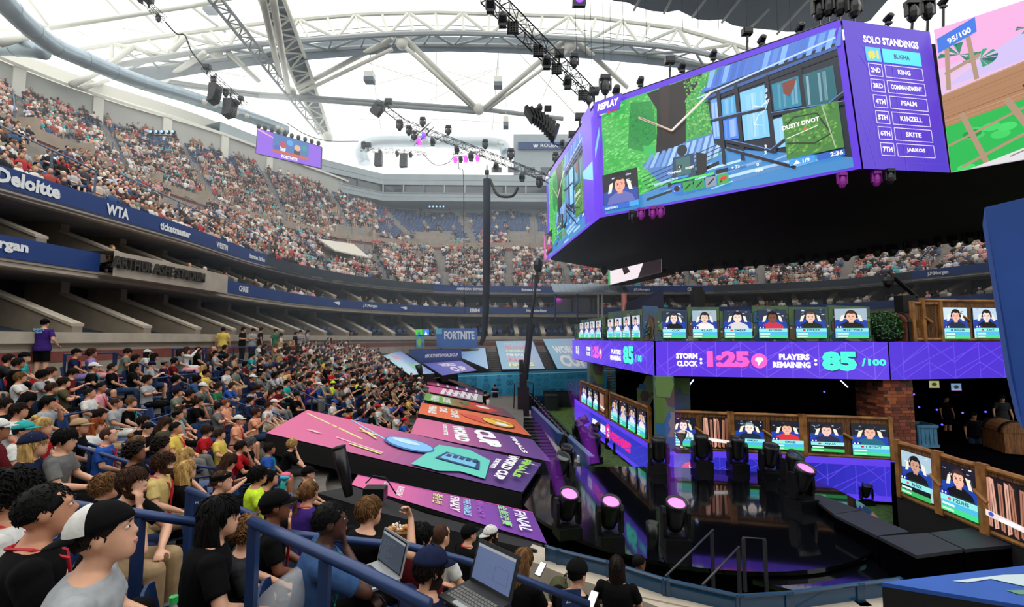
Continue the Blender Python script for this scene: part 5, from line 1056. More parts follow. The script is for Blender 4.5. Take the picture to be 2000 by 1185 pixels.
mb=MB(); mb.loft([A,B],False,closed=False); mb.build('ceiling_gangway',M_deckg,None,kind='structure'); trussed('roof_truss_beam',[p+Vector((0,-.4,-.2))for p in A],[p+Vector((0,-.4,-.2))for p in B],14,.2,.12)
for a in((654,102,60,860,168,66),(860,168,66,960,136,66),(730,166,66,835,138,66),(840,196,68,975,132,66),(870,138,66,960,165,68),(852,88,60,852,200,68),(722,100,60,745,260,72),(974,90,60,962,255,72),(1097,105,60,1060,190,66),(653,230,72,740,234,72),(840,232,72,1000,240,72),(150,60,50,210,90,54),(240,55,52,318,70,56),(360,128,56,480,150,60),(1010,100,60,1130,230,66),(1220,104,60,1190,165,64)):
 bm(*a,.07,M_steel)
for x,y,w in((722,158,18),(973,168,16),(412,22,20),(988,246,10)):
 p=PY(x,y,52); root=thing('air_handling_box','white box with grey grille hanging under the roof, %s'%{722:'over the long truss',973:'over the magenta lamps',412:'beside the thick grey beam',988:'the smallest'}[x],'vent',p,0,'boxes hung under the roof'); mb=MB(); mb.box((0,0,.5),(w*.06,1,.9)); mb.build('housing',M_steel,root); q=MB(); q.box((0,-.1,0),(w*.062,1,.5)); q.build('grille',M_deckg,root); q=MB(); q.tube([Vector((0,0,.9)),Vector((0,0,4))],.04,5); q.build('hanger',M_steel2,root)
def duct(label,px,r,vents=()):
 P=spline([PY(*p)for p in px],6); root=thing('air_duct',label,'duct',P[0]); o=P[0]; mb=MB(); mb.tube([p-o for p in P],r,18); mb.build('pipe',M_duct,root,True)
 L=resample(P,2.6)
 for a,b in zip(L,L[1:]):q=MB(); d=(b-a).normalized()*.06; q.tube([a-d-o,a+d-o],r*1.04,18); q.build('joint_ring',M_duct,root)
 for t in vents:
  i=int(t*(len(P)-2)); a=P[i].lerp(P[i+1],.5); d=(P[i+1]-P[i]).normalized(); n=Vector((0,-1,-.3)).normalized()
  q=MB(); c=a-o+(n-d*n.dot(d)).normalized()*r*.98; q.ell(c,(.28,.28,.28),10,6); q.build('air_nozzle',M_steel,root,True)
 return root
duct('large silver air duct curving down along the upper grey wall',[(-40,-60,26),(12,8,28),(60,55,30.5),(107,90,33),(165,116,35.5),(266,157,40),(380,193,45),(500,233,51),(560,256,54)],.66,(.08,.1,.12,.78,.8,.82,.84,.86,.96,.98))
duct('second silver duct joining from the side behind the bend',[(-30,92,34),(30,93,34),(85,100,34)],.62)
duct('pale far duct with bent end above the press windows',[(712,318,70),(706,296,70),(728,279,71),(800,276,72),(900,278,72),(975,282,71),(990,300,70)],.95,(.55,.58,.61,.86,.88,.9,.92))
root=thing('plant_room','grey plant room above the far stand with a blue sign','building',PY(1050,340,65)); o=root.location.copy()
mb=MB(); a,b=PY(1003,340,65)-o,PY(1130,340,65)-o; h=PY(1003,262,65).z-PY(1003,340,65).z; mb.prism([a,b,b+Vector((0,0,h)),a+Vector((0,0,h))],(0,3,0)); mb.build('wall',M_pwall,root)
q=MB(); z=PY(0,279,65).z-o.z; z0=PY(0,293,65).z-o.z; a,b=PY(1012,300,64.8)-o,PY(1130,300,64.8)-o; a.z=b.z=z0; q.prism([a,b,b+Vector((0,0,z-z0)),a+Vector((0,0,z-z0))],(0,-.1,0)); q.build('sign_board',M_fascia,root)
cv=Canvas(quadmap(a-Vector((0,.12,0)),b-Vector((0,.12,0)),a+Vector((0,-.12,z-z0)),b+Vector((0,-.12,z-z0)),10,1.5)); cv.text('ROLEX',3.7,.4,.75,'#e8eef0',.02,w=2.9); cv.poly([(2.6,.4),(3.2,.4),(3.35,1.15),(3.1,.8),(2.9,1.2),(2.7,.8),(2.45,1.15)],'#e8eef0'); cv.build('lettering',E_ban,root)
for k in range(4):q=MB(); q.box((-6+k*2.4,-.05,.6),(1.5,.1,.8)); q.build('window',M_glass,root)
mb=MB(); P=[PZ(478,281,19.5),PZ(500,281,19.5),PZ(575,330,19.5)]; A=[Vector((-31.5,47.5,16)),Vector((-29,52,16)),Vector((-27.5,55,16)),Vector((-24.4,58.6,16))]
mb.loft([A,atz(A,23.3),[p+Vector((-5,2,7.3))for p in A]],False,closed=False); mb.build('wall_press_link',M_pwall,None,kind='structure')
# ------------------------------------------------------------------ black lighting trusses
M_tr=mat('truss_black','#101014',.45)
M_cab=mat('cable_black','#0a0a0c',.6)
def lens_fix(mb_parent,p,kind,s,lit=None,rz=0.):
 q=MB(); s=s*.68
 if kind=='round':
  R=Matrix.Rotation(1.2,3,'X'); q.lathe([(.05*s,.3*s),(.16*s,.25*s),(.2*s,.05*s),(.22*s,-.15*s),(.17*s,-.14*s),(.02,-.05*s)],p,10,R); q.box(p+Vector((0,0,-.28*s)),(.3*s,.2*s,.12*s))
 elif kind=='box':q.box(p,(.5*s,.3*s,.34*s),rz); q.box(p+Vector((0,0,-.35*s)),(.1*s,.1*s,.4*s)); q.box(p+Vector((0,-.16*s,0)),(.4*s,.04,.24*s),rz)
 elif kind=='head':q.ell(p,(.17*s,.17*s,.3*s),8,6); q.box(p+Vector((0,0,.34*s)),(.34*s,.24*s,.14*s)); q.box(p+Vector((.19*s,0,.1*s)),(.05*s,.12*s,.4*s)); q.box(p+Vector((-.19*s,0,.1*s)),(.05*s,.12*s,.4*s))
 elif kind=='grid':
  q.box(p,(.62*s,.16,.62*s),rz)
  for i in range(4):
   for j in range(4):q.ell(p+Vector(((i-1.5)*.15*s,-.09,(j-1.5)*.15*s)),.055*s,6,4)
 o=q.build('light_fixture',lit or M_fix,mb_parent); return o
def lighttruss(label,P,w,fix=(),group='black lighting trusses',seed=1,cell=None):
 P=[Vector(p)for p in P]; root=thing('lighting_truss',label,'truss',P[0],0,group); o=P[0]; L=resample(P,cell or w*1.0); mb=MB(); ch=[]
 for dx,dz in((-.5,-.5),(.5,-.5),(.5,.5),(-.5,.5)):
  q=[]
  for i,p in enumerate(L):
   t=(L[min(i+1,len(L)-1)]-L[max(i-1,0)]).normalized(); s=t.cross(Vector((0,0,1))).normalized(); u=s.cross(t).normalized(); q.append(p+s*(dx*w)+u*(dz*w)-o)
  ch.append(q); mb.tube(q,w*.055,5)
 for i in range(len(L)-1):
  for a in range(4):
   b=(a+1)%4; mb.tube([ch[a][i],ch[b][i+1]]if i%2 else[ch[b][i],ch[a][i+1]],w*.035,4,False)
   if i%2==0:mb.tube([ch[a][i],ch[b][i]],w*.035,4,False)
 mb.build('truss_frame',M_tr,root); r=random.Random(seed)
 for t,kind,s,dz,lit in fix:
  k=t*(len(L)-1); i=min(int(k),len(L)-2); p=L[i].lerp(L[i+1],k-i)-o+Vector((0,-w*.3,dz)); lens_fix(root,p,kind,s,lit)
 return root
M_mag=mat('magenta_lens','#d040e0',emit=2.5); M_vio=mat('violet_lens','#7040f0',emit=2.5)
lighttruss('thick black lighting truss slanting to the corner of the big screen',[PY(950,-14,15),PY(1152,186,21)],.5,[(.12,'round',1.3,-.5,None),(.2,'grid',1.,-.45,None),(.42,'grid',1.,-.4,None),(.5,'round',1.4,-.5,None),(.6,'grid',1.,-.4,None),(.63,'box',1.2,.4,None),(.72,'round',1.4,-.5,None),(.8,'head',1.4,.7,None),(.9,'grid',1.,-.45,None),(.03,'round',1.3,-.4,None)])
lighttruss('long black lighting truss before the bright roof ending behind the screen',[PY(738,200,34),PY(790,240,33.5),PY(840,260,33),PY(920,290,32),PY(1000,322,31),PY(1072,350,30)],.42,[(.02,'head',2.,-.5,None),(.08,'box',1.6,.7,None),(.16,'head',1.8,-.6,None),(.22,'head',1.6,-.6,None),(.3,'head',1.6,.5,None),(.36,'round',1.4,-.6,None),(.45,'head',1.6,.6,None),(.5,'round',1.4,-.5,None),(.58,'round',1.5,-.6,None),(.66,'head',1.5,.6,None),(.72,'round',1.5,-.6,None),(.8,'head',1.7,.6,None),(.86,'round',1.5,-.6,None),(.95,'head',1.6,-.6,None)])
lighttruss('short side truss with violet lamps under the long one',[PY(842,245,33),PY(808,278,32)],.4,[(.4,'round',1.2,-.3,M_vio),(.7,'round',1.2,-.35,M_mag),(.95,'head',1.5,.3,None)])
lighttruss('black truss with curved speaker stacks before the left rim'.replace('left','grey'),[PY(398,130,28),PY(420,152,28.5),PY(450,180,29),PY(480,206,29.5)],.34,[(.1,'box',1.2,.2,None),(.25,'head',1.1,-.3,None),(.55,'head',1.2,-.4,None),(.8,'round',1.2,-.35,None),(.9,'box',1.,.2,None)])
lighttruss('short black truss entering at the top by the thick grey beam',[PY(276,-8,26),PY(300,20,26.5),PY(322,40,27)],.34,[(.1,'box',1.4,.1,None),(.4,'box',1.3,.3,None),(.8,'head',1.,-.3,None),(.02,'head',1.5,-.2,None)])
lighttruss('distant thin truss level with the far duct',[PY(704,292,55),PY(770,295,55),PY(835,301,55)],.4,[(.05,'head',2.,.4,None),(.12,'box',2.,.6,None),(.3,'round',1.7,-.3,None),(.55,'round',1.7,-.3,None),(.75,'round',1.7,-.3,None)])
lighttruss('thin truss with magenta lamps behind the long one',[PY(885,304,36),PY(945,300,36)],.34,[(.08,'round',1.3,-.35,M_mag),(.25,'round',1.3,-.35,None),(.42,'round',1.3,-.35,M_mag),(.6,'round',1.3,-.35,M_mag),(.8,'round',1.3,-.35,M_mag)])
def stack(label,x,y0,y1,Y,n,curve,w=.9):
 top=PY(x,y0,Y); bot=PY(x,y1,Y); H=top.z-bot.z; root=thing('speaker_stack',label,'speaker',top,0,'hanging speaker stacks'); z=0; yy=0; xx=0
 for i in range(n):
  a=curve*(i/n)**1.5; q=MB(); M=Matrix.Rotation(-a,3,'Y'); h=H/n; q.box(Vector((xx,0,-z-h/2)),(w,.7,h*.93),0,M); q.build('speaker_box',M_fix,root); z+=h*math.cos(a); xx-=h*math.sin(a)*.9
 q=MB(); q.tube([Vector((0,0,0)),Vector((0,0,.8))],.04,5); q.build('hanging_bracket',M_fix,root)
stack('curved black speaker stack under the truss, upper of the two',421,166,200,28.5,8,.5,.45); stack('curved black speaker stack under the truss, lower of the two',450,196,227,29,8,.3,.55)
stack('small black speaker stack hanging over the press windows, before the magenta lamps',740,300,324,55,6,.15); stack('small black speaker stack hanging between its twin and the long truss',789,301,326,55,6,.1)
root=thing('speaker_stack','large curved speaker stack hanging beside the big screen corner','speaker',PY(1056,212,20),0,'hanging speaker stacks'); o=root.location.copy()
for i in range(9):
 a=.25+i*.16; c=PY(1034+50*(i/8)**.9,224+36*(i/8)**1.3,20)-o; q=MB(); q.box(c,(.17,.7,.62),0,Matrix.Rotation(-.75+a*.75,3,'Y')); q.build('speaker_box',M_fix,root)
q=MB(); q.tube([PY(1056,206,20)-o,PY(1054,232,20)-o],.08,6); q.tube([PY(1034,216,20)-o,PY(1080,236,20)-o],.05,6); q.ell(PY(1054,210,20)-o,(.14,.14,.2),8,6); q.box(PY(1070,212,20)-o,(.32,.25,.18)); q.build('hanging_bracket',M_fix,root)
p=PY(737,214,34); mb=MB(); mb.box((0,0,0),(.75,.5,.9),0,Matrix.Rotation(.6,3,'Y')); tag(mb.build('hanging_speaker',M_fix),'black speaker at the free end of the long truss','speaker').location=p
def cable(label,P,r=.03,sag=0.,group='black cables under the roof'):
 P=spline(P,6); mb=MB(); mb.tube(P,r,5); return tag(mb.build('cable',M_cab),label,'cable',group)
cable('thick black cable sagging between the two upper trusses',[PY(322,42,27),PY(345,66,27.5),PY(361,69,27.8),PY(374,100,28),PY(398,130,28)],.045)
cable('black cable looping down from the truss before the duct',[PY(560,240,50),PY(596,262,50),PY(640,275,50),PY(700,276,52)],.05)
cable('black cable hanging in a loop beside the violet lamps',[PY(825,300,36),PY(850,322,36),PY(875,318,36),PY(886,306,36)],.03)
cable('long thin black line hanging beside the fabric column',[PY(895,316,35),PY(897,330,35),PY(905,340,35),PY(906,450,35),PY(907,600,35)],.03)
cable('black cable looping from the fabric column to the screen truss',[PY(957,350,31),PY(972,380,30.5),PY(1000,383,30),PY(1012,366,30)],.1)
cable('black cable under the large curved stack',[PY(1070,262,20),PY(1078,278,20),PY(1092,284,21)],.03)
for i,x in enumerate((1122,1140,1152,1176,1190,1215,1260,1330,1360,1400,1455,1515,1540)):
 mb=MB(); mb.tube([PY(x,-40,22),PY(x+4,60 if x>1300 else 100+(x%40),24)],.012,4); tag(mb.build('rigging_line',M_cab),'thin dark rigging line above the screen, %s from the violet lamp'%ORD[i],'cable','rigging lines')
root=thing('wash_light','black framed lamp glowing violet at the upper edge of the picture','stage light',PY(1131,8,18)); q=MB(); q.box((0,0,.1),(.55,.3,.34)); q.build('housing',M_fix,root); q=MB(); q.ell((0,-.16,.08),(.16,.05,.14),12,8); q.build('lens',M_vio,root); q=MB(); q.box((0,-.1,-.12),(.5,.1,.12)); q.build('lower_bar',M_fix,root)
root=thing('fabric_column','tall navy fabric wrapped column hanging before the far stand','column',PY(951,350,31)); o=root.location.copy(); mb=MB()
P=[PY(951,350,31),PY(951,450,31),PY(950,540,31),PY(949,600,31),PY(947,640,31),PY(944,660,31),PY(939,673,31)]; mb.tube([p-o for p in P],[.26,.25,.24,.23,.2,.17,.12],12); mb.build('fabric_sleeve',mat('navy_fabric','#0d1526',.8,noise=.2,scale=3.,stretch=(1,1,.2)),root,True)
q=MB(); q.box((0,0,.5),(.3,.3,.25)); q.tube([Vector((0,0,0)),Vector((0,0,1))],.05,6); q.build('hoist',M_fix,root)
root=thing('camera_crane','tall black telescopic crane mast leaning before the far covers','crane',PZ(1022,822,CT)); o=root.location.copy(); Yc=o.y
mb=MB(); mb.tube([PY(1052,515,Yc)-o,PY(1035,640,Yc)-o],.09,8); mb.tube([PY(1037,630,Yc)-o,PY(1025,740,Yc)-o],.2,8); mb.build('mast',M_fix,root)
q=MB(); q.ell(PY(1051,518,Yc)-o,(.3,.3,.5),8,6); q.box(PY(1048,545,Yc)-o,(.3,.3,.5)); q.build('camera_head',M_fix,root)
q=MB(); q.box(PY(1022,790,Yc)-o,(.7,.8,2.2)); q.box(PY(1022,745,Yc)-o,(.45,.5,1.)); q.build('base_unit',mat('crane_purple','#1c1420',.5),root); q=MB(); q.box(PY(1018,715,Yc)-o,(.25,.3,.8)); q.build('counterweight',M_fix,root)
for x in(1003,1040):q=MB(); q.tube([PY(x,815,Yc)-o,PY(x+2,748,Yc)-o,PY(x+(14 if x<1020 else-10),746,Yc)-o],.035,6); q.build('guard_hoop',M_fix,root)
def jp(px,py):
 for a,b,ta,tb in((T0,T1,jA0,jA1),(T1,T2,jA1,jA2),(T2,T3,jA2,jA3),(T3,T3+(jA4-jA3),jA3,jA4)):
  xa,xb=proj(a)[0],proj(b)[0]
  if xa<=px<=xb+1:k=(px-1000)/FPX; d=b-a; t=(k*a.y-a.x)/(d.x-k*d.y)if abs(d.x-k*d.y)>1e-6 else 0; t=max(0,min(1,t)); return a+d*t
 return T1
for i,(x,y,kd,s)in enumerate(((1085,310,'head',1.6),(1098,280,'round',1.4),(1118,262,'box',1.5),(1132,228,'box',1.6),(1150,195,'head',1.5),(1160,178,'box',1.5),(1182,170,'head',2.2),(1204,176,'round',1.4),(1251,158,'round',1.2),(1308,118,'box',1.3),(1332,130,'round',1.2),(1393,106,'round',1.1),(1459,62,'box',1.2),(1488,78,'round',1.1),(1562,55,'round',1.1),(1600,22,'head',1.9),(1618,14,'head',2.),(1640,12,'head',2.1),(1668,16,'head',2.),(1735,36,'round',1.),(1782,26,'head',1.8),(1812,22,'head',1.8),(1842,4,'round',1.))):
 b=jp(x,y); D=b.y+.35; p=PY(x,y,D); root=thing('edge_lamp','%s black lamp, %s along the cube top from the side screen'%({'head':'tall','round':'round','box':'boxy'}[kd],ORD[i]),'stage light',p,0,'lamps along the top of the big screen'); lens_fix(root,Vector((0,0,0)),kd,s); q=MB(); q.tube([Vector((0,0,-.2)),Vector((0,.1,min(-.3,b.z-p.z)))],.05,5); q.build('post',M_fix,root)
for P_ in((T0,T1),(T1,T2),(T2,T3)):
 mb=MB(); d=Vector((0,.25,.12)); mb.tube([P_[0]+d-JO,P_[1]+d-JO],.05,5); mb.tube([P_[0]+d*2-JO,P_[1]+d*2-JO],.03,5); mb.build('top_rail',M_tr,jb)
rj=random.Random(5)
for i in range(26):
 t=i/25; x=1180+t*740; yb=np.interp(x,[1180,1300,1600,1700,1940],[535,537,513,500,468])
 p=PZ(x,yb-7+rj.uniform(-2,2),ZB-.35); root=thing('rim_lamp','black lamp under the far cube rim, %s from the inner white screen'%ORD[i],'stage light',p,0,'lamps under the far rim'); lens_fix(root,Vector((0,0,0)),'head',rj.uniform(1.3,2.2))
M_mg2=mat('magenta_lit_case','#8a1e90',.5)  # black lamp cases with the magenta wash of light put into their colour
for i,(x,y,m)in enumerate(((1235,425,M_fix),(1252,420,M_mg2),(1275,418,M_mg2),(1290,416,M_mg2),(1645,355,M_mg2),(1712,352,M_mg2),(1738,348,M_fix))):
 p=PZ(x,y,ZB-.35); root=thing('under_lamp','%s lamp slung under the front edge of the cube, %s from the side screen'%('black' if m is M_fix else 'magenta washed',ORD[i]),'stage light',p,0,'lamps under the front edge'); lens_fix(root,Vector((0,0,0)),'head',1.2,m)
def spot(name,loc,tgt,e,col,size=.8,r=.1):
 l=bpy.data.lights.new(name,'SPOT'); l.energy=e; l.color=h2l(col); l.spot_size=size; l.shadow_soft_size=r; o=link(name,l); o.location=loc; o.rotation_euler=(Vector(tgt)-Vector(loc)).to_track_quat('-Z','Y').to_euler(); return o
for x,y,tx,ty in((1270,428,1262,418),(1700,350,1680,342)):spot('magenta_wash',PZ(x,y,ZB-1.3),PZ(tx,ty,ZB-.1),60,'#ff30ff',1.6)
# ------------------------------------------------------------------ people
def remesh(mb,vox,smooth=2):
 me=mk_mesh('r',mb.V,mb.F); o=bpy.data.objects.new('r',me); COL.objects.link(o)
 m=o.modifiers.new('r','REMESH'); m.mode='VOXEL'; m.voxel_size=vox
 if smooth:k=o.modifiers.new('s','SMOOTH'); k.factor=.5; k.iterations=smooth
 r=bpy.data.meshes.new_from_object(o.evaluated_get(bpy.context.evaluated_depsgraph_get()))
 bpy.data.objects.remove(o); bpy.data.meshes.remove(me)
 r.polygons.foreach_set('use_smooth',[True]*len(r.polygons)); r.materials.clear(); r.materials.append(MATS['skin2']); return r
for i,c in enumerate(('#d6a284','#c68c6c','#a87052','#784a32','#4c2c1e')):mat('skin%d'%(i+1),c,.5,noise=.06,scale=12)
HAIRC={'black':'#090808','dark':'#1d1410','brown':'#3a2418','light':'#6a4a2c','blond':'#b8945a','red':'#8a4420','grey':'#5c5a58'}
for k,c in HAIRC.items():mat('hair_'+k,c,.65,spec=.15,noise=.35,scale=22,bump=.6,stretch=(1,1,.35))
CLOTH=dict(black='#09090b',navy='#18203c',white='#cfcfca',grey='#6a6a68',palegrey='#9c9fa2',teal='#2f9c9a',red='#b01c24',maroon='#5a161c',blue='#2850a0',denimblue='#34507a',yellow='#d8bc58',lemon='#c8b070',neon='#c8e838',pink='#d89aa0',peach='#e09a78',olive='#4a4a34',green='#2c6a48',orange='#c85a24',purple='#3c2470',khaki='#a48a68',jeans='#2c3e58',sage='#6c7466',brownc='#4a3628',lilac='#8a7ab0',darkgrey='#2c2d30')
for k,c in CLOTH.items():mat('cloth_'+k,c,.9,spec=.12,noise=.1,scale=18,bump=.25)
mat('eye_white','#e8e4de',.25); mat('eye_dark','#1a1210',.2); mat('lips','#a05a50',.5); mat('strap_red','#c01828',.6); mat('screen_glow','#c8dcf0',emit=1.2); mat('plastic_dark','#131316',.3); mat('cup_red','#b81c20',.4)
def hand(mb,w,d,up,curl=.5,s=1,k=1.):
 """palm and five fingers: wrist w, pointing d, back of the hand up"""
 d=Vector(d).normalized(); up=Vector(up); up=(up-d*up.dot(d)).normalized(); side=d.cross(up)*s; w=Vector(w)
 mb.loft([[w+d*(x*k)+side*(math.cos(a)*wy*k)+up*(math.sin(a)*.014*k)for a in[2*pi*i/8 for i in range(8)]]for x,wy in((-.01,.026),(.03,.036),(.07,.04),(.09,.038))],True)
 for i,(off,L)in enumerate(((-.03,.068),(-.01,.078),(.011,.073),(.03,.058))):
  p=w+d*(.085*k)+side*(off*k); q=[p]; a=curl*.5
  for seg in(.45,.32,.23):
   p=p+(d*math.cos(a)-up*math.sin(a))*(L*seg*k); q.append(p); a+=curl
  mb.tube(q,[.0095*k,.009*k,.0082*k,.0065*k],6)
 p=w+d*(.03*k)-side*(.032*k); q=[p,p+(d*.6-side*.8-up*.25).normalized()*.035*k,p+(d*.75-side*.6-up*.45).normalized()*.062*k]; q.append(q[-1]+(d-up*.3).normalized()*.022*k); mb.tube(q,[.013*k,.0115*k,.01*k,.008*k],6)
def head_geo(mb,T,k=1.):
 f=lambda v:T@(Vector(v)*k); R=T.to_3x3()
 mb.ell(f((-.012,0,.03)),(.1*k,.077*k,.1*k),16,12,R)
 rings=[]
 for z,xb,xf,y in((.09,-.06,.075,.062),(.05,-.07,.091,.07),(.015,-.07,.0895,.07),(-.015,-.065,.089,.068),(-.045,-.05,.09,.061),(-.075,-.03,.089,.052),(-.1,-.005,.083,.037),(-.113,.02,.07,.02)):
  c=(xb+xf)/2; a=(xf-xb)/2; rings.append([f((c+a*math.copysign(abs(math.cos(t))**.85,math.cos(t)),y*math.sin(t),z))for t in[2*pi*i/16 for i in range(16)]])
 mb.loft(rings,True)
 mb.loft([[f(v)for v in((.08,-.008,.035),(.08,.008,.035),(.089,.004,.035),(.089,-.004,.035))],[f(v)for v in((.08,-.013,-.004),(.08,.013,-.004),(.108,.006,-.002),(.108,-.006,-.002))],[f(v)for v in((.078,-.018,-.02),(.078,.018,-.02),(.111,.009,-.016),(.111,-.009,-.016))],[f(v)for v in((.08,-.012,-.027),(.08,.012,-.027),(.1,.006,-.026),(.1,-.006,-.026))]],True)
 for s in(-1,1):
  mb.ell(f((.078,s*.03,.036)),(.018*k,.026*k,.009*k),8,5,R)
  mb.ell(f((-.008,s*.078,.0)),(.021*k,.009*k,.034*k),8,6,R@Matrix.Rotation(.25,3,'Y'))
 mb.ell(f((.088,0,-.05)),(.012*k,.025*k,.008*k),8,5,R); mb.ell(f((.087,0,-.061)),(.011*k,.021*k,.007*k),8,5,R)
POSE={}
def T_head(c,yaw=0.,pitch=0.,roll=0.):return Matrix.Translation(c)@Matrix.Rotation(yaw,4,'Z')@Matrix.Rotation(-pitch,4,'Y')@Matrix.Rotation(roll,4,'X')
def make_pose(key,lean=0.,arms=None,knee=(.46,.13),ankle=None,head=(0.,.12),long_sleeve=False,shorts=False,vox=.017,width=1.,stand=False,curl=.5,hands=None,legs=None,top=None):
 arms=arms or{1:((.08,.25,.76),(.3,.12,.6)),-1:((.08,-.25,.76),(.3,-.12,.6))}
 hz=.92 if stand else .5; sp=Vector((math.sin(lean),0,math.cos(lean)))
 hip=Vector((0,0,hz)); C=lambda t,x=0.:hip+sp*t+Vector((x,0,0))
 fw=Vector((math.cos(lean),0,-math.sin(lean)))
 prof=[(-.07,.115,.165,0),(.0,.13,.172,0),(.1,.112,.155,.0),(.2,.105,.15,0),(.3,.115,.165,.0),(.4,.118,.175,0),(.46,.1,.17,0),(.5,.075,.12,0),(.53,.058,.062,.005)]
 def rings(e,sel,n=16):
  return[[C(t,x)+fw*(math.cos(a)*(rx+e))+Vector((0,math.sin(a)*(ry*width+e),0))for a in[2*pi*i/n for i in range(n)]]for t,rx,ry,x in sel]
 sh={s:C(.45)+Vector((0,s*.178*width,0))for s in(1,-1)}
 hc=C(.53,.015)+sp*.01+Vector((.02+.03*math.sin(head[1]),0,.116)); TH=T_head(hc,head[0],head[1],head[2]if len(head)>2 else 0)
 L={}
 for s in(1,-1):
  if legs:L[s]=[Vector(v)for v in legs[s]]
  elif stand:L[s]=[Vector((0,s*.09,hz-.03)),Vector((.02,s*.1,.5)),Vector((-.01,s*.11,.08))]
  else:kn=Vector((knee[0],s*knee[1],.5)); an=Vector(ankle)if ankle else Vector((.47,.13,.08)); L[s]=[Vector((.0,s*.095,.5)),kn,Vector((an.x,s*an.y,an.z))]
 body=MB(); body.loft(rings(0,prof),True); body.tube([C(.49),C(.53,.005),TH@Vector((-.012,0,-.07))],[(.07,.07),(.055,.055),(.05,.052)],12)
 head_geo(body,TH)
 for s in(1,-1):
  el,ha=(Vector(v)for v in arms[s]); a=sh[s]; m1=a.lerp(el,.5); d=(ha-el).normalized(); wr=ha
  body.tube([C(.42)+Vector((0,s*.1,0)),a,m1,el],[.055,.056,.047,.039],10); body.ell(a,.057,8,6); body.ell(el,.039,8,6); body.tube([el,el.lerp(wr,.35),wr],[.039,.04,.025],10)
  hd,hu=(hands or{}).get(s,(None,None)); hand(body,wr,hd or d,hu or(0,0,1),curl,s)
  h_,k_,an=L[s]; body.tube([h_,h_.lerp(k_,.5),k_],[.088,.078,.058],12); body.ell(k_,.058,8,6); body.tube([k_,k_.lerp(an,.35),an],[.056,.056,.036],10); body.ell(an,.038,8,6)
  body.tube([an+Vector((-.05,0,-.03)),an+Vector((.05,0,-.035)),an+Vector((.16,0,-.055))],[.034,.036,.026],8)
 shirt=MB(); e=.014; shirt.loft(rings(e,[(-.1,.138,.19,0),(0.,.142,.186,0),(.06,.125,.168,0)]+prof[3:-1]+[(.515,.066,.072,.004)]),True)
 for s in(1,-1):
  el,ha=(Vector(v)for v in arms[s]); a=sh[s]; end=el if long_sleeve else a.lerp(el,.72)
  shirt.tube([C(.43)+Vector((0,s*.1,0)),a,a.lerp(end,.5),end],[.068,.07,.066 if not long_sleeve else .062,.064 if not long_sleeve else .054],12); shirt.ell(a,.07,8,6)
  if long_sleeve:shirt.ell(el,.054,8,6); shirt.tube([el,el.lerp(ha,.5),el.lerp(ha,.93)],[.054,.05,.038],10)
 pants=MB(); pants.loft(rings(.018,[(-.1,.11,.16,0),(-.03,.125,.17,0),(.03,.13,.17,0),(.07,.12,.162,0)]),True)
 for s in(1,-1):
  h_,k_,an=L[s]; kk=h_.lerp(k_,.93)if shorts else k_; pants.tube([h_,h_.lerp(k_,.5),kk],[.102,.093,.078 if not shorts else .09],12)
  if not shorts:pants.ell(k_,.074,8,6); pants.tube([k_,k_.lerp(an,.4),an],[.073,.066,.056],10)
 shoes=[]
 for s in(1,-1):
  an=L[s][2]; q=MB(); q.loft([[an+Vector((x,math.cos(a)*w,-.045+max(-.028,math.sin(a)*h)))for a in[2*pi*i/10 for i in range(10)]]for x,w,h in((-.085,.028,.03),(-.06,.042,.05),(.02,.045,.055),(.1,.05,.035),(.17,.046,.026),(.195,.025,.016))],True); shoes.append(q)
 P=dict(body=remesh(body,vox),shirt=remesh(shirt,vox*1.1),pants=remesh(pants,vox*1.2),TH=TH,sh=sh,C=C(.5),arms=arms,fw=fw,sp=sp,key=key)
 q=MB(); q.V=shoes[0].V+shoes[1].V; n=len(shoes[0].V); q.F=shoes[0].F+[[i+n for i in f]for f in shoes[1].F]; me=mk_mesh('footwear',q.V,q.F,smooth=True); P['shoes']=me
 one=[]
 for sq in shoes:one.append(mk_mesh('shoe',sq.V,sq.F,smooth=True))
 P['shoe2']=one
 l=MB(); a=C(.515)+Vector((0,0,.01)); c=C(.17)+fw*.15
 for s in(1,-1):l.tube([a-fw*.085,a+Vector((0,s*.085,.0)),C(.45)+fw*.125+Vector((0,s*.06,0)),C(.33)+fw*.15+Vector((0,s*.03,0)),c],.008,5)
 l.box(c-Vector((0,0,.05)),(.01,.07,.1)); P['lanyard']=mk_mesh('lanyard',l.V,l.F)
 POSE[key]=P; return P
AR={'lap':{1:((.08,.25,.76),(.29,.1,.6)),-1:((.08,-.25,.76),(.3,-.12,.6))},'cross':{1:((.1,.25,.8),(.2,-.08,.84)),-1:((.09,-.25,.79),(.22,.07,.8))},'phone':{1:((.12,.24,.74),(.33,.06,.86)),-1:((.12,-.24,.74),(.33,-.06,.86))}}
def mirror(a):return{1:a[-1],-1:a[1]}
_h=lambda x,y,z:Vector((x,y,z))
make_pose('lap',.02,AR['lap'],shorts=True); make_pose('lap_long',.0,{1:((.06,.25,.76),(.33,.14,.6)),-1:((.1,-.25,.76),(.26,-.02,.61))},head=(.15,.15))
make_pose('cross',-.08,AR['cross'],head=(0,.16)); make_pose('phone',.14,AR['phone'],head=(0,-.35),shorts=True)
make_pose('chin',.3,{1:((.42,.13,.66),(.32,.04,.98)),-1:((.3,-.2,.66),(.42,-.04,.64))},head=(.1,.05),hands={1:(_h(-.15,-.1,1),_h(1,0,0))})
make_pose('lean',.5,{1:((.42,.18,.66),(.56,.02,.58)),-1:((.42,-.18,.66),(.56,-.02,.6))},head=(0,.3),shorts=True)
make_pose('back',-.2,{1:((-.02,.27,.74),(.22,.14,.62)),-1:((-.02,-.27,.74),(.22,-.14,.62))},knee=(.45,.17),ankle=(.6,.2,.08),head=(.1,.22))
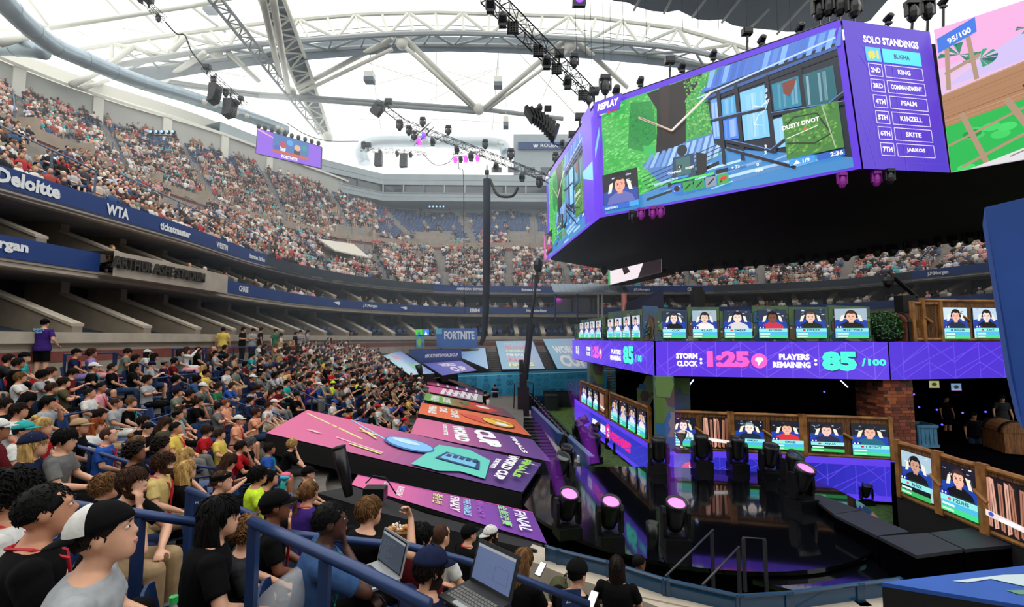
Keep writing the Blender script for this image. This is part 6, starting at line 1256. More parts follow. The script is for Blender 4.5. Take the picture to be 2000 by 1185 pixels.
make_pose('hoodie',.0,AR['lap'],long_sleeve=True,head=(0,.1)); make_pose('clap',.05,{1:((.14,.22,.78),(.34,.04,1.0)),-1:((.14,-.22,.78),(.34,-.04,.98))},head=(0,.1),hands={1:(_h(.2,-.1,1),_h(0,1,0)),-1:(_h(.2,.1,1),_h(0,-1,0))})
make_pose('shoot',.02,{1:((.2,.2,.92),(.36,.04,1.16)),-1:((.2,-.2,.92),(.36,-.04,1.16))},long_sleeve=True,shorts=True,head=(0,.1))
SA={1:((.0,.26,1.14),(.06,.28,.9)),-1:((.0,-.26,1.14),(.06,-.28,.9))}
make_pose('stand',.0,SA,stand=True,shorts=True,hands={1:(_h(.1,0,-1),_h(0,1,0)),-1:(_h(.1,0,-1),_h(0,-1,0))},head=(0,0)); make_pose('stand_long',.02,{1:((.02,.25,1.14),(.24,.02,1.18)),-1:((.02,-.25,1.14),(.24,0,1.14))},stand=True,head=(.1,.05))
make_pose('stand_phone',.05,{1:((.04,.24,1.15),(.28,.06,1.2)),-1:((.04,-.24,1.15),(.28,-.06,1.2))},stand=True,head=(0,-.4))
SITP=['lap','lap_long','cross','phone','chin','lean','back','hoodie','clap']
PW={'lap':'hands in lap','lap_long':'sitting relaxed','cross':'arms crossed','phone':'looking down at the hands','chin':'chin on hand','lean':'leaning on the knees','back':'slouching back','hoodie':'in long sleeves','clap':'hands raised together'}
HAIR={}
def hair_mesh(key,fn,mats=1,smooth=True):
 mb=MB(); fn(mb); HAIR[key]=mk_mesh(key,mb.V,mb.F,None,mb.M if mats>1 else None,[],smooth)
def scalp(mb,e=.012,low=-.03,front=.06,n=22,m=9,rough=.004,sd=1,back=-.06):
 r=random.Random(sd); rings=[]
 for j in range(m+1):
  ring=[]
  for i in range(n):
   t=2*pi*i/n; cx=math.cos(t); lim=front*max(0,cx)**1.2+low*(1-max(0,cx))if cx>0 else low+(back-low)*(-cx)**2
   if abs(math.sin(t))>.75 and cx>-.3:lim=max(lim,.0)
   ph_min=math.acos(max(-1,min(1,(lim-.03)/(.1+e)))); ph=.02+(ph_min-.02)*j/m; k=e+r.uniform(-rough,rough)
   ring.append(Vector((-.012+(.1+k)*math.sin(ph)*cx,(.077+k)*math.sin(ph)*math.sin(t),.03+(.1+k)*math.cos(ph))))
  rings.append(ring)
 ins=[Vector((-.012+(p.x+.012)*.9,p.y*.9,p.z))for p in rings[-1]]; rings.append(ins); mb.loft(rings,True)
def locks(mb,n,z0,z1,rad,sd=1,spread=1.6,w=.016,xo=-.02,wave=.0):
 r=random.Random(sd)
 for i in range(n):
  a=pi+(r.uniform(-1,1))*spread; x=math.cos(a)*.09+xo; y=math.sin(a)*.078; pts=[]
  for k in range(5):t=k/4; pts.append(Vector((x*(1+t*rad)+wave*math.sin(t*7+i),y*(1+t*rad*.6)+wave*math.cos(t*6+i),.06+(z0-.06)*min(1,t*1.5)if t<.67 else z0+(z1-z0)*(t-.67)*3)))
  mb.tube(pts,[w*.8,w,w,w*.85,w*.3],5)
def curls(mb,n,e,sd=1,s=.018):
 r=random.Random(sd)
 for i in range(n):
  t=r.uniform(0,2*pi); ph=math.acos(r.uniform(-.25,1)); x=math.sin(ph)*math.cos(t)
  if x>.55 and math.cos(ph)<.45:continue
  k=e*r.uniform(.5,1.1); mb.ell((-.014+(.1+k)*x,(.077+k)*math.sin(ph)*math.sin(t),.03+(.1+k)*math.cos(ph)),s*r.uniform(.7,1.2),6,4)
def strands(mb,n,e,ln,sd=1,w=.0055,lift=.006,front=.06,low=-.03,twist=.5):
 """short tufts lying over the scalp, combed away from the crown"""
 r=random.Random(sd); S=lambda ph,t,k:Vector((-.012+(.1+k)*math.sin(ph)*math.cos(t),(.077+k)*math.sin(ph)*math.sin(t),.03+(.1+k)*math.cos(ph)))
 for i in range(n):
  t=r.uniform(0,2*pi); cx=math.cos(t); lim=front if cx>.5 else(.0 if abs(math.sin(t))>.75 else low); pm=math.acos(max(-1,min(1,(lim-.03)/.11))); ph=pm*math.sqrt(r.random()); dt=r.gauss(0,.25)*twist; L=ln/.1*r.uniform(.6,1.2)
  a=S(ph,t,e-.004); b=S(ph+L*.5,t+dt*.5,e+lift*r.uniform(.4,1.3)); c=S(ph+L,t+dt,e+r.uniform(-.002,.006)); mb.tube([a,b,c],[w,w*.8,w*.15],4,False)
def _q(m):scalp(m,.008,rough=.002); strands(m,420,.009,.045,1)
hair_mesh('short',_q)
def _q(m):scalp(m,.004,-.01,.068,rough=.0005,back=-.03); strands(m,350,.004,.018,2,.0035,.003,.07,-.02)
hair_mesh('crop',_q)
def _q(m):scalp(m,.014,-.03,.05,rough=.004,sd=4); strands(m,420,.016,.06,4,.0065,.014,.05,-.03,1.6)
hair_mesh('tousled',_q)
def _q(m):scalp(m,.02,-.05,.055); curls(m,420,.035,5,.0125)
hair_mesh('curly',_q)
def _q(m):scalp(m,.01,-.07,.06,rough=.002); strands(m,250,.012,.07,7); locks(m,110,-.14,-.3,.22,2,1.8,.01,wave=.006)
hair_mesh('long',_q)
def _q(m):scalp(m,.009,-.03,.06,rough=.001); strands(m,260,.01,.07,3); m.ell((-.125,0,.045),(.03,.03,.03),8,6); m.tube([Vector((-.13,0,.04)),Vector((-.17,0,-.02)),Vector((-.17,.01,-.15)),Vector((-.14,.015,-.29)),Vector((-.12,.02,-.34))],[.022,.034,.034,.024,.006],8)
hair_mesh('ponytail',_q)
def _q(m):scalp(m,.012,-.03,.06); strands(m,300,.011,.06,5); m.ell((-.07,0,.15),(.045,.05,.04),10,7)
hair_mesh('bun',_q)
hair_mesh('balding',lambda m:scalp(m,.003,-.03,.098,rough=.0005,back=-.05))
def cap_mesh(mb,back=False,brim=True):
 rings=[]; n=20
 for j in range(8):
  ph=.02+1.42*j/7; rings.append([Vector((-.012+.118*math.sin(ph)*math.cos(2*pi*i/n),.095*math.sin(ph)*math.sin(2*pi*i/n),.035+.112*math.cos(ph)))for i in range(n)])
 mb.loft(rings,True); mb.ell((-.012,0,.15),(.01,.01,.006),6,4)
 if brim:
  s=-1 if back else 1; pts=[];
  for i in range(9):a=-1.15+2.3*i/8; pts.append((math.cos(a),math.sin(a)))
  inn=[Vector((-.012+s*.112*c,.093*q,.05))for c,q in pts]; out=[Vector((-.012+s*(.112*c+.075*c**2),.093*q,.035-.012*(1-abs(q))))for c,q in pts]
  mb.loft([inn,out,[p-Vector((0,0,.005))for p in out],[p-Vector((0,0,.005))for p in inn]],False,closed=False)
hair_mesh('cap',lambda m:cap_mesh(m)); hair_mesh('cap_back',lambda m:cap_mesh(m,True));
def _q(m):cap_mesh(m,brim=False); m.V=[(x*1.04,y*1.04,z*1.08-.005)for x,y,z in m.V]
hair_mesh('beanie',_q)
def _q(m):
 R=[[Vector((-.012+r_*.109*math.cos(t),r_*.087*math.sin(t),z))for t in[2*pi*i/20 for i in range(20)]]for r_,z in((1.,.045),(1.02,.05),(1.,.085),(.97,.09))]; m.loft(R,False)
hair_mesh('band',_q)
def _q(m):
 scalp(m,.001,-.12,-.1,rough=.0)
def beard(m):
 rings=[]
 for z,r_ in((-.02,.0),(-.04,.004),(-.07,.008),(-.1,.009),(-.122,.006)):
  y={-.02:.07,-.04:.064,-.07:.056,-.1:.041,-.122:.02}[z]; xf=.084 if z>-.1 else .078; rings.append([Vector((xf*math.cos(t)+r_*math.cos(t),(y+r_)*math.sin(t)*1.02,z))for t in[-1.9+3.8*i/14 for i in range(15)]])
 m.loft(rings,False,closed=False)
hair_mesh('beard',beard)
eye=MB(); eye.ell((0,0,0),(.011,.0115,.0075),8,6); EYE=mk_mesh('eye',eye.V,eye.F,smooth=True,mats=[MATS['eye_white']])
ir=MB(); ir.ell((.008,0,0),(.0042,.0052,.0055),8,6); IRIS=mk_mesh('iris',ir.V,ir.F,smooth=True,mats=[MATS['eye_dark']])
br=MB(); br.tube([Vector((.003,-.017,-.001)),Vector((.006,0,.004)),Vector((-.003,.019,-.002))],[.0025,.0035,.0018],5); BROW=mk_mesh('eyebrow',br.V,br.F)
lp=MB(); lp.ell((0,0,.0035),(.008,.022,.004),8,5); lp.ell((-.001,0,-.005),(.008,.019,.0045),8,5); LIPS=mk_mesh('mouth',lp.V,lp.F,smooth=True,mats=[MATS['lips']])
ph=MB(); ph.box((0,0,0),(.012,.075,.15)); PHONE=mk_mesh('phone',ph.V,ph.F,mats=[MATS['plastic_dark']])
def setm(o,m):
 if len(o.data.materials)==0:o.data.materials.append(m)
 o.material_slots[0].link='OBJECT'; o.material_slots[0].material=m; return o
NEAR=set()
def person(label,pos,yaw,pose,shirt='black',pants='navy',hair='short',hc='dark',skin=2,cap=None,lan=None,cat='person',group=None,near=False,s=1.,beard=False,hatc='black'):
 P=POSE[pose]; o=setm(link('person',P['body']),MATS['skin%d'%skin]); o.location=pos; o.rotation_euler=(0,0,yaw); o.scale=(s,s,s); tag(o,label,cat,group)
 setm(link('shirt',P['shirt'],o),MATS['cloth_'+shirt]); setm(link('trousers',P['pants'],o),MATS['cloth_'+pants])
 if near:
  for m in P['shoe2']:setm(link('shoe',m,o),MATS['cloth_white' if len(label)%2 else 'cloth_black'])
 else:setm(link('footwear',P['shoes'],o),MATS['cloth_darkgrey'])
 def on_head(nm,me,m,x=None):
  h=setm(link(nm,me,o),m); h.matrix_local=P['TH']if x is None else P['TH']@x; return h
 if hair!='bald':on_head('hair',HAIR[hair],MATS['hair_'+hc])
 if cap:on_head('headband' if cap=='band' else 'hat',HAIR[cap],MATS['cloth_'+hatc])
 if beard:on_head('beard',HAIR['beard'],MATS['hair_'+hc])
 if lan:setm(link('lanyard',P['lanyard'],o),MATS['strap_red']if lan=='red' else MATS['cloth_teal'])
 if near:
  for q in(1,-1):
   e=on_head('eye',EYE,MATS['eye_white'],Matrix.Translation((.0795,q*.031,.018))); i_=setm(link('iris',IRIS,e),MATS['eye_dark']); on_head('eyebrow',BROW,MATS['hair_'+hc],Matrix.Translation((.0945,q*.031,.041)))
  on_head('mouth',LIPS,MATS['lips'],Matrix.Translation((.0905,0,-.054)))
 return o
def seat_parts():
 b=MB(); R=[[Vector((x,y,z))for y,x in((-.22,xo+.03),(-.19,xo+.0),(-.1,xo-.015),(0,xo-.02),(.1,xo-.015),(.19,xo),(.22,xo+.03))]for z,xo in((.4,-.17),(.55,-.2),(.72,-.235),(.8,-.25))]
 q=[r+[v+Vector((.018,0,0))for v in r[::-1]]for r in R]; b.loft(q,True); B=mk_mesh('backrest',b.V,b.F,smooth=False)
 p=MB(); R=[[Vector((x,y,.43+dz))for y,dz in((-.21,.02),(-.12,-.005),(0,-.012),(.12,-.005),(.21,.02))]for x in(-.16,0,.16,.23)]; q=[r+[v-Vector((0,0,.025))for v in r[::-1]]for r in R]; p.loft(q,True); S=mk_mesh('seat',p.V,p.F)
 f=MB(); f.box((-.12,.235,.3),(.06,.03,.6)); f.box((-.02,.24,.62),(.26,.045,.025)); F_=mk_mesh('armrest_standard',f.V,f.F); return B,S,F_
SB,SS,SF=seat_parts()
for m in(SB,SS):m.materials.append(M_seat)
SF.materials.append(mat('seat_iron','#1a2c50',.4,metal=.3))
def seat(label,pos,yaw,group='blue seats of the lower bowl'):
 o=thing('stadium_seat',label,'seat',pos,yaw,group); link('backrest',SB,o); link('seat',SS,o); link('armrest',SF,o); return o
 # ------------------------------------------------------------------ custom near poses
NV=.0105
make_pose('capman',.12,{1:((.12,.27,.74),(.36,.14,.62)),-1:((.12,-.27,.74),(.36,-.12,.6))},head=(-.1,.2),vox=NV,knee=(.46,.16),width=1.08,ankle=(.4,.2,.08))
make_pose('beardman',.32,{1:((.36,.24,.7),(.45,-.04,.62)),-1:((.4,-.2,.68),(.3,-.08,.97))},head=(-.12,.12),vox=NV,width=1.12,hands={-1:(_h(-.1,.15,1),_h(1,-.2,0))},curl=.9)
make_pose('blueman',.2,{1:((.26,.26,.7),(.4,.05,.62)),-1:((.36,-.17,.74),(.235,-.03,.99))},head=(.0,.06),vox=NV,width=1.12,hands={-1:(_h(-.15,.2,1),_h(1,0,0))},curl=1.2)
make_pose('longhair',.12,{1:((.1,.26,.76),(.34,.1,.62)),-1:((.1,-.3,.74),(.36,-.2,.6))},head=(-.2,.06),vox=NV)
make_pose('eater',.1,{1:((.18,.25,.72),(.36,.08,.82)),-1:((.28,-.3,.82),(.38,-.18,1.06))},head=(-.2,.02),vox=NV,width=1.1,hands={-1:(_h(-.3,.3,1),_h(1,0,0))},curl=1.0)
make_pose('typist',.16,{1:((.16,.25,.72),(.4,.1,.64)),-1:((.16,-.25,.72),(.4,-.1,.64))},head=(-.1,-.15),vox=NV,width=1.05)
make_pose('watch',.06,{1:((.08,.25,.76),(.3,.12,.62)),-1:((.08,-.25,.76),(.3,-.12,.62))},head=(-.05,.12),vox=NV)
make_pose('facehand',.25,{1:((.34,.2,.68),(.42,0,.64)),-1:((.4,-.16,.68),(.27,-.05,.98))},head=(.1,.0),vox=.013,shorts=True,hands={-1:(_h(-.1,.1,1),_h(1,0,0))},curl=1.)
make_pose('pointing',.05,{1:((.2,.2,.98),(.46,.12,.98)),-1:((.1,-.25,.76),(.34,-.1,.64))},head=(.0,.05),vox=.013,shorts=True,curl=.15)
make_pose('back_stand',.0,{1:((-.04,.27,1.14),(.1,.3,.98)),-1:((-.04,-.27,1.14),(.1,-.3,.98))},stand=True,shorts=True,head=(0,0),vox=.013,width=1.05)
make_pose('drinker',.0,{1:((.16,.22,.82),(.16,.08,1.04)),-1:((.12,-.25,.76),(.3,-.1,.64))},head=(0,.1),vox=.013,hands={1:(_h(-.1,-.5,.8),_h(1,0,0))})
def floor_yaw(u,z):
 a,b=bowl(u,max(-4.5,z)),bowl(u,max(-4.5,z)-.25)
 if z<-4.2:a,b=bowl(u,-4.2),bowl(u,-4.5)
 d=b-a; return math.atan2(d.y,d.x)
PEOPLE=[]; PLACED=[]
def put(px,py,Y,pose,shirt,pants,hair,hc,skin,short,label,cap=None,hatc='black',lan=None,dy=0.,near=False,beard=False,yaw=None,s=1.,seated=True,pants_=None):
 hd=POSE[pose]['TH'].translation; h=hd.z*s; u,z=on_bowl(px,py,h)
 if Y is None:q=bp(px,py,h)
 else:q=PY(px,py,Y)
 w=(floor_yaw(u,z)if yaw is None else yaw)+dy; off=Matrix.Rotation(w,3,'Z')@Vector((hd.x*s,0,0)); pos=Vector((q.x-off.x,q.y-off.y,q.z-h))
 o=person(label,pos,w,pose,shirt,pants,hair,hc,skin,cap,lan,near=near,beard=beard,s=s,hatc=hatc,group='spectators in the lower bowl'); PEOPLE.append((px,py,short)); PLACED.append(pos)
 if seated:seat('blue folding seat carrying %s'%short,pos+Vector((0,0,-.02)),w)
 return o,pos,w
N=True
# --- the big ones in front
capman,cp,cw=put(207,1046,1.95,'capman','palegrey','jeans','crop','dark',1,'the backwards cap wearer','man in pale grey tee with black and white cap worn backwards','cap_back','black',near=N,yaw=.55)
put(92,1000,2.2,'watch','black','black','crop','black',2,'the red neck strap man','dark haired man in black tee with wide red neck strap beside the backwards cap',lan='red',near=N,yaw=.8)
put(28,965,2.5,'watch','white','black','tousled','black',2,'the white tee at the frame edge','black haired person in white tee with red collar strap at the picture edge',lan='red',near=N,yaw=.75)
put(260,945,3.75,'beardman','black','khaki','short','brown',1,'the bearded man in black','bearded man in black polo and khaki trousers with hand at his chin',near=N,yaw=.2,beard=True)
put(207,952,4.3,'watch','white','navy','tousled','light',2,'the streaky haired boy','boy with streaky light brown hair and white tee behind the bearded man',near=N,yaw=.6,s=.92)
put(128,860,5.1,'typist','grey','black','short','black',1,'the grey polo man','dark haired man in grey polo shirt leaning forward over a phone',near=N,yaw=.45)
put(320,906,5.6,'watch','lemon','khaki','tousled','brown',1,'the yellow tee man','brown haired bearded man in pale yellow tee with red strap',lan='red',near=N,yaw=.35,beard=True)
put(364,920,5.9,'lap_long','black','black','long','blond',1,'the long blonde hair','woman with long blonde hair and black top beside the yellow tee',near=N,yaw=.7)
put(434,941,5.1,'watch','black','black','crop','brown',1,'the headband boy','boy with shaved brown hair and black headband','band',near=N,yaw=.4,s=.95)
put(430,1010,2.9,'longhair','black','black','long','black',1,'the long black hair','person with long wavy black hair in black tee, small tattoo on the arm',near=N,yaw=.65)
put(483,1042,3.25,'typist','darkgrey','black','tousled','light',1,'the light haired child','light brown haired child bending down beyond the long black hair',near=N,yaw=.5,s=.85)
put(540,990,3.75,'watch','black','black','crop','black',4,'the black capped neighbour','dark skinned person in black baseball cap and black tee','cap',lan='red',near=N,yaw=.55)
put(604,962,5.4,'lap','purple','black','ponytail','light',2,'the ponytail woman','woman with long streaked ponytail and purple tank top',lan='red',near=N,yaw=.9)
bl,blp,blw=put(646,1020,3.05,'blueman','denimblue','black','crop','black',5,'the blue tee man','dark skinned man in blue tee resting mouth on his fist, badge strap on',lan='teal',near=N,yaw=.42)
ea,eap,eaw=put(722,1000,3.9,'eater','black','black','short','light',1,'the eating man','short haired man in black tee eating from a paper tray',near=N,yaw=.95)
put(822,1052,4.1,'typist','maroon','black','short','black',2,'the maroon tee','black haired person in maroon tee with red neck strap',lan='red',near=N,yaw=.75)
cap2,c2p,c2w=put(842,1112,2.95,'typist','navy','navy','short','dark',1,'the navy cap man','bearded man in navy baseball cap with open laptop','cap','navy',near=N,yaw=.8,beard=True)
put(862,1048,4.9,'watch','white','khaki','balding','brown',1,'the bald man in white','balding man in white tee beyond the navy cap',near=N,yaw=.95)
put(917,1043,6.4,'watch','black','black','crop','black',1,'the black cap by the cloth','person in black cap and black tee with red strap next to the black cloth','cap',lan='red',near=N,yaw=.7)
put(948,1082,5.3,'watch','black','black','short','black',1,'the dark haired kid','black haired kid in front of the flowered cap',near=N,yaw=.6,s=.9)
put(960,1044,6.9,'watch','grey','black','short','dark',1,'the flowered cap','bearded man in grey tee with white flowered cap turned backwards','cap_back','white',near=N,yaw=.5,beard=True)
put(1023,1097,4.9,'typist','black','khaki','long','light',1,'the sunglasses woman','woman with streaked long hair and sunglasses on her head holding a phone',near=N,yaw=.85)
put(1128,1122,4.5,'typist','black','black','crop','black',1,'the black beanie','person in black beanie bending over a lit phone','beanie',near=N,yaw=.9)
put(1205,1108,5.6,'watch','black','black','long','dark',1,'the dark haired woman by the wall','dark haired woman in black seen from behind at the concrete wall',near=N,yaw=1.3)
# --- rows behind, upper left
for a in((100,727,None,'hoodie','white','navy','short','brown',2,'the white sweatshirt','man in white sweatshirt and glasses by the upper rail'),(150,690,None,'lap','navy','lilac','crop','dark',2,'the striped tee','man in black cap and navy pink striped tee, hand at cheek','cap','black','red'),(180,690,None,'back','lilac','pink','curly','brown',3,'the red bandana','curly haired man with red bandana and tank top','band','red','red'),(142,729,None,'phone','maroon','black','short','dark',2,'the dark red jersey','brown haired boy in black and red jersey looking down'),(220,718,None,'back','black','jeans','crop','dark',2,'the black tee in jeans','dark haired man in black tee and blue jeans leaning back',None,'black','red'),(249,688,None,'phone','sage','black','short','dark',2,'the sage tee','man in grey green tee looking at his phone'),(266,700,None,'lap','peach','khaki','short','dark',3,'the sandy tee','dark haired kid in sandy top by the rail'),(289,690,None,'lap','white','khaki','long','black',2,'the white capped girl','girl in white tank top and pale cap','cap','white','teal'),(302,697,None,'lap','palegrey','khaki','long','black',2,'the grey tee girl','black haired girl in pale grey tee'),(263,717,None,'lap','black','khaki','long','black',3,'the long haired black tee','person with dark long hair in black tee near a yellow bag'),(323,710,None,'lap_long','navy','navy','crop','black',3,'the patterned cap','person in patterned cap and navy shirt with badge','cap','grey','red'),(341,706,None,'lap','maroon','black','short','black',3,'the maroon shirt by the patterned cap','person in maroon shirt next to the patterned cap',None,'black','red'),(352,688,None,'back','grey','pink','long','dark',1,'the long legged woman','dark haired woman in grey with bare legs stretched over the seats'),(365,684,None,'shoot','white','white','long','brown',1,'the photographer in white','woman in white hooded top taking a photo'),(388,684,None,'lap','black','black','long','dark',2,'the black dress','dark haired woman in black beside the photographer in white'),(418,682,None,'lean','brownc','grey','bald','dark',2,'the bald bearded man','bald bearded man in brown grey top bending forward'),(440,679,None,'lean','black','black','short','dark',3,'the black tee past the bald man','dark haired man in black tee just past the bald bearded one'),(289,743,None,'cross','palegrey','black','curly','dark',2,'the crossed arms','curly haired man with glasses and grey tee, arms crossed'),(176,768,None,'back','white','black','crop','dark',2,'the bearded white tee','bearded man in white tee with dark strap, knee up'),(198,757,None,'lap','pink','grey','crop','black',3,'the pink tee','man in pink tee with strap behind the bearded white tee',None,'black','red'),(229,788,None,'pointing','palegrey','white','crop','brown',2,'the pointing man','man in black white checkered shirt pointing ahead, white shorts'),(257,786,None,'lap','black','grey','short','light',1,'the smiling black tee','light haired boy in black tee turned towards the pointing man',None,'black','teal'),(55,780,None,'phone','black','black','long','black',3,'the phone girl','black haired girl reading her phone by the dark seats'),(95,787,None,'drinker','palegrey','grey','short','black',2,'the drinking boy','boy with glasses drinking from a red cup'),(38,803,None,'lap','white','navy','short','dark',2,'the white and navy top','dark haired person in white and navy top seen from behind'),(10,792,None,'lap','black','black','short','dark',2,'the dark top at the margin','dark haired person in dark top at the picture margin'),(19,702,None,'lean','darkgrey','red','short','dark',2,'the knees up man','man in dark top with red strap and knees drawn up',None,'black','red'),(49,698,None,'lap','teal','red','crop','black',1,'the teal tee','person in black cap, teal tee and red shorts','cap','black','red'),(348,766,None,'cross','sage','grey','short','dark',2,'the glasses in sage','man with glasses and grey green tee, arms crossed'),(372,770,None,'chin','black','navy','short','dark',3,'the chin propper','dark haired man in black tee propping his chin'),(348,811,None,'back','palegrey','black','crop','dark',2,'the pale blue tee','man with black headband and pale blue grey tee, black trousers','band','black'),(323,826,None,'phone','olive','black','long','brown',1,'the olive tee','brown haired girl in olive tee looking down'),(440,789,None,'back','peach','darkgrey','short','red',1,'the peach tee','red haired man in peach tee with dark trousers crossed'),(403,729,None,'lap','yellow','navy','short','black',3,'the yellow navy jersey','dark haired man in yellow and navy jersey'),(427,757,None,'lap','green','black','curly','brown',2,'the curly back of head','person with big curly brown hair in green top'),(454,754,None,'lean','blue','grey','short','brown',1,'the bright blue tee','brown haired boy in bright blue tee'),(444,725,None,'lap','white','khaki','crop','dark',2,'the white tee with cap','young man in dark cap and white tee','cap','darkgrey'),(462,723,None,'lap','sage','khaki','short','dark',2,'the pale green tee','dark haired man in pale green tee'),(405,842,None,'typist','red','grey','tousled','brown',1,'the red jersey','brown haired boy in bright red jersey holding his phone'),(473,820,None,'phone','navy','black','short','dark',2,'the navy tee looking down','dark haired person in navy tee looking down past the red jersey'),(471,873,None,'chin','red','black','short','dark',2,'the red top with phone arm','dark haired person in red top and black sleeve'),(489,866,None,'lap','black','black','tousled','grey',1,'the grey haired glasses','grey haired person with glasses in black'),(213,851,None,'watch','blue','black','balding','brown',1,'the bald blue shirt','bald man in blue shirt with red strap',None,'black','red'),(188,831,None,'lap','white','black','long','red',1,'the orange hair','woman with long orange hair and white straps'),(157,834,None,'watch','black','grey','crop','brown',2,'the beige cap','man in beige grey cap looking up','cap','khaki'),(84,834,None,'watch','red','black','bun','blond',1,'the blonde bun','blonde woman with high bun and red collar'),(48,842,None,'lap','white','black','crop','dark',2,'the turquoise cap','person in turquoise cap between blonde bun and rail','cap','teal','red'),(68,870,None,'lap','navy','black','long','blond',1,'the starred bandana','blond child under a navy starred bandana','beanie','navy'),(268,868,None,'lap','darkgrey','black','bun','light',1,'the pinned up hair','woman with pinned up light brown hair by the rail'),(316,872,None,'lap','purple','black','curly','dark',2,'the dark curls','person with thick dark curls in purple'),(363,893,None,'lap','black','black','long','blond',1,'the pale blonde','person with pale blonde hair behind the yellow tee man'),(448,902,None,'phone','maroon','black','long','brown',1,'the bent brown head','brown haired girl bent over, beside the red and black tops'),(505,930,None,'lap','neon','black','tousled','black',2,'the neon tee child','black haired child in neon yellow tee'),(527,935,None,'lean','black','black','short','black',2,'the bent black tee','black haired person in black bent forward before the neon tee'),(603,925,None,'watch','black','black','crop','dark',1,'the cap with skull bag','person in black cap holding a white patterned bag','cap'),(571,868,None,'facehand','black','darkgrey','tousled','blond',1,'the blond in black','blond man in black tee with hand over his mouth, alone before the banner'),(547,760,None,'phone','maroon','black','short','dark',2,'the maroon tee with laptop','dark haired man in maroon tee with a notebook'),(580,773,None,'chin','black','black','crop','dark',2,'the capped chin propper','capped man in black tee hand on chin','cap'),(525,793,None,'lap','white','khaki','short','brown',1,'the white tee before the banner','brown haired man in white tee by the corner of the pink banner'),(536,787,None,'lap','palegrey','khaki','crop','brown',1,'the white cap neighbour','person in white cap and pale tee','cap','white'),(621,731,None,'lap_long','palegrey','grey','crop','grey',1,'the big grey blue tee','large man in white cap and grey blue tee','cap','white'),(651,750,None,'hoodie','neon','neon','short','black',2,'the neon hooded top','person in neon yellow hooded top','beanie','neon'),(668,744,None,'lean','blue','navy','crop','dark',2,'the bright blue shirt and white cap','person in white cap and bright blue shirt','cap','white'),(652,786,None,'phone','white','khaki','crop','dark',1,'the royal blue cap','person in royal blue cap and white tee writing','cap','blue'),(740,796,None,'lap','white','black','crop','dark',2,'the red cap','person in red cap and white top with backpack straps','cap','red'),(707,808,None,'lean','blue','black','short','black',4,'the royal blue tee','dark haired man in royal blue tee bending over'),(682,804,None,'phone','red','black','short','black',2,'the bright red tee','dark haired man in bright red tee next to the royal blue tee'),(681,773,None,'lap','palegrey','grey','short','brown',1,'the plain pale tee','brown haired man in plain pale tee, middle rows'),(725,778,None,'lap','teal','black','crop','dark',1,'the teal shirt in the middle rows','person in teal shirt in the middle rows'),(751,782,None,'phone','white','khaki','short','dark',2,'the outstretched white tee','man in white tee reaching forward, near the pink banner'),(776,811,None,'clap','white','black','short','black',3,'the raised hands','man in white tee raising his hands by the banner edge'),(799,778,None,'lap','yellow','black','short','black',3,'the yellow and black shirt','person in yellow and black shirt by the banner ends'),(783,757,None,'phone','black','black','short','dark',2,'the black tee by the banner ends','person in black tee near the green banner'),(819,750,None,'lean','palegrey','grey','crop','dark',1,'the white cap by the cloth','person in white cap and grey tee beside the brown cloth','cap','white'),(561,748,None,'lap','teal','black','short','black',2,'the teal tee by the maroon one','person in teal tee with strap beside the maroon tee'),(700,745,None,'lap','neon','black','short','dark',2,'the lime tee','person in lime tee behind the bright blue shirt'),(545,700,None,'lean','purple','black','short','dark',3,'the violet top','person in violet top under the standing row')):
 px,py,Y,pose,sh_,pn,hr,hc,sk,short,lab=a[:11]; put(px,py,Y,pose,sh_,pn,hr,hc,sk,short,lab,*(a[11:]if len(a)>11 else()),near=(py>820))
 # --- standing people
def stander(px,py,Y,pose,shirt,pants,hair,hc,skin,label,yaw,cap=None,hatc='black',near=False,s=1.,z=None):
 hd=POSE[pose]['TH'].translation
 if 400<px<717 and z is None:Y=13.0*FPX/(1000-px)
 if z is not None:Y=PZ(px,py,z+hd.z*s).y if abs(z+hd.z*s)>.3 else Y
 q=PY(px,py,Y); o=person(label,Vector((q.x,q.y,q.z-hd.z*s)),yaw,pose,shirt,pants,hair,hc,skin,cap,None,near=near,s=s,hatc=hatc,group='people standing around the bowl')
 PEOPLE.append((px,py,'the '+label.split(' in ')[-1][:24])); return o
ev=stander(86,632,13.2,'back_stand','purple','black','crop','black',1,'crew member in dark purple tee and black shorts seen from behind by the wall',1.75,'cap',s=1.04)
cv=Canvas(quadmap((-.155,.16,1.3),(-.155,-.16,1.3),(-.155,.16,1.46),(-.155,-.16,1.46),10,5,.001)); cv.text('EVENTS',5,2.7,1.8,'#7fc8e8',.05,0,'c',8); cv.text('TEAM',5,.3,1.8,'#7fc8e8',.05,0,'c',5); cv.build('shirt_print',colmat('painted',.5),ev)
stander(436,644,22,'stand','yellow','khaki','short','dark',2,'person in pale yellow tee with black shoulder strap standing at the promenade wall',1.9)
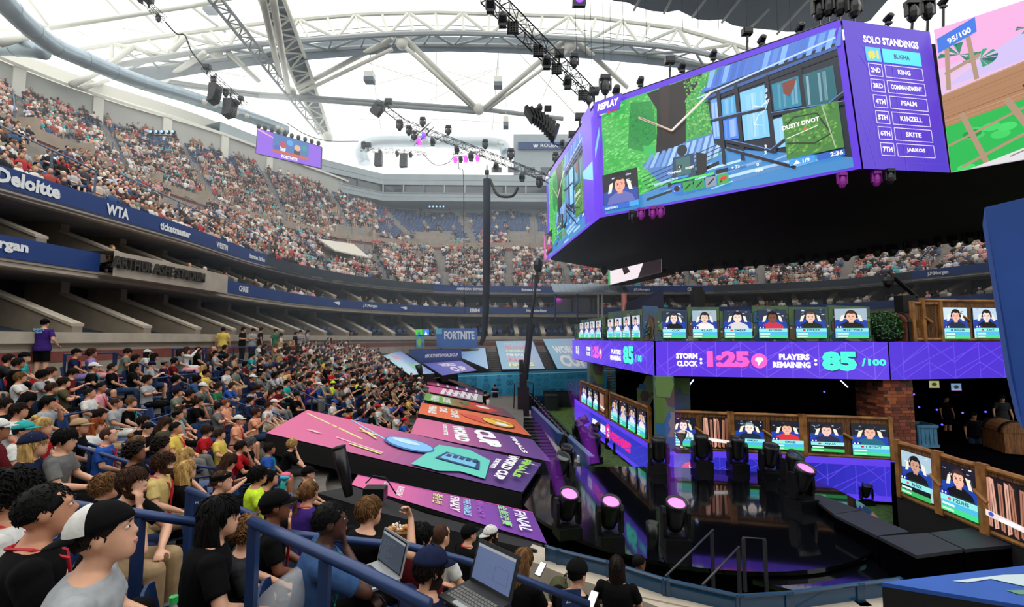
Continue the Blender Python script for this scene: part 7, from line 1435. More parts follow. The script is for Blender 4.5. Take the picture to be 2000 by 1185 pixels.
for px,py,Y,ps,sh_,pn,lab in((474,644,24,'stand_long','black','black','bearded person in dark tee with crossed arms at the promenade wall'),(493,646,25,'stand_phone','palegrey','navy','person in light blue grey shirt beside the dark tee at the wall'),(509,644,25,'stand','black','black','suited person standing at the promenade wall'),(538,647,30,'stand','green','khaki','person in green top standing beyond the suited one'),(547,655,29,'stand_phone','white','grey','person in white shirt standing before the promenade wall'),(577,652,31,'stand','black','black','dark dressed person standing in the walkway between two light shirts'),(586,648,32,'stand_phone','palegrey','khaki','person in pale striped shirt standing in the walkway'),(600,648,32,'stand_phone','palegrey','khaki','person in pale grey tee typing while standing'),(686,649,40,'stand','black','black','guard in black standing by the far walkway'),(706,654,42,'stand_long','navy','black','person in navy with badge, first of two by the sound desk'),(715,652,42,'stand_long','black','black','person in black, second of two by the sound desk'),(719,673,38,'stand','red','black','person in bright red top standing beside the first far cover'),(770,656,41,'stand_phone','navy','black','camera operator in navy on the black platform'),(845,650,42,'stand','black','black','person in black on the platform before the sky blue board'),(861,651,41.5,'stand_phone','darkgrey','black','person in dark grey at the desk by the sky blue board'),(988,652,44,'stand','black','black','guard in black above the far stairs')):stander(px,py,Y,ps,sh_,pn,'short','dark',2,lab,rnd.uniform(-.5,1.2))
stander(947,768,None,'stand','black','black','short','dark',1,'stagehand in black standing at the court edge beyond the banners',.5,z=CT); stander(967,754,None,'stand_phone','navy','black','short','dark',1,'crew person in navy standing before the teal backdrop',-1.6,z=CT); stander(954,776,None,'stand','white','grey','short','dark',1,'crew person in white shirt among the equipment',0,z=CT)
stander(1900,812,16.6,'stand','black','jeans','short','dark',2,'person in black tee and jeans standing in the dark lower gallery',-1.8)
stander(1955,778,17.2,'stand','darkgrey','black','long','dark',1,'person in dark clothes near the chest in the gallery',-1.8)
for px,py,Y,sh_,lab in((1846,778,18.8,'black','shadowy standing person between two little monitors'),(620,0,0,'',''),):
 if lab:stander(px,py,Y,'stand',sh_,'black','short','dark',2,lab,-1.5)
put(1249,1100,7.4,'stand','black','black','crop','black',4,'the head below the stage','dark skinned person in black standing down in the gap before the stage',seated=False,yaw=.2)
# --- belongings
M_alu=mat('laptop_silver','#b8babd',.35,metal=.6); M_key=mat('laptop_keys','#17181a',.5); M_lcd=mat('laptop_screen','#5c6878',.2,emit=.35)
def laptop(label,c,yaw,w,d,tilt,body,scr_col):
 root=thing('laptop',label,'laptop',c,yaw); b=MB(); b.box((0,0,0),(d,w,.016)); b.build('base',body,root)
 k=MB()
 for i in range(5):
  for j in range(12):k.box((.02-d*.28+i*.026-.02,(j-5.5)*w*.072,.0095),(.02,w*.06,.004))
 k.build('keyboard',M_key if body is M_alu else MATS['cloth_grey'],root); k=MB(); k.box((-d*.36,0,.009),(d*.2,w*.36,.002)); k.build('trackpad',M_steel2,root)
 R=Matrix.Rotation(tilt,3,'Y'); h=Vector((d/2,0,.008)); l=MB(); l.box(h+R@Vector((.004,0,d/2)),(.01,w,d),0,R); lo=l.build('lid',body,root)
 s=MB(); s.box(h+R@Vector((-.002,0,d/2)),(.003,w*.94,d*.9),0,R); so=s.build('display',M_key,lo)
 f=lambda u,v,k_:h+R@Vector((-.0045-.0006*k_,w*.45-u*w*.9,d*.09+v*d*.82)); cv=Canvas(f); cv.rect(0,0,1,1,scr_col); r=random.Random(int(w*1000))
 for i in range(9):cv.line((.05,.12+i*.08),(.05+r.uniform(.2,.6),.12+i*.08),.008,'#8a98aa',cv.k)
 cv.k+=1; cv.rect(.0,.92,1,.08,'#c8ccd2'); cv.frame(.55,.2,.35,.4,.006,'#46546a'); cv.build('screen_picture',colmat('laptop_pic',.3,emit=.55),lo); return root
p=PY(728,1125,3.25); laptop('open silver laptop with a dark grey screen on the lap beside the blue tee',p,.75,.34,.23,.25,M_alu,'#4e5a6a')
p=PY(925,1172,2.75); laptop('open black laptop showing a pale blue table, beside the navy cap',p,.8,.36,.24,.35,M_key,'#7488b8')
def phone(label,c,yaw,pitch=.9,lit=True,e=1.):
 root=thing('phone',label,'phone',c,yaw); q=MB(); R=Matrix.Rotation(pitch,3,'Y'); q.box((0,0,0),(.01,.075,.15),0,R); q.build('case',M_key,root); q=MB(); q.box(R@Vector((-.006,0,0)),(.002,.068,.138),0,R); q.build('display',mat('phone_glow','#dfe6f0',emit=1.1),root)
phone('lit phone held by the woman with sunglasses on her head',PY(1056,1111,4.95),.85); phone('lit phone held low by the person in the black beanie',PY(1157,1170,4.3),.9)
root=thing('food_tray','brown paper tray of food with white fork in front of the eating man','food',eap+Matrix.Rotation(eaw,3,'Z')@Vector((.42,.02,.86))); q=MB(); q.loft([[Vector((sx*a,sy*b,z))for sx,sy in((-1,-1),(1,-1),(1,1),(-1,1))]for a,b,z in((.07,.05,-.04),(.11,.08,.04))],True); q.build('paper_tray',mat('kraft','#a07a50',.8),root); q=MB(); rr=random.Random(2)
for i in range(26):q.c(rr.choice(['#d89a50','#c07030','#e8d8b0','#f0e8e0'])); q.ell((rr.uniform(-.08,.08),rr.uniform(-.06,.06),.045+rr.uniform(0,.03)),.016,6,4)
q.build('chips',colmat('painted',.5),root); q=MB(); q.tube([Vector((.0,-.02,.06)),Vector((.03,-.1,.15))],.004,5); q.box((0,0,.055),(.03,.02,.004)); q.build('fork',MATS['cloth_white'],root)
p=PY(98,789,(PLACED[0]).y*0+10.2); root=None
for hx,hy,hY,m_,lab in((117,788,None,'cup_red','red drink cup held by the boy with glasses'),):
 c=bp(hx-8,hy,1.15); q=MB(); q.lathe([(.03,-.06),(.042,.06),(.038,.06),(.0,.05)],(0,0,0),12); o=tag(q.build('drink_cup',MATS[m_],None,True),lab,'cup'); o.location=c
root=thing('inflatable_bat','turquoise inflatable bat with multicoloured round top','toy',bp(545,955,.6)); q=MB(); q.tube([Vector((0,0,-.2)),Vector((.05,0,.0)),Vector((.1,0,.2))],[.04,.055,.05],10); q.build('handle',mat('turq','#2fb8a8',.3),root,True); q=MB(); q.c('#d85878'); q.ell((.12,0,.26),(.11,.09,.07),12,8); q.c('#4fc0e0'); q.ell((.12,-.03,.24),(.1,.07,.06),12,8); q.build('round_top',colmat('painted',.5),root,True)
for px,py,h,lab,m_ in((600,950,.75,'white patterned drawstring bag on a lap by the ponytail woman','white'),(412,880,.5,'black cloth bag beside the red jersey','black'),(1090,1150,.6,'olive backpack on the seat behind the black beanie','olive')):
 c=bp(px,py,h); q=MB(); r=random.Random(px); q.ell((0,0,0),(.15,.18,.2),12,8); q.V=[(x+.02*math.sin(9*y+5*z),y+.02*math.sin(8*z),z*(1-.2*(z>0)))for x,y,z in q.V]; q.tube([Vector((.1,-.1,.12)),Vector((.12,-.05,.25)),Vector((.1,.08,.14))],.012,6); o=tag(q.build('cloth_bag',MATS['cloth_'+m_],None,True),lab,'bag'); o.location=c
q=MB(); q.ell((0,0,0),(.16,.2,.16),14,9); q.V=[(x+.03*math.sin(14*y+9*z),y+.02*math.sin(17*z),z+.03*math.sin(11*x))for x,y,z in q.V]; o=tag(q.build('plastic_bag',mat('clear_plastic','#c8ccd0',.15,alpha=.35),None,True),'crumpled clear plastic bag on the step below the thick rail','bag'); o.location=PY(565,1165,2.9)
q=MB(); q.lathe([(.032,-.1),(.034,.05),(.014,.1),(.014,.12)],(0,0,0),12); o=thing('drink_bottle','clear bottle with green cap on the floor beneath the jeans','bottle',PY(336,1226,2.2)); q.build('bottle_body',mat('bottle_clear','#b8d0c0',.1,alpha=.4),o,True); q=MB(); q.lathe([(.018,.11),(.018,.14),(.001,.142)],(0,0,0),10); q.build('bottle_cap',mat('cap_green','#1c9a4a',.4),o)
hm=capman; mbp=MB(); rings=[]
for j in range(7):
 ph=.12+1.33*j/6; rings.append([Vector((-.012-.1195*math.sin(ph)*math.cos(a),.0965*math.sin(ph)*math.sin(a),.035+.1135*math.cos(ph)))for a in[-1.4+2.8*i/10 for i in range(11)]])
mbp.loft(rings,False,closed=False); w=setm(mbp.build('cap_panel',MATS['cloth_white'],capman,True),MATS['cloth_white']); w.matrix_local=POSE['capman']['TH']
def rowsign(t,px,py,Y,s,yaw):
 root=thing('row_sign','navy sign plate with white %s on the rail'%t,'sign',PY(px,py,Y),yaw); q=MB(); q.box((0,.012,0),(s*2.3,.012,s*2.6)); q.build('plate',M_seat,root); cv=Canvas(quadmap((-s,.004,-s*.5),(s,.004,-s*.5),(-s,.004,s*.5),(s,.004,s*.5),4,2,.0008)); cv.text(t,2,.55,.95,'#dfe3ea',.015,0,'c',3.); cv.build('lettering',E_ban,root)
rowsign('28 H',378,982,4.6,.055,.15); rowsign('29 G',1117,1174,4.3,.075,.1)
for lab,x0,y0,x1,y1,Y,r in(('tall black tube standing at the edge of the big pink banner',661,872,682,968,8.6,.125),('small black tube on the far lilac cover',817,712,822,731,33,.25)):
 a,b=PY(x0,y0,Y),PY(x1,y1,Y); root=thing('black_tube',lab,'tube',b); q=MB(); q.tube([a-b,(a-b)*.5,Vector((0,0,0))],[r,r*.9,r*.62],14); q.build('tube_body',M_fix,root,True); q=MB(); q.tube([(a-b)*1.001,(a-b)*.97],r*1.06,14); q.build('mouth_ring',M_fix,root)
q=MB(); c=LZ(733,968,-3.2); q.box((0,0,.06),(.42,.3,.24)); root=thing('power_box','black box with cable loop on the languages banner','box',c); q.build('case',M_fix,root); q=MB(); q.tube([Vector((-.2,0,.25)),Vector((-.05,0,.4)),Vector((.2,0,.36)),Vector((.4,.1,.0))],.015,6); q.build('cable_loop',M_cab,root,True)
M_teal=mat('barrier_teal','#123c5c',.25,spec=.7); M_glassb=mat('barrier_glass','#0f4468',.08,alpha=.88)
bar=[PZ(*p,-3.5)for p in((1067,1067),(1090,1074),(1190,1098),(1300,1132),(1445,1164),(1540,1158),(1680,1140),(1760,1130))]
for i,(a,b)in enumerate(zip(bar,bar[1:])):
 root=thing('court_barrier','low teal glass barrier on the concrete wall, %s'%('at the end of the black cloth','by the black beanie','by the dark haired woman','before the stage steps','at the corner','past the corner','under the blue slab')[i],'barrier',a,0,'court barrier panels')
 t=(b-a); q=MB(); q.prism([Vector((0,0,-.22)),t+Vector((0,0,-.22)),t,Vector((0,0,0))],(-.01,.02,0)); q.build('glass_panel',M_glassb,root); q=MB(); q.tube([Vector((0,0,0)),t],.028,6); q.build('top_rail',M_teal,root)
 for f_ in(.03,.97):q=MB(); q.box(t*f_+Vector((0,0,-.12)),(.06,.05,.28)); q.box(t*f_+Vector((0,-.04,-.25)),(.12,.14,.02)); q.build('clamp_post',M_teal,root)
q=[PZ(*p,-3.74)for p in((1040,1062),(1190,1108),(1300,1142),(1440,1176),(1560,1168),(1780,1142),(1800,1200),(1500,1240),(1300,1190),(1180,1145),(1020,1090))]
mb=MB(); mb.prism(q,(0,0,-.9)); o=mb.build('wall_front_ledge',M_light,None,kind='structure')
for i,(x,y)in enumerate(((1097,1112),(1165,1130),(1243,1156),(1318,1182))):
 c=PZ(x,y,-3.95); q=MB(); q.lathe([(.05,-.09),(.055,.05),(.047,.05),(.04,-.06),(.0,-.06)],(0,0,0),12); o=tag(q.build('cup_holder',M_seat,None,True),'round navy cup holder on the concrete ledge, %s from the black cloth'%('first','second','third','fourth')[i],'cup holder','cup holders'); o.location=c
M_srail=mat('stage_rail','#3c3c44',.4,metal=.4)
rail3('slanting thin stair rail before the stage front, the longer one',[PY(1300,1125,7.4),PY(1393,1034,8.6)],.018,2,M_srail,None,1.1); rail3('slanting thin stair rail before the low deck',[PY(1372,1142,7.1),PY(1444,1067,8.2)],.018,2,M_srail,None,1.1)
rail3('thin level rail at the low deck corner',[PY(1450,1049,8.4),PY(1495,1052,8.4)],.012,2,M_srail,None,.9)
q=MB(); q.lathe([(.11,0),(.13,.5),(.12,.5),(.1,.02)],(0,0,0),14); o=tag(q.build('monitor_speaker',M_fix,None,True),'round black speaker on the deck between two pink lights','speaker'); o.location=PZ(1275,1070,ZD0)
P=[PY(1923,405,3.2),PY(2100,362,2.9),PY(2100,900,2.9),PY(1999,840,3.2),PY(1975,735,3.2)]
root=thing('padded_wall_panel','tall royal blue fabric panel with creased corner close to the camera','panel',P[0]); off=P[0].copy(); mb=MB(); mb.prism([p-off for p in P],(.5,.5,0)); M_pad=mat('pad_blue','#2450a0',.7,noise=.12,scale=2,bump=.4); mb.build('padded_face',M_pad,root)
q=MB()
for k in range(3):q.tube([P[0]-off+Vector((.02+.02*k,-.01,-.05-.07*k)),P[0]-off+Vector((.1+.03*k,-.015,-.1-.075*k)),P[0]-off+Vector((.2+.02*k,-.005,-.2-.08*k))],[.004,.012,.003],6)
q.build('fabric_crease',M_pad,root,True)
zs=-1.25; P=[PZ(1722,1137,zs),PZ(2000,1104,zs),PZ(2160,1088,zs),PZ(2160,1260,zs),PZ(2000,1182,zs)]
root=thing('blue_ledge','royal blue printed ledge with pale lettering stroke by the camera','ledge',P[0]); off=P[0].copy(); mb=MB(); mb.prism([p-off for p in P],(0,0,-.02)); mb.build('board',M_pad,root); mb=MB(); mb.prism([p-off-Vector((0,0,.02))for p in P],(0,0,-.14)); mb.build('underside_frame',M_black,root)
def LG(x,y):return PZ(x,y,zs+.004)-off
mb=MB(); mb.c('#b8c8cc'); mb.add([LG(1860,1134),LG(1960,1122),LG(2120,1118),LG(2120,1150),LG(2000,1144),LG(1935,1130),LG(1890,1137)],[tuple(range(7))]); mb.c('#5f8a72'); mb.add([LG(1965,1152),LG(2120,1150),LG(2120,1164),LG(1990,1160)],[(0,1,2,3)]); mb.build('printed_strokes',colmat('painted',.5),root)
# ------------------------------------------------------------------ automatic rows: people and seats
import itertools
BLK=[(806,848),(812,815),(822,770),(830,738),(790,728),(742,690),(742,660),(1140,655),(1140,1066),(1068,1064),(1000,1062),(900,1040),(800,1012),(700,985),(625,965),(560,915),(500,850),(600,795),(700,838),(790,872)]
def inside(x,y,P):
 c=False
 for(x0,y0),(x1,y1)in zip(P,P[1:]+P[:1]):
  if(y0>y)!=(y1>y)and x<(x1-x0)*(y-y0)/(y1-y0)+x0:c=not c
 return c
r9=random.Random(21); spots=[]
for i in range(NROW):
 z=ROWZ[i]; L=[bowl(u/300,z)for u in range(301)]; S=[0.]
 for a,b in zip(L,L[1:]):S.append(S[-1]+(b-a).length)
 d=.3; k=0
 while d<S[-1]-.3:
  while S[k+1]<d:k+=1
  u=(k+(d-S[k])/(S[k+1]-S[k]))/300; p=bowl(u,z-.06); p.z=z; d+=.54
  aisle=(math.fmod(d+i*.0,9.2)<.9)
  if p.y<1.2:continue
  x,y=proj(p+Vector((0,0,1.1))); x2,y2=proj(p+Vector((0,0,.4)))
  if x<-60 or y>1300 or inside(x,y,BLK)or inside(x2,y2,BLK)or aisle:continue
  if p.length<7.2 or(i<2 and x<500)or(i<1 and x<640):continue
  if x>880 and y>1000:continue
  spots.append((p,floor_yaw(u,z),x,y,i))
def clear(p,dmin):return all((p.xy-q.xy).length>dmin for q in PLACED)
spots.sort(key=lambda s:s[0].length)
SH=['black','navy','white','grey','darkgrey','palegrey','red','maroon','blue','olive','teal','sage','peach','pink','purple','green','yellow','orange','denimblue','khaki']
SHW=[22,12,12,8,9,7,4,4,4,3,3,3,2,2,2,2,2,1,3,3]
SN=dict(darkgrey='charcoal',palegrey='pale grey',denimblue='denim blue',sage='grey green')
HS=[('short','short dark hair','dark',None),('short','short brown hair','brown',None),('tousled','tousled black hair','black',None),('curly','curly dark hair','dark',None),('long','long dark hair','dark',None),('long','long blond hair','blond',None),('crop','black cap','dark','cap:black'),('crop','white cap','brown','cap:white'),('crop','backwards navy cap','dark','cap_back:navy'),('bun','hair in a bun','brown',None),('balding','thinning hair','grey',None),('ponytail','brown ponytail','brown',None),('crop','cropped black hair','black',None),('short','light brown hair','light',None),('crop','red cap','dark','cap:red')]
HW=[14,12,10,6,10,4,8,4,4,3,4,4,10,7,2]
seen=set(); n_p=len(PEOPLE); n_s=len([o for o in COL.objects if o.name.startswith('stadium_seat')]); rest_p=[]; rest_s=[]
lab_s={}
for p,yw,x,y,row in spots:
 near_m=min(PEOPLE[:110],key=lambda m:math.hypot(m[0]-x,m[1]-y)); occ=clear(p,.5)
 fill=(.92 if x>540 else .3+max(0,x-380)*.0035)if y<800 else .4
 if p.length<11 and any(math.hypot(m[0]-x,m[1]-y)<22 for m in PEOPLE[:110]):continue
 if not occ:
  continue
 has=r9.random()<fill
 if n_s<298:
  ms=near_m[2]; q=('occupied' if has else 'empty'); base='%s blue seat %s %s'%(q,'beyond' if y<near_m[1]-8 else 'before' if y>near_m[1]+8 else 'next to',ms); k_=lab_s.get(base,0); lab_s[base]=k_+1; base=(ORD[k_]+' ' if k_ else '')+base
  seat(base,p,yw); n_s+=1
 else:rest_s.append((p,yw))
 if not has:continue
 if n_p<298:
  for _ in range(30):
   sh_=r9.choices(SH,SHW)[0]; ha=r9.choices(HS,HW)[0]; po=r9.choice(SITP); dx,dy_=x-near_m[0],y-near_m[1]
   rel='beyond' if dy_<-8 else 'in front of' if dy_>8 else 'beside'
   lab='person in %s with %s, %s, %s %s'%(SN.get(sh_,sh_),ha[1],PW[po],rel,near_m[2]); key=lab
   if key not in seen:break
  seen.add(key)
  if len(lab.split())>16:lab='person in %s with %s, %s %s'%(SN.get(sh_,sh_),ha[1],rel,near_m[2])
  if len(lab.split())>16:lab='person in %s with %s near %s'%(SN.get(sh_,sh_),ha[1],near_m[2])
  cp_=ha[3].split(':')if ha[3]else(None,'black')
  person(lab,p+Vector((0,0,.02)),yw+r9.uniform(-.2,.2),po,sh_,r9.choice(['black','navy','khaki','grey','jeans','darkgrey']),ha[0],ha[2],r9.choices([1,2,3,4,5],[5,6,4,2,1])[0],cp_[0],r9.choice([None,None,'red','teal']),group='spectators in the lower bowl',hatc=cp_[1],s=r9.uniform(.93,1.03)); n_p+=1
 else:rest_p.append((p,yw))
 # ------------------------------------------------------------------ the far crowd and its seats, one mesh each
def low_person():
 """small seated figure; returns verts, quads/tris, part index per face"""
 m=MB(); tagl=[]
 def add(k,fn):n=len(m.F); fn(); tagl.extend([k]*(len(m.F)-n))
 add(1,lambda:m.loft([[Vector((x+a*math.cos(t),b*math.sin(t),z))for t in[pi/4+2*pi*i/6 for i in range(6)]]for x,a,b,z in((0,.13,.19,.45),(0,.12,.17,.7),(.02,.13,.2,.92),(.02,.07,.1,1.05))],True))
 add(0,lambda:m.ell((.05,0,1.17),(.09,.075,.11),6,4)); add(3,lambda:m.ell((.02,0,1.22),(.1,.09,.095),6,4))
 for s in(-1,1):
  add(1,lambda:m.tube([Vector((.0,s*.2,.98)),Vector((.08,s*.25,.76))],.06,4)); add(0,lambda:m.tube([Vector((.08,s*.25,.76)),Vector((.32,s*.1,.66))],.04,4))
  add(2,lambda:m.tube([Vector((0,s*.1,.5)),Vector((.44,s*.12,.52))],.085,4)); add(4,lambda:m.tube([Vector((.44,s*.12,.52)),Vector((.46,s*.12,.05))],.055,4))
 return np.array(m.V),m.F,np.array(tagl)
def low_seat():
 m=MB(); m.box((-.2,0,.62),(.05,.44,.4)); m.box((0,0,.42),(.4,.42,.05)); return np.array(m.V),m.F,np.zeros(len(m.F),int)
def scatter(name,proto,inst,cols,m):
 """inst: list of (pos, yaw, scale); cols: array (n inst, n tags, 3)"""
 V,F,T=proto; n=len(inst); pos=np.array([tuple(i[0])for i in inst]); a=np.array([i[1]for i in inst]); s=np.array([i[2]for i in inst])
 c,sn=np.cos(a)[:,None],np.sin(a)[:,None]; X=V[None,:,0]*s[:,None]; Y=V[None,:,1]*s[:,None]; Z=V[None,:,2]*s[:,None]
 W=np.stack([X*c-Y*sn+pos[:,None,0],X*sn+Y*c+pos[:,None,1],Z+pos[:,None,2]],-1).reshape(-1,3)
 nv=len(V); lens=np.array([len(f)for f in F]); flat=np.concatenate([np.array(f)for f in F]); me=bpy.data.meshes.new(name)
 me.vertices.add(len(W)); me.vertices.foreach_set('co',W.astype('f').ravel()); L=np.tile(lens,n); idx=(flat[None,:]+(np.arange(n)*nv)[:,None]).ravel()
 me.loops.add(len(idx)); me.loops.foreach_set('vertex_index',idx.astype('i')); me.polygons.add(len(L)); st=np.concatenate([[0],np.cumsum(L)[:-1]]); me.polygons.foreach_set('loop_start',st.astype('i'))
 me.update(calc_edges=True); at=me.color_attributes.new('Col','FLOAT_COLOR','CORNER'); fc=cols[:,T,:].reshape(-1,3); C4=np.ones((len(L),4),'f'); C4[:,:3]=fc; at.data.foreach_set('color',np.repeat(C4,L,axis=0).ravel()); me.materials.append(m); me.validate(); return link(name,me)
rng=np.random.default_rng(5)
pal_sh=np.array([h2l(c)for c in['#121216','#d8d4cc','#e4e0d8','#3a3a3e','#1a1e2c','#7c7a78','#c8bcb0','#15151a','#a8a4a0','#141418','#1a2240','#e6e4de','#8c8c8c','#2c2d30','#b8babc','#b8303a','#5a1c24','#38547c','#d89aa0','#7a8478','#d8a088','#b0a48c','#8a6a50','#c0c8d8','#a84a3a','#e8e8e8','#20242c','#40b0b8']])
pal_sk=np.array([h2l(c)for c in['#e0b49c','#d4a286','#c08a6c','#8a5c44','#5c3a28']]); pal_h=np.array([h2l(c)for c in['#141010','#241814','#3c281c','#6a4c30','#a88a5c','#1a1a1e','#e0e0dc','#202c50']]); pal_p=np.array([h2l(c)for c in['#181a20','#242c40','#34465c','#6a5c4a','#4c4c50','#a08c74']])
def crowd_cols(n):
 c=np.zeros((n,5,3)); sk=pal_sk[rng.choice(5,n,p=[.3,.3,.2,.12,.08])]; c[:,0]=sk; c[:,1]=pal_sh[rng.integers(0,len(pal_sh),n)]; c[:,2]=pal_p[rng.integers(0,6,n)]; c[:,3]=pal_h[rng.choice(8,n,p=[.25,.25,.18,.1,.06,.08,.04,.04])]; c[:,4]=np.where(rng.random(n)[:,None]<.5,sk,c[:,2]); return c
crowd=[(p,yw+rng.normal(0,.2),rng.uniform(.92,1.05))for p,yw in rest_p]; seats2=[(p,yw,1.)for p,yw in rest_s]
def tier_people(A,B,zA,zB,n,step,aisle_every,occ):
 for i in range(n-(1 if n==N1 else 0)):
  t=(i+.95)/n; z=zA+(zB-zA)*(i+1)/n; L=[a.lerp(b,t)for a,b in zip(A,B)]; S=[0.]
  for a,b in zip(L,L[1:]):S.append(S[-1]+(b-a).length)
  La=[0.]
  for a,b in zip(A,A[1:]):La.append(La[-1]+(b-a).length)
  d=.2; k=0
  while d<S[-1]-.3:
   while k<len(S)-2 and S[k+1]<d:k+=1
   q=(d-S[k])/(S[k+1]-S[k]); p=L[k].lerp(L[k+1],q); dirn=(B[k]-A[k]).normalized(); ia=La[k]+q*(La[k+1]-La[k])
   d+=step
   if math.fmod(ia,aisle_every)<.95:continue
   if p.y<3 or p.x>p.y*1.2+4:continue
   x,y=proj(Vector((p.x,p.y,z+.8)))
   if x<-40 or x>2040:continue
   if 1180<x<1900 and y<440:continue
   if any(x0<x<x1 and y0<y<y1 for x0,x1,y0,y1 in VOM):continue
   p=Vector((p.x,p.y,z)); yw=math.atan2(-dirn.y,-dirn.x); seats2.append((p,yw,1.))
   if rng.random()<occ(x,y,t):crowd.append((p,yw+rng.normal(0,.25),rng.uniform(.9,1.06)))
VOM=[]
def vomitory(px,y0,y1,w,R=RD2):
 """tan walled stair opening in the promenade seats"""
 i=ridx(R,px); p=R[int(i)].lerp(R[int(i)+1],i-int(i)); t=(R[int(i)+1]-R[int(i)]).normalized(); n=Vector((t.y,-t.x,0)); rz=math.atan2(t.y,t.x); z0=ZDT-.4
 for u,wd,dz,nm in((-w/2,.25,1.5,'wall_vomitory_side'),(w/2,.25,1.5,'wall_vomitory_side')):q=MB(); q.box(p+t*u-n*1.6+Vector((0,0,z0+.75)),(wd,3.4,1.5),rz); q.build(nm,M_tan,None,kind='structure')
 q=MB(); q.box(p-n*3.2+Vector((0,0,z0+1.3)),(w,.25,1.6),rz); q.build('wall_vomitory_back',M_tan,None,kind='structure'); q=MB(); q.box(p-n*3.05+Vector((0,0,z0+.3)),(w*.9,.1,1.2),rz); q.build('door_vomitory',M_dark,None,kind='structure')
 q=MB(); q.box(p+n*.3+Vector((0,0,ZD+.2)),(w*.42,.5,1.9),rz); q.build('door_concourse',M_fascia,None,kind='structure')
for px,y0,y1,w in((350,372,410,4.2),(692,435,462,4.2),(847,448,470,4.6),(1030,448,470,4.6),(100,262,300,3.5)):
 vomitory(px,y0,y1,w); hw=w*FPX/2/RD2[int(ridx(RD2,px))].y; VOM.append((px-hw,px+hw,y0,y1+4))
VOM.append((628,715,468,506))
tier_people(RF,RD,Z2T-1.1,ZD,N1,.47,6.1,lambda x,y,t:.93)
def occ2(x,y,t):
 if x>735 and x<1100:return .75 if t<.12 else(.28 if t<.3 else .09)
 if x>560:return .85 if t<.5 else .55
 if x>150:return .93 if t<.55 else(.75 if t<.75 else .35)
 return .88 if t<.8 else .7
tier_people([p+(b-p).normalized()*.5 for p,b in zip(RD2,RR)],RR,ZDT-.6,ZR,N2,.54,7.4,occ2)
for R,zf,dep in((RF1,Z1T-.75,(.7,1.5)),):
 L=resample(R,.6)
 for j in dep:
  for i in range(1,len(L)-1):
   t=(L[i+1]-L[i-1]).normalized(); n=Vector((t.y,-t.x,0)); p=L[i]-n*j; p.z=zf
   if p.y<4 or i%5==0:continue
   seats2.append((p,math.atan2(n.y,n.x),1.)); x,y=proj(p+Vector((0,0,1)))
   if rng.random()<(.3 if x<500 else .7):crowd.append((p,math.atan2(n.y,n.x)+rng.normal(0,.3),1.))
L=resample(RW,.6)
for j,zf in((1.3,.35),(2.1,.6)):
 for i in range(1,len(L)-1):
  t=(L[i+1]-L[i-1]).normalized(); n=Vector((t.y,-t.x,0)); p=L[i]-n*j; p.z=zf-.3; x,y=proj(p+Vector((0,0,1)))
  if p.y<4 or i%6==0 or x<560:continue
  seats2.append((p,math.atan2(n.y,n.x),.9))
o=scatter('crowd',low_person(),crowd,crowd_cols(len(crowd)),colmat('crowd_cloth',.85)); tag(o,'dense distant crowd of seated spectators filling the upper tiers','crowd',None,'stuff')
sc=np.tile(np.array([h2l('#35507e')]),(len(seats2),1,1)); sc=sc*rng.uniform(.85,1.15,(len(seats2),1,1)); o=scatter('distant_seating',low_seat(),seats2,sc,colmat('seat_plastic',.5)); tag(o,'rows of small blue seats filling the upper tiers','seating',None,'stuff')
print('COUNT',n_p,n_s,len(crowd),len(seats2))
def tier_rails(A,B,zA,zB,every,group,lab,r=.035):
 cnt=itertools.count()
 La=[0.]
 for a,b in zip(A,A[1:]):La.append(La[-1]+(b-a).length)
 d=0.
 while d<La[-1]:
  k=max(i for i in range(len(La))if La[i]<=d); k=min(k,len(A)-2); q=(d-La[k])/(La[k+1]-La[k]); a=A[k].lerp(A[k+1],q); b=B[k].lerp(B[k+1],q); d+=every
  x,y=proj(Vector((a.x,a.y,zA)))
  if a.y<4 or x<-20 or x>1960 or(1180<x and zA>9):continue
  rail3(lab%ORD[next(cnt)],[Vector((a.x,a.y,zA+.9)),Vector((b.x,b.y,zB+.7))],r,6,M_grail,group,.8)
M_grail=mat('rail_pale','#5c6c84',.4,metal=.3)
tier_rails(RF,RD,Z2T,ZD,6.1,'aisle rails of the first upper tier','aisle rail of the first upper tier, %s along from the first fascia name'); tier_rails(RD2,RR,ZDT,ZR,7.4,'aisle rails of the top tier','aisle rail of the top tier, %s along from the silver duct')
for lab,px in(('large pale sheet laid over empty seats in the first upper tier',((622,469,.2),(690,477,.2),(722,505,.2),(655,492,.2))),):
 P=[]
 for x,y,h in px:
  best=min(((abs(proj(q)[0]-x)+abs(proj(q)[1]-y)),tuple(q))for q in(ringp(RF,RD,t/20,i/4)[0]+Vector((0,0,Z2T+(ZD-Z2T)*t/20+.75))for t in range(21)for i in range(60,240)))[1]; P.append(Vector(best))
 mb=MB(); mb.prism(P,(0,0,.12)); tag(mb.build('seat_sheet',mat('sheet','#c8c4b8',.8)),lab,'cover')
root=thing('rim_screen','purple edged video screen hanging before the upper rim','screen',PY(563,290,44)); off=root.location.copy(); cvm=Canvas(quadmap(PY(500,299,43)-off,PY(626,328,46)-off,PY(503,250,43)-off,PY(627,287,46)-off,16,6,.006)); cvm.rect(0,0,16,6,'#8a52e0')
cvm.rect(3.8,1.4,9,4.6,'#3a6cb0'); cvm.poly([(0,5.6),(3.8,4.6),(3.8,4.9),(0,6)],'#f0a8c8')
for c_,u,v in(('#d8e0f0',6.2,2.6),('#c03040',6.3,3.6),('#2a1c1c',9.8,2.6),('#e0b090',9.9,3.8),('#2050c0',4.9,2.4),('#48a0e0',8,4.6),('#1c8a9a',11.6,4.2)):cvm.ell(u,v,.8,.8,c_)
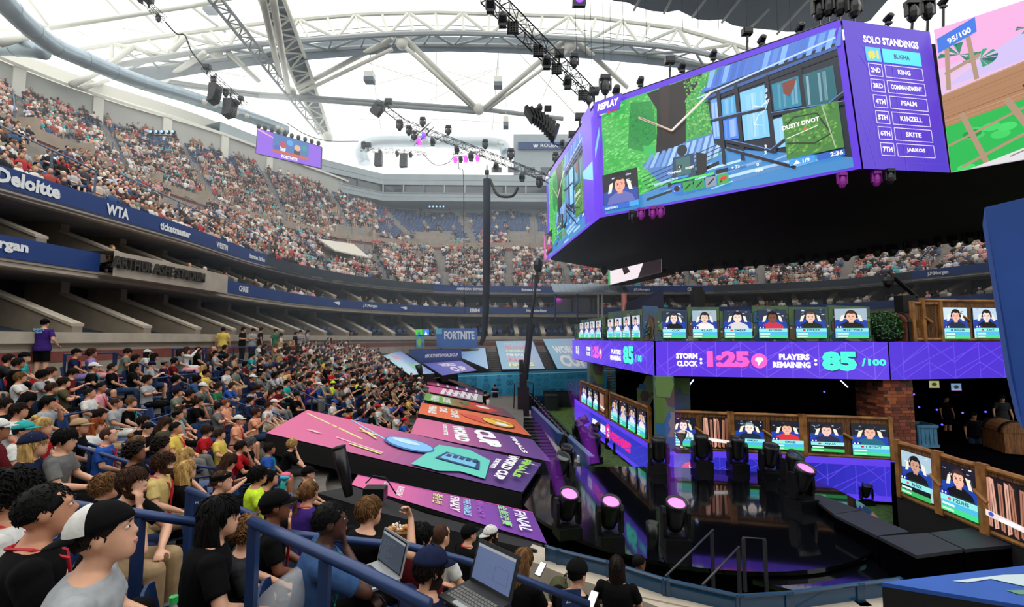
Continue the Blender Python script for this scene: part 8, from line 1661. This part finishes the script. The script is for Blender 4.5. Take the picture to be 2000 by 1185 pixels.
cvm.rect(3.8,1.2,9,.8,'#c05848'); cvm.text('FORTNITE',8,.3,.8,'#ffffff',.05,0,'c',4); cvm.build('led_face',colmat('led_screen',.3),root)
mb=MB(); a,b,c_,d=PY(499,299,43.2)-off,PY(627,329,46.2)-off,PY(628,286,46.2)-off,PY(502,249,43.2)-off; mb.prism([a,b,c_,d],(0,.25,0)); mb.build('cabinet',M_fix,root)
for i in range(10):x=505+i*13; q=MB(); q.ell(PY(x,247+i*3.7,43+i*.3)-off,(.22,.2,.22),8,5); q.box(PY(x,244+i*3.7,43+i*.3)-off,(.3,.2,.15)); q.build('top_lamp',M_fix,root)
for lab,x,y,Y in(('rack of five round lamps above the near upper seats',318,268,40),('rack of lamps under the press windows, bend side',660,391,58),('rack of lamps under the press windows, middle',853,410,64)):
 p=PY(x,y,Y); root=thing('lamp_rack',lab,'stage light',p); q=MB(); q.tube([Vector((-1.2,0,.2)),Vector((1.2,0,.1))],.06,5); q.tube([Vector((-1.2,0,-.5)),Vector((-1.2,0,.3))],.05,5); q.tube([Vector((1.2,0,-.5)),Vector((1.2,0,.3))],.05,5); q.build('stand',M_fix,root)
 for k in range(5):q=MB(); q.ell((-1+k*.5,-.05,.45),(.2,.18,.2),8,6); q.build('round_lamp',M_fix,root); q=MB(); q.ell((-1+k*.5,-.2,.45),(.13,.05,.13),8,6); q.build('lamp_lens',mat('lamp_blue','#9cc4f0',emit=1.),root)
root=thing('terrace_canopy','pale ribbed metal canopy on blue posts over the far lounge','canopy',PY(1150,572,36)); off=root.location.copy(); a,b,c_,d=PY(1082,572,34)-off,PY(1231,573,34)-off,PY(1218,556,39)-off,PY(1076,556,39)-off
mb=MB(); mb.prism([a,b,c_,d],(0,0,.08)); mb.build('roof_sheet',mat('canopy_metal','#8ea6b8',.4,metal=.3),root)
for k in range(13):q=MB(); q.tube([a.lerp(b,k/12)+Vector((0,0,.1)),d.lerp(c_,k/12)+Vector((0,0,.1))],.035,4); q.build('roof_rib',M_pwall,root)
for x in(1084,1127,1168,1176,1215):q=MB(); e=PY(x,574,34.4)-off; q.tube([e,e-Vector((0,0,2.))],.07,6); q.build('post',M_rail if x<1130 else M_steel,root)
q=MB(); q.box(PY(1126,596,36)-off,(3.6,.3,1.1)); q.build('glazed_front',mat('lounge_glass','#1c3450',.1,spec=.8),root)
mb=MB(); P=[PY(1222,590,21),PY(1295,567,19),PY(1296,600,19),PY(1224,610,21)]; mb.prism(P,(0,.8,0)); tag(mb.build('dark_set_box',mat('box_navy','#1a1c3c',.6)),'dark navy angled box standing above the corner of the upper gallery','box')
q=MB(); q.tube([PY(1219,573,20.5),PY(1220,590,20.5),PY(1217,612,20.5)],[.12,.09,.05],6); tag(q.build('pink_prop',mat('prop_pink','#c07068',.6)),'thin pink upright prop beside the navy box','prop')
p=PY(1363,590,22); mb=MB(); mb.box((0,0,0),(.55,.4,1.1)); mb.box((0,0,.62),(.4,.3,.2)); o=tag(mb.build('black_speaker',M_fix),'black upright speaker above the white shirt portrait','speaker'); o.location=p
root=thing('camera_jib','black camera jib arm pointing down above the treasure chest','jib',PY(1790,580,17)); off=root.location.copy(); q=MB(); q.tube([PY(1736,534,17)-off,PY(1790,580,17)-off],.07,6); q.build('arm',M_fix,root); q=MB(); q.ell(PY(1735,548,17)-off,(.2,.15,.28),8,6); q.box(PY(1740,538,17)-off,(.2,.15,.15)); q.build('camera',M_fix,root); q=MB(); q.box(PY(1768,593,17)-off,(.5,.4,.6)); q.build('base',M_fix,root)
mb=MB(); P=[PZ(x,y,-4.75)for x,y in((1034,800),(1095,850),(1140,900),(1055,910),(1040,880),(1010,815))]; mb.prism(P,(0,0,-.3)); mb.build('floor_court_walk',M_conc,None,kind='structure')
bz=[PZ(*p,-4.2)for p in((1037,795),(1088,846),(1104,850),(1150,893))]
for i,(a,b)in enumerate(zip(bz,bz[1:])):
 root=thing('court_barrier','long grey blue courtside barrier rail beside the file of lights, %s'%('long far piece','short bend','near piece')[i],'barrier',a,0,'court barrier panels'); t=b-a; q=MB(); q.prism([Vector((0,0,0)),t,t+Vector((.2,0,0)),Vector((.2,0,0))],(0,0,.05)); q.build('top_rail',mat('barrier_grey','#566a8c',.5),root); q=MB(); q.prism([Vector((0,0,-.5)),t+Vector((0,0,-.5)),t,Vector((0,0,0))],(.04,0,0)); q.build('panel',M_fascia,root)
for i in range(13):
 t=i/12; a=PZ(1022+42*t,818+78*t,-4.68); mb=MB(); mb.box(a+Vector((.1,0,0)),(1.3-.3*t,.35,.09)); mb.build('step_plate',M_fix,None,kind='structure')
for i,(x,y)in enumerate(((1113,893),(1135,902),(1116,884))):q=MB(); q.box((0,0,.12),(.3,.25,.24)); o=tag(q.build('white_box',MATS['cloth_white']),'small white box on the grey court walk, %s'%('near the barrier','next to the deck edge','the flat one')[i],'box'); o.location=PZ(x,y,-4.72)
M_hz=bpy.data.materials.new('haze'); M_hz.use_nodes=True; nt=M_hz.node_tree; nt.nodes.clear(); o_=nt.nodes.new('ShaderNodeOutputMaterial'); v_=nt.nodes.new('ShaderNodeVolumeScatter'); v_.inputs['Color'].default_value=(.82,.93,1,1); v_.inputs['Density'].default_value=.0055; v_.inputs['Anisotropy'].default_value=.2; nt.links.new(v_.outputs[0],o_.inputs['Volume'])
mb=MB(); mb.box((5,46,9.5),(118,56,22)); o=mb.build('haze',M_hz); tag(o,'thin bluish haze hanging in the upper bowl','haze',None,'stuff')
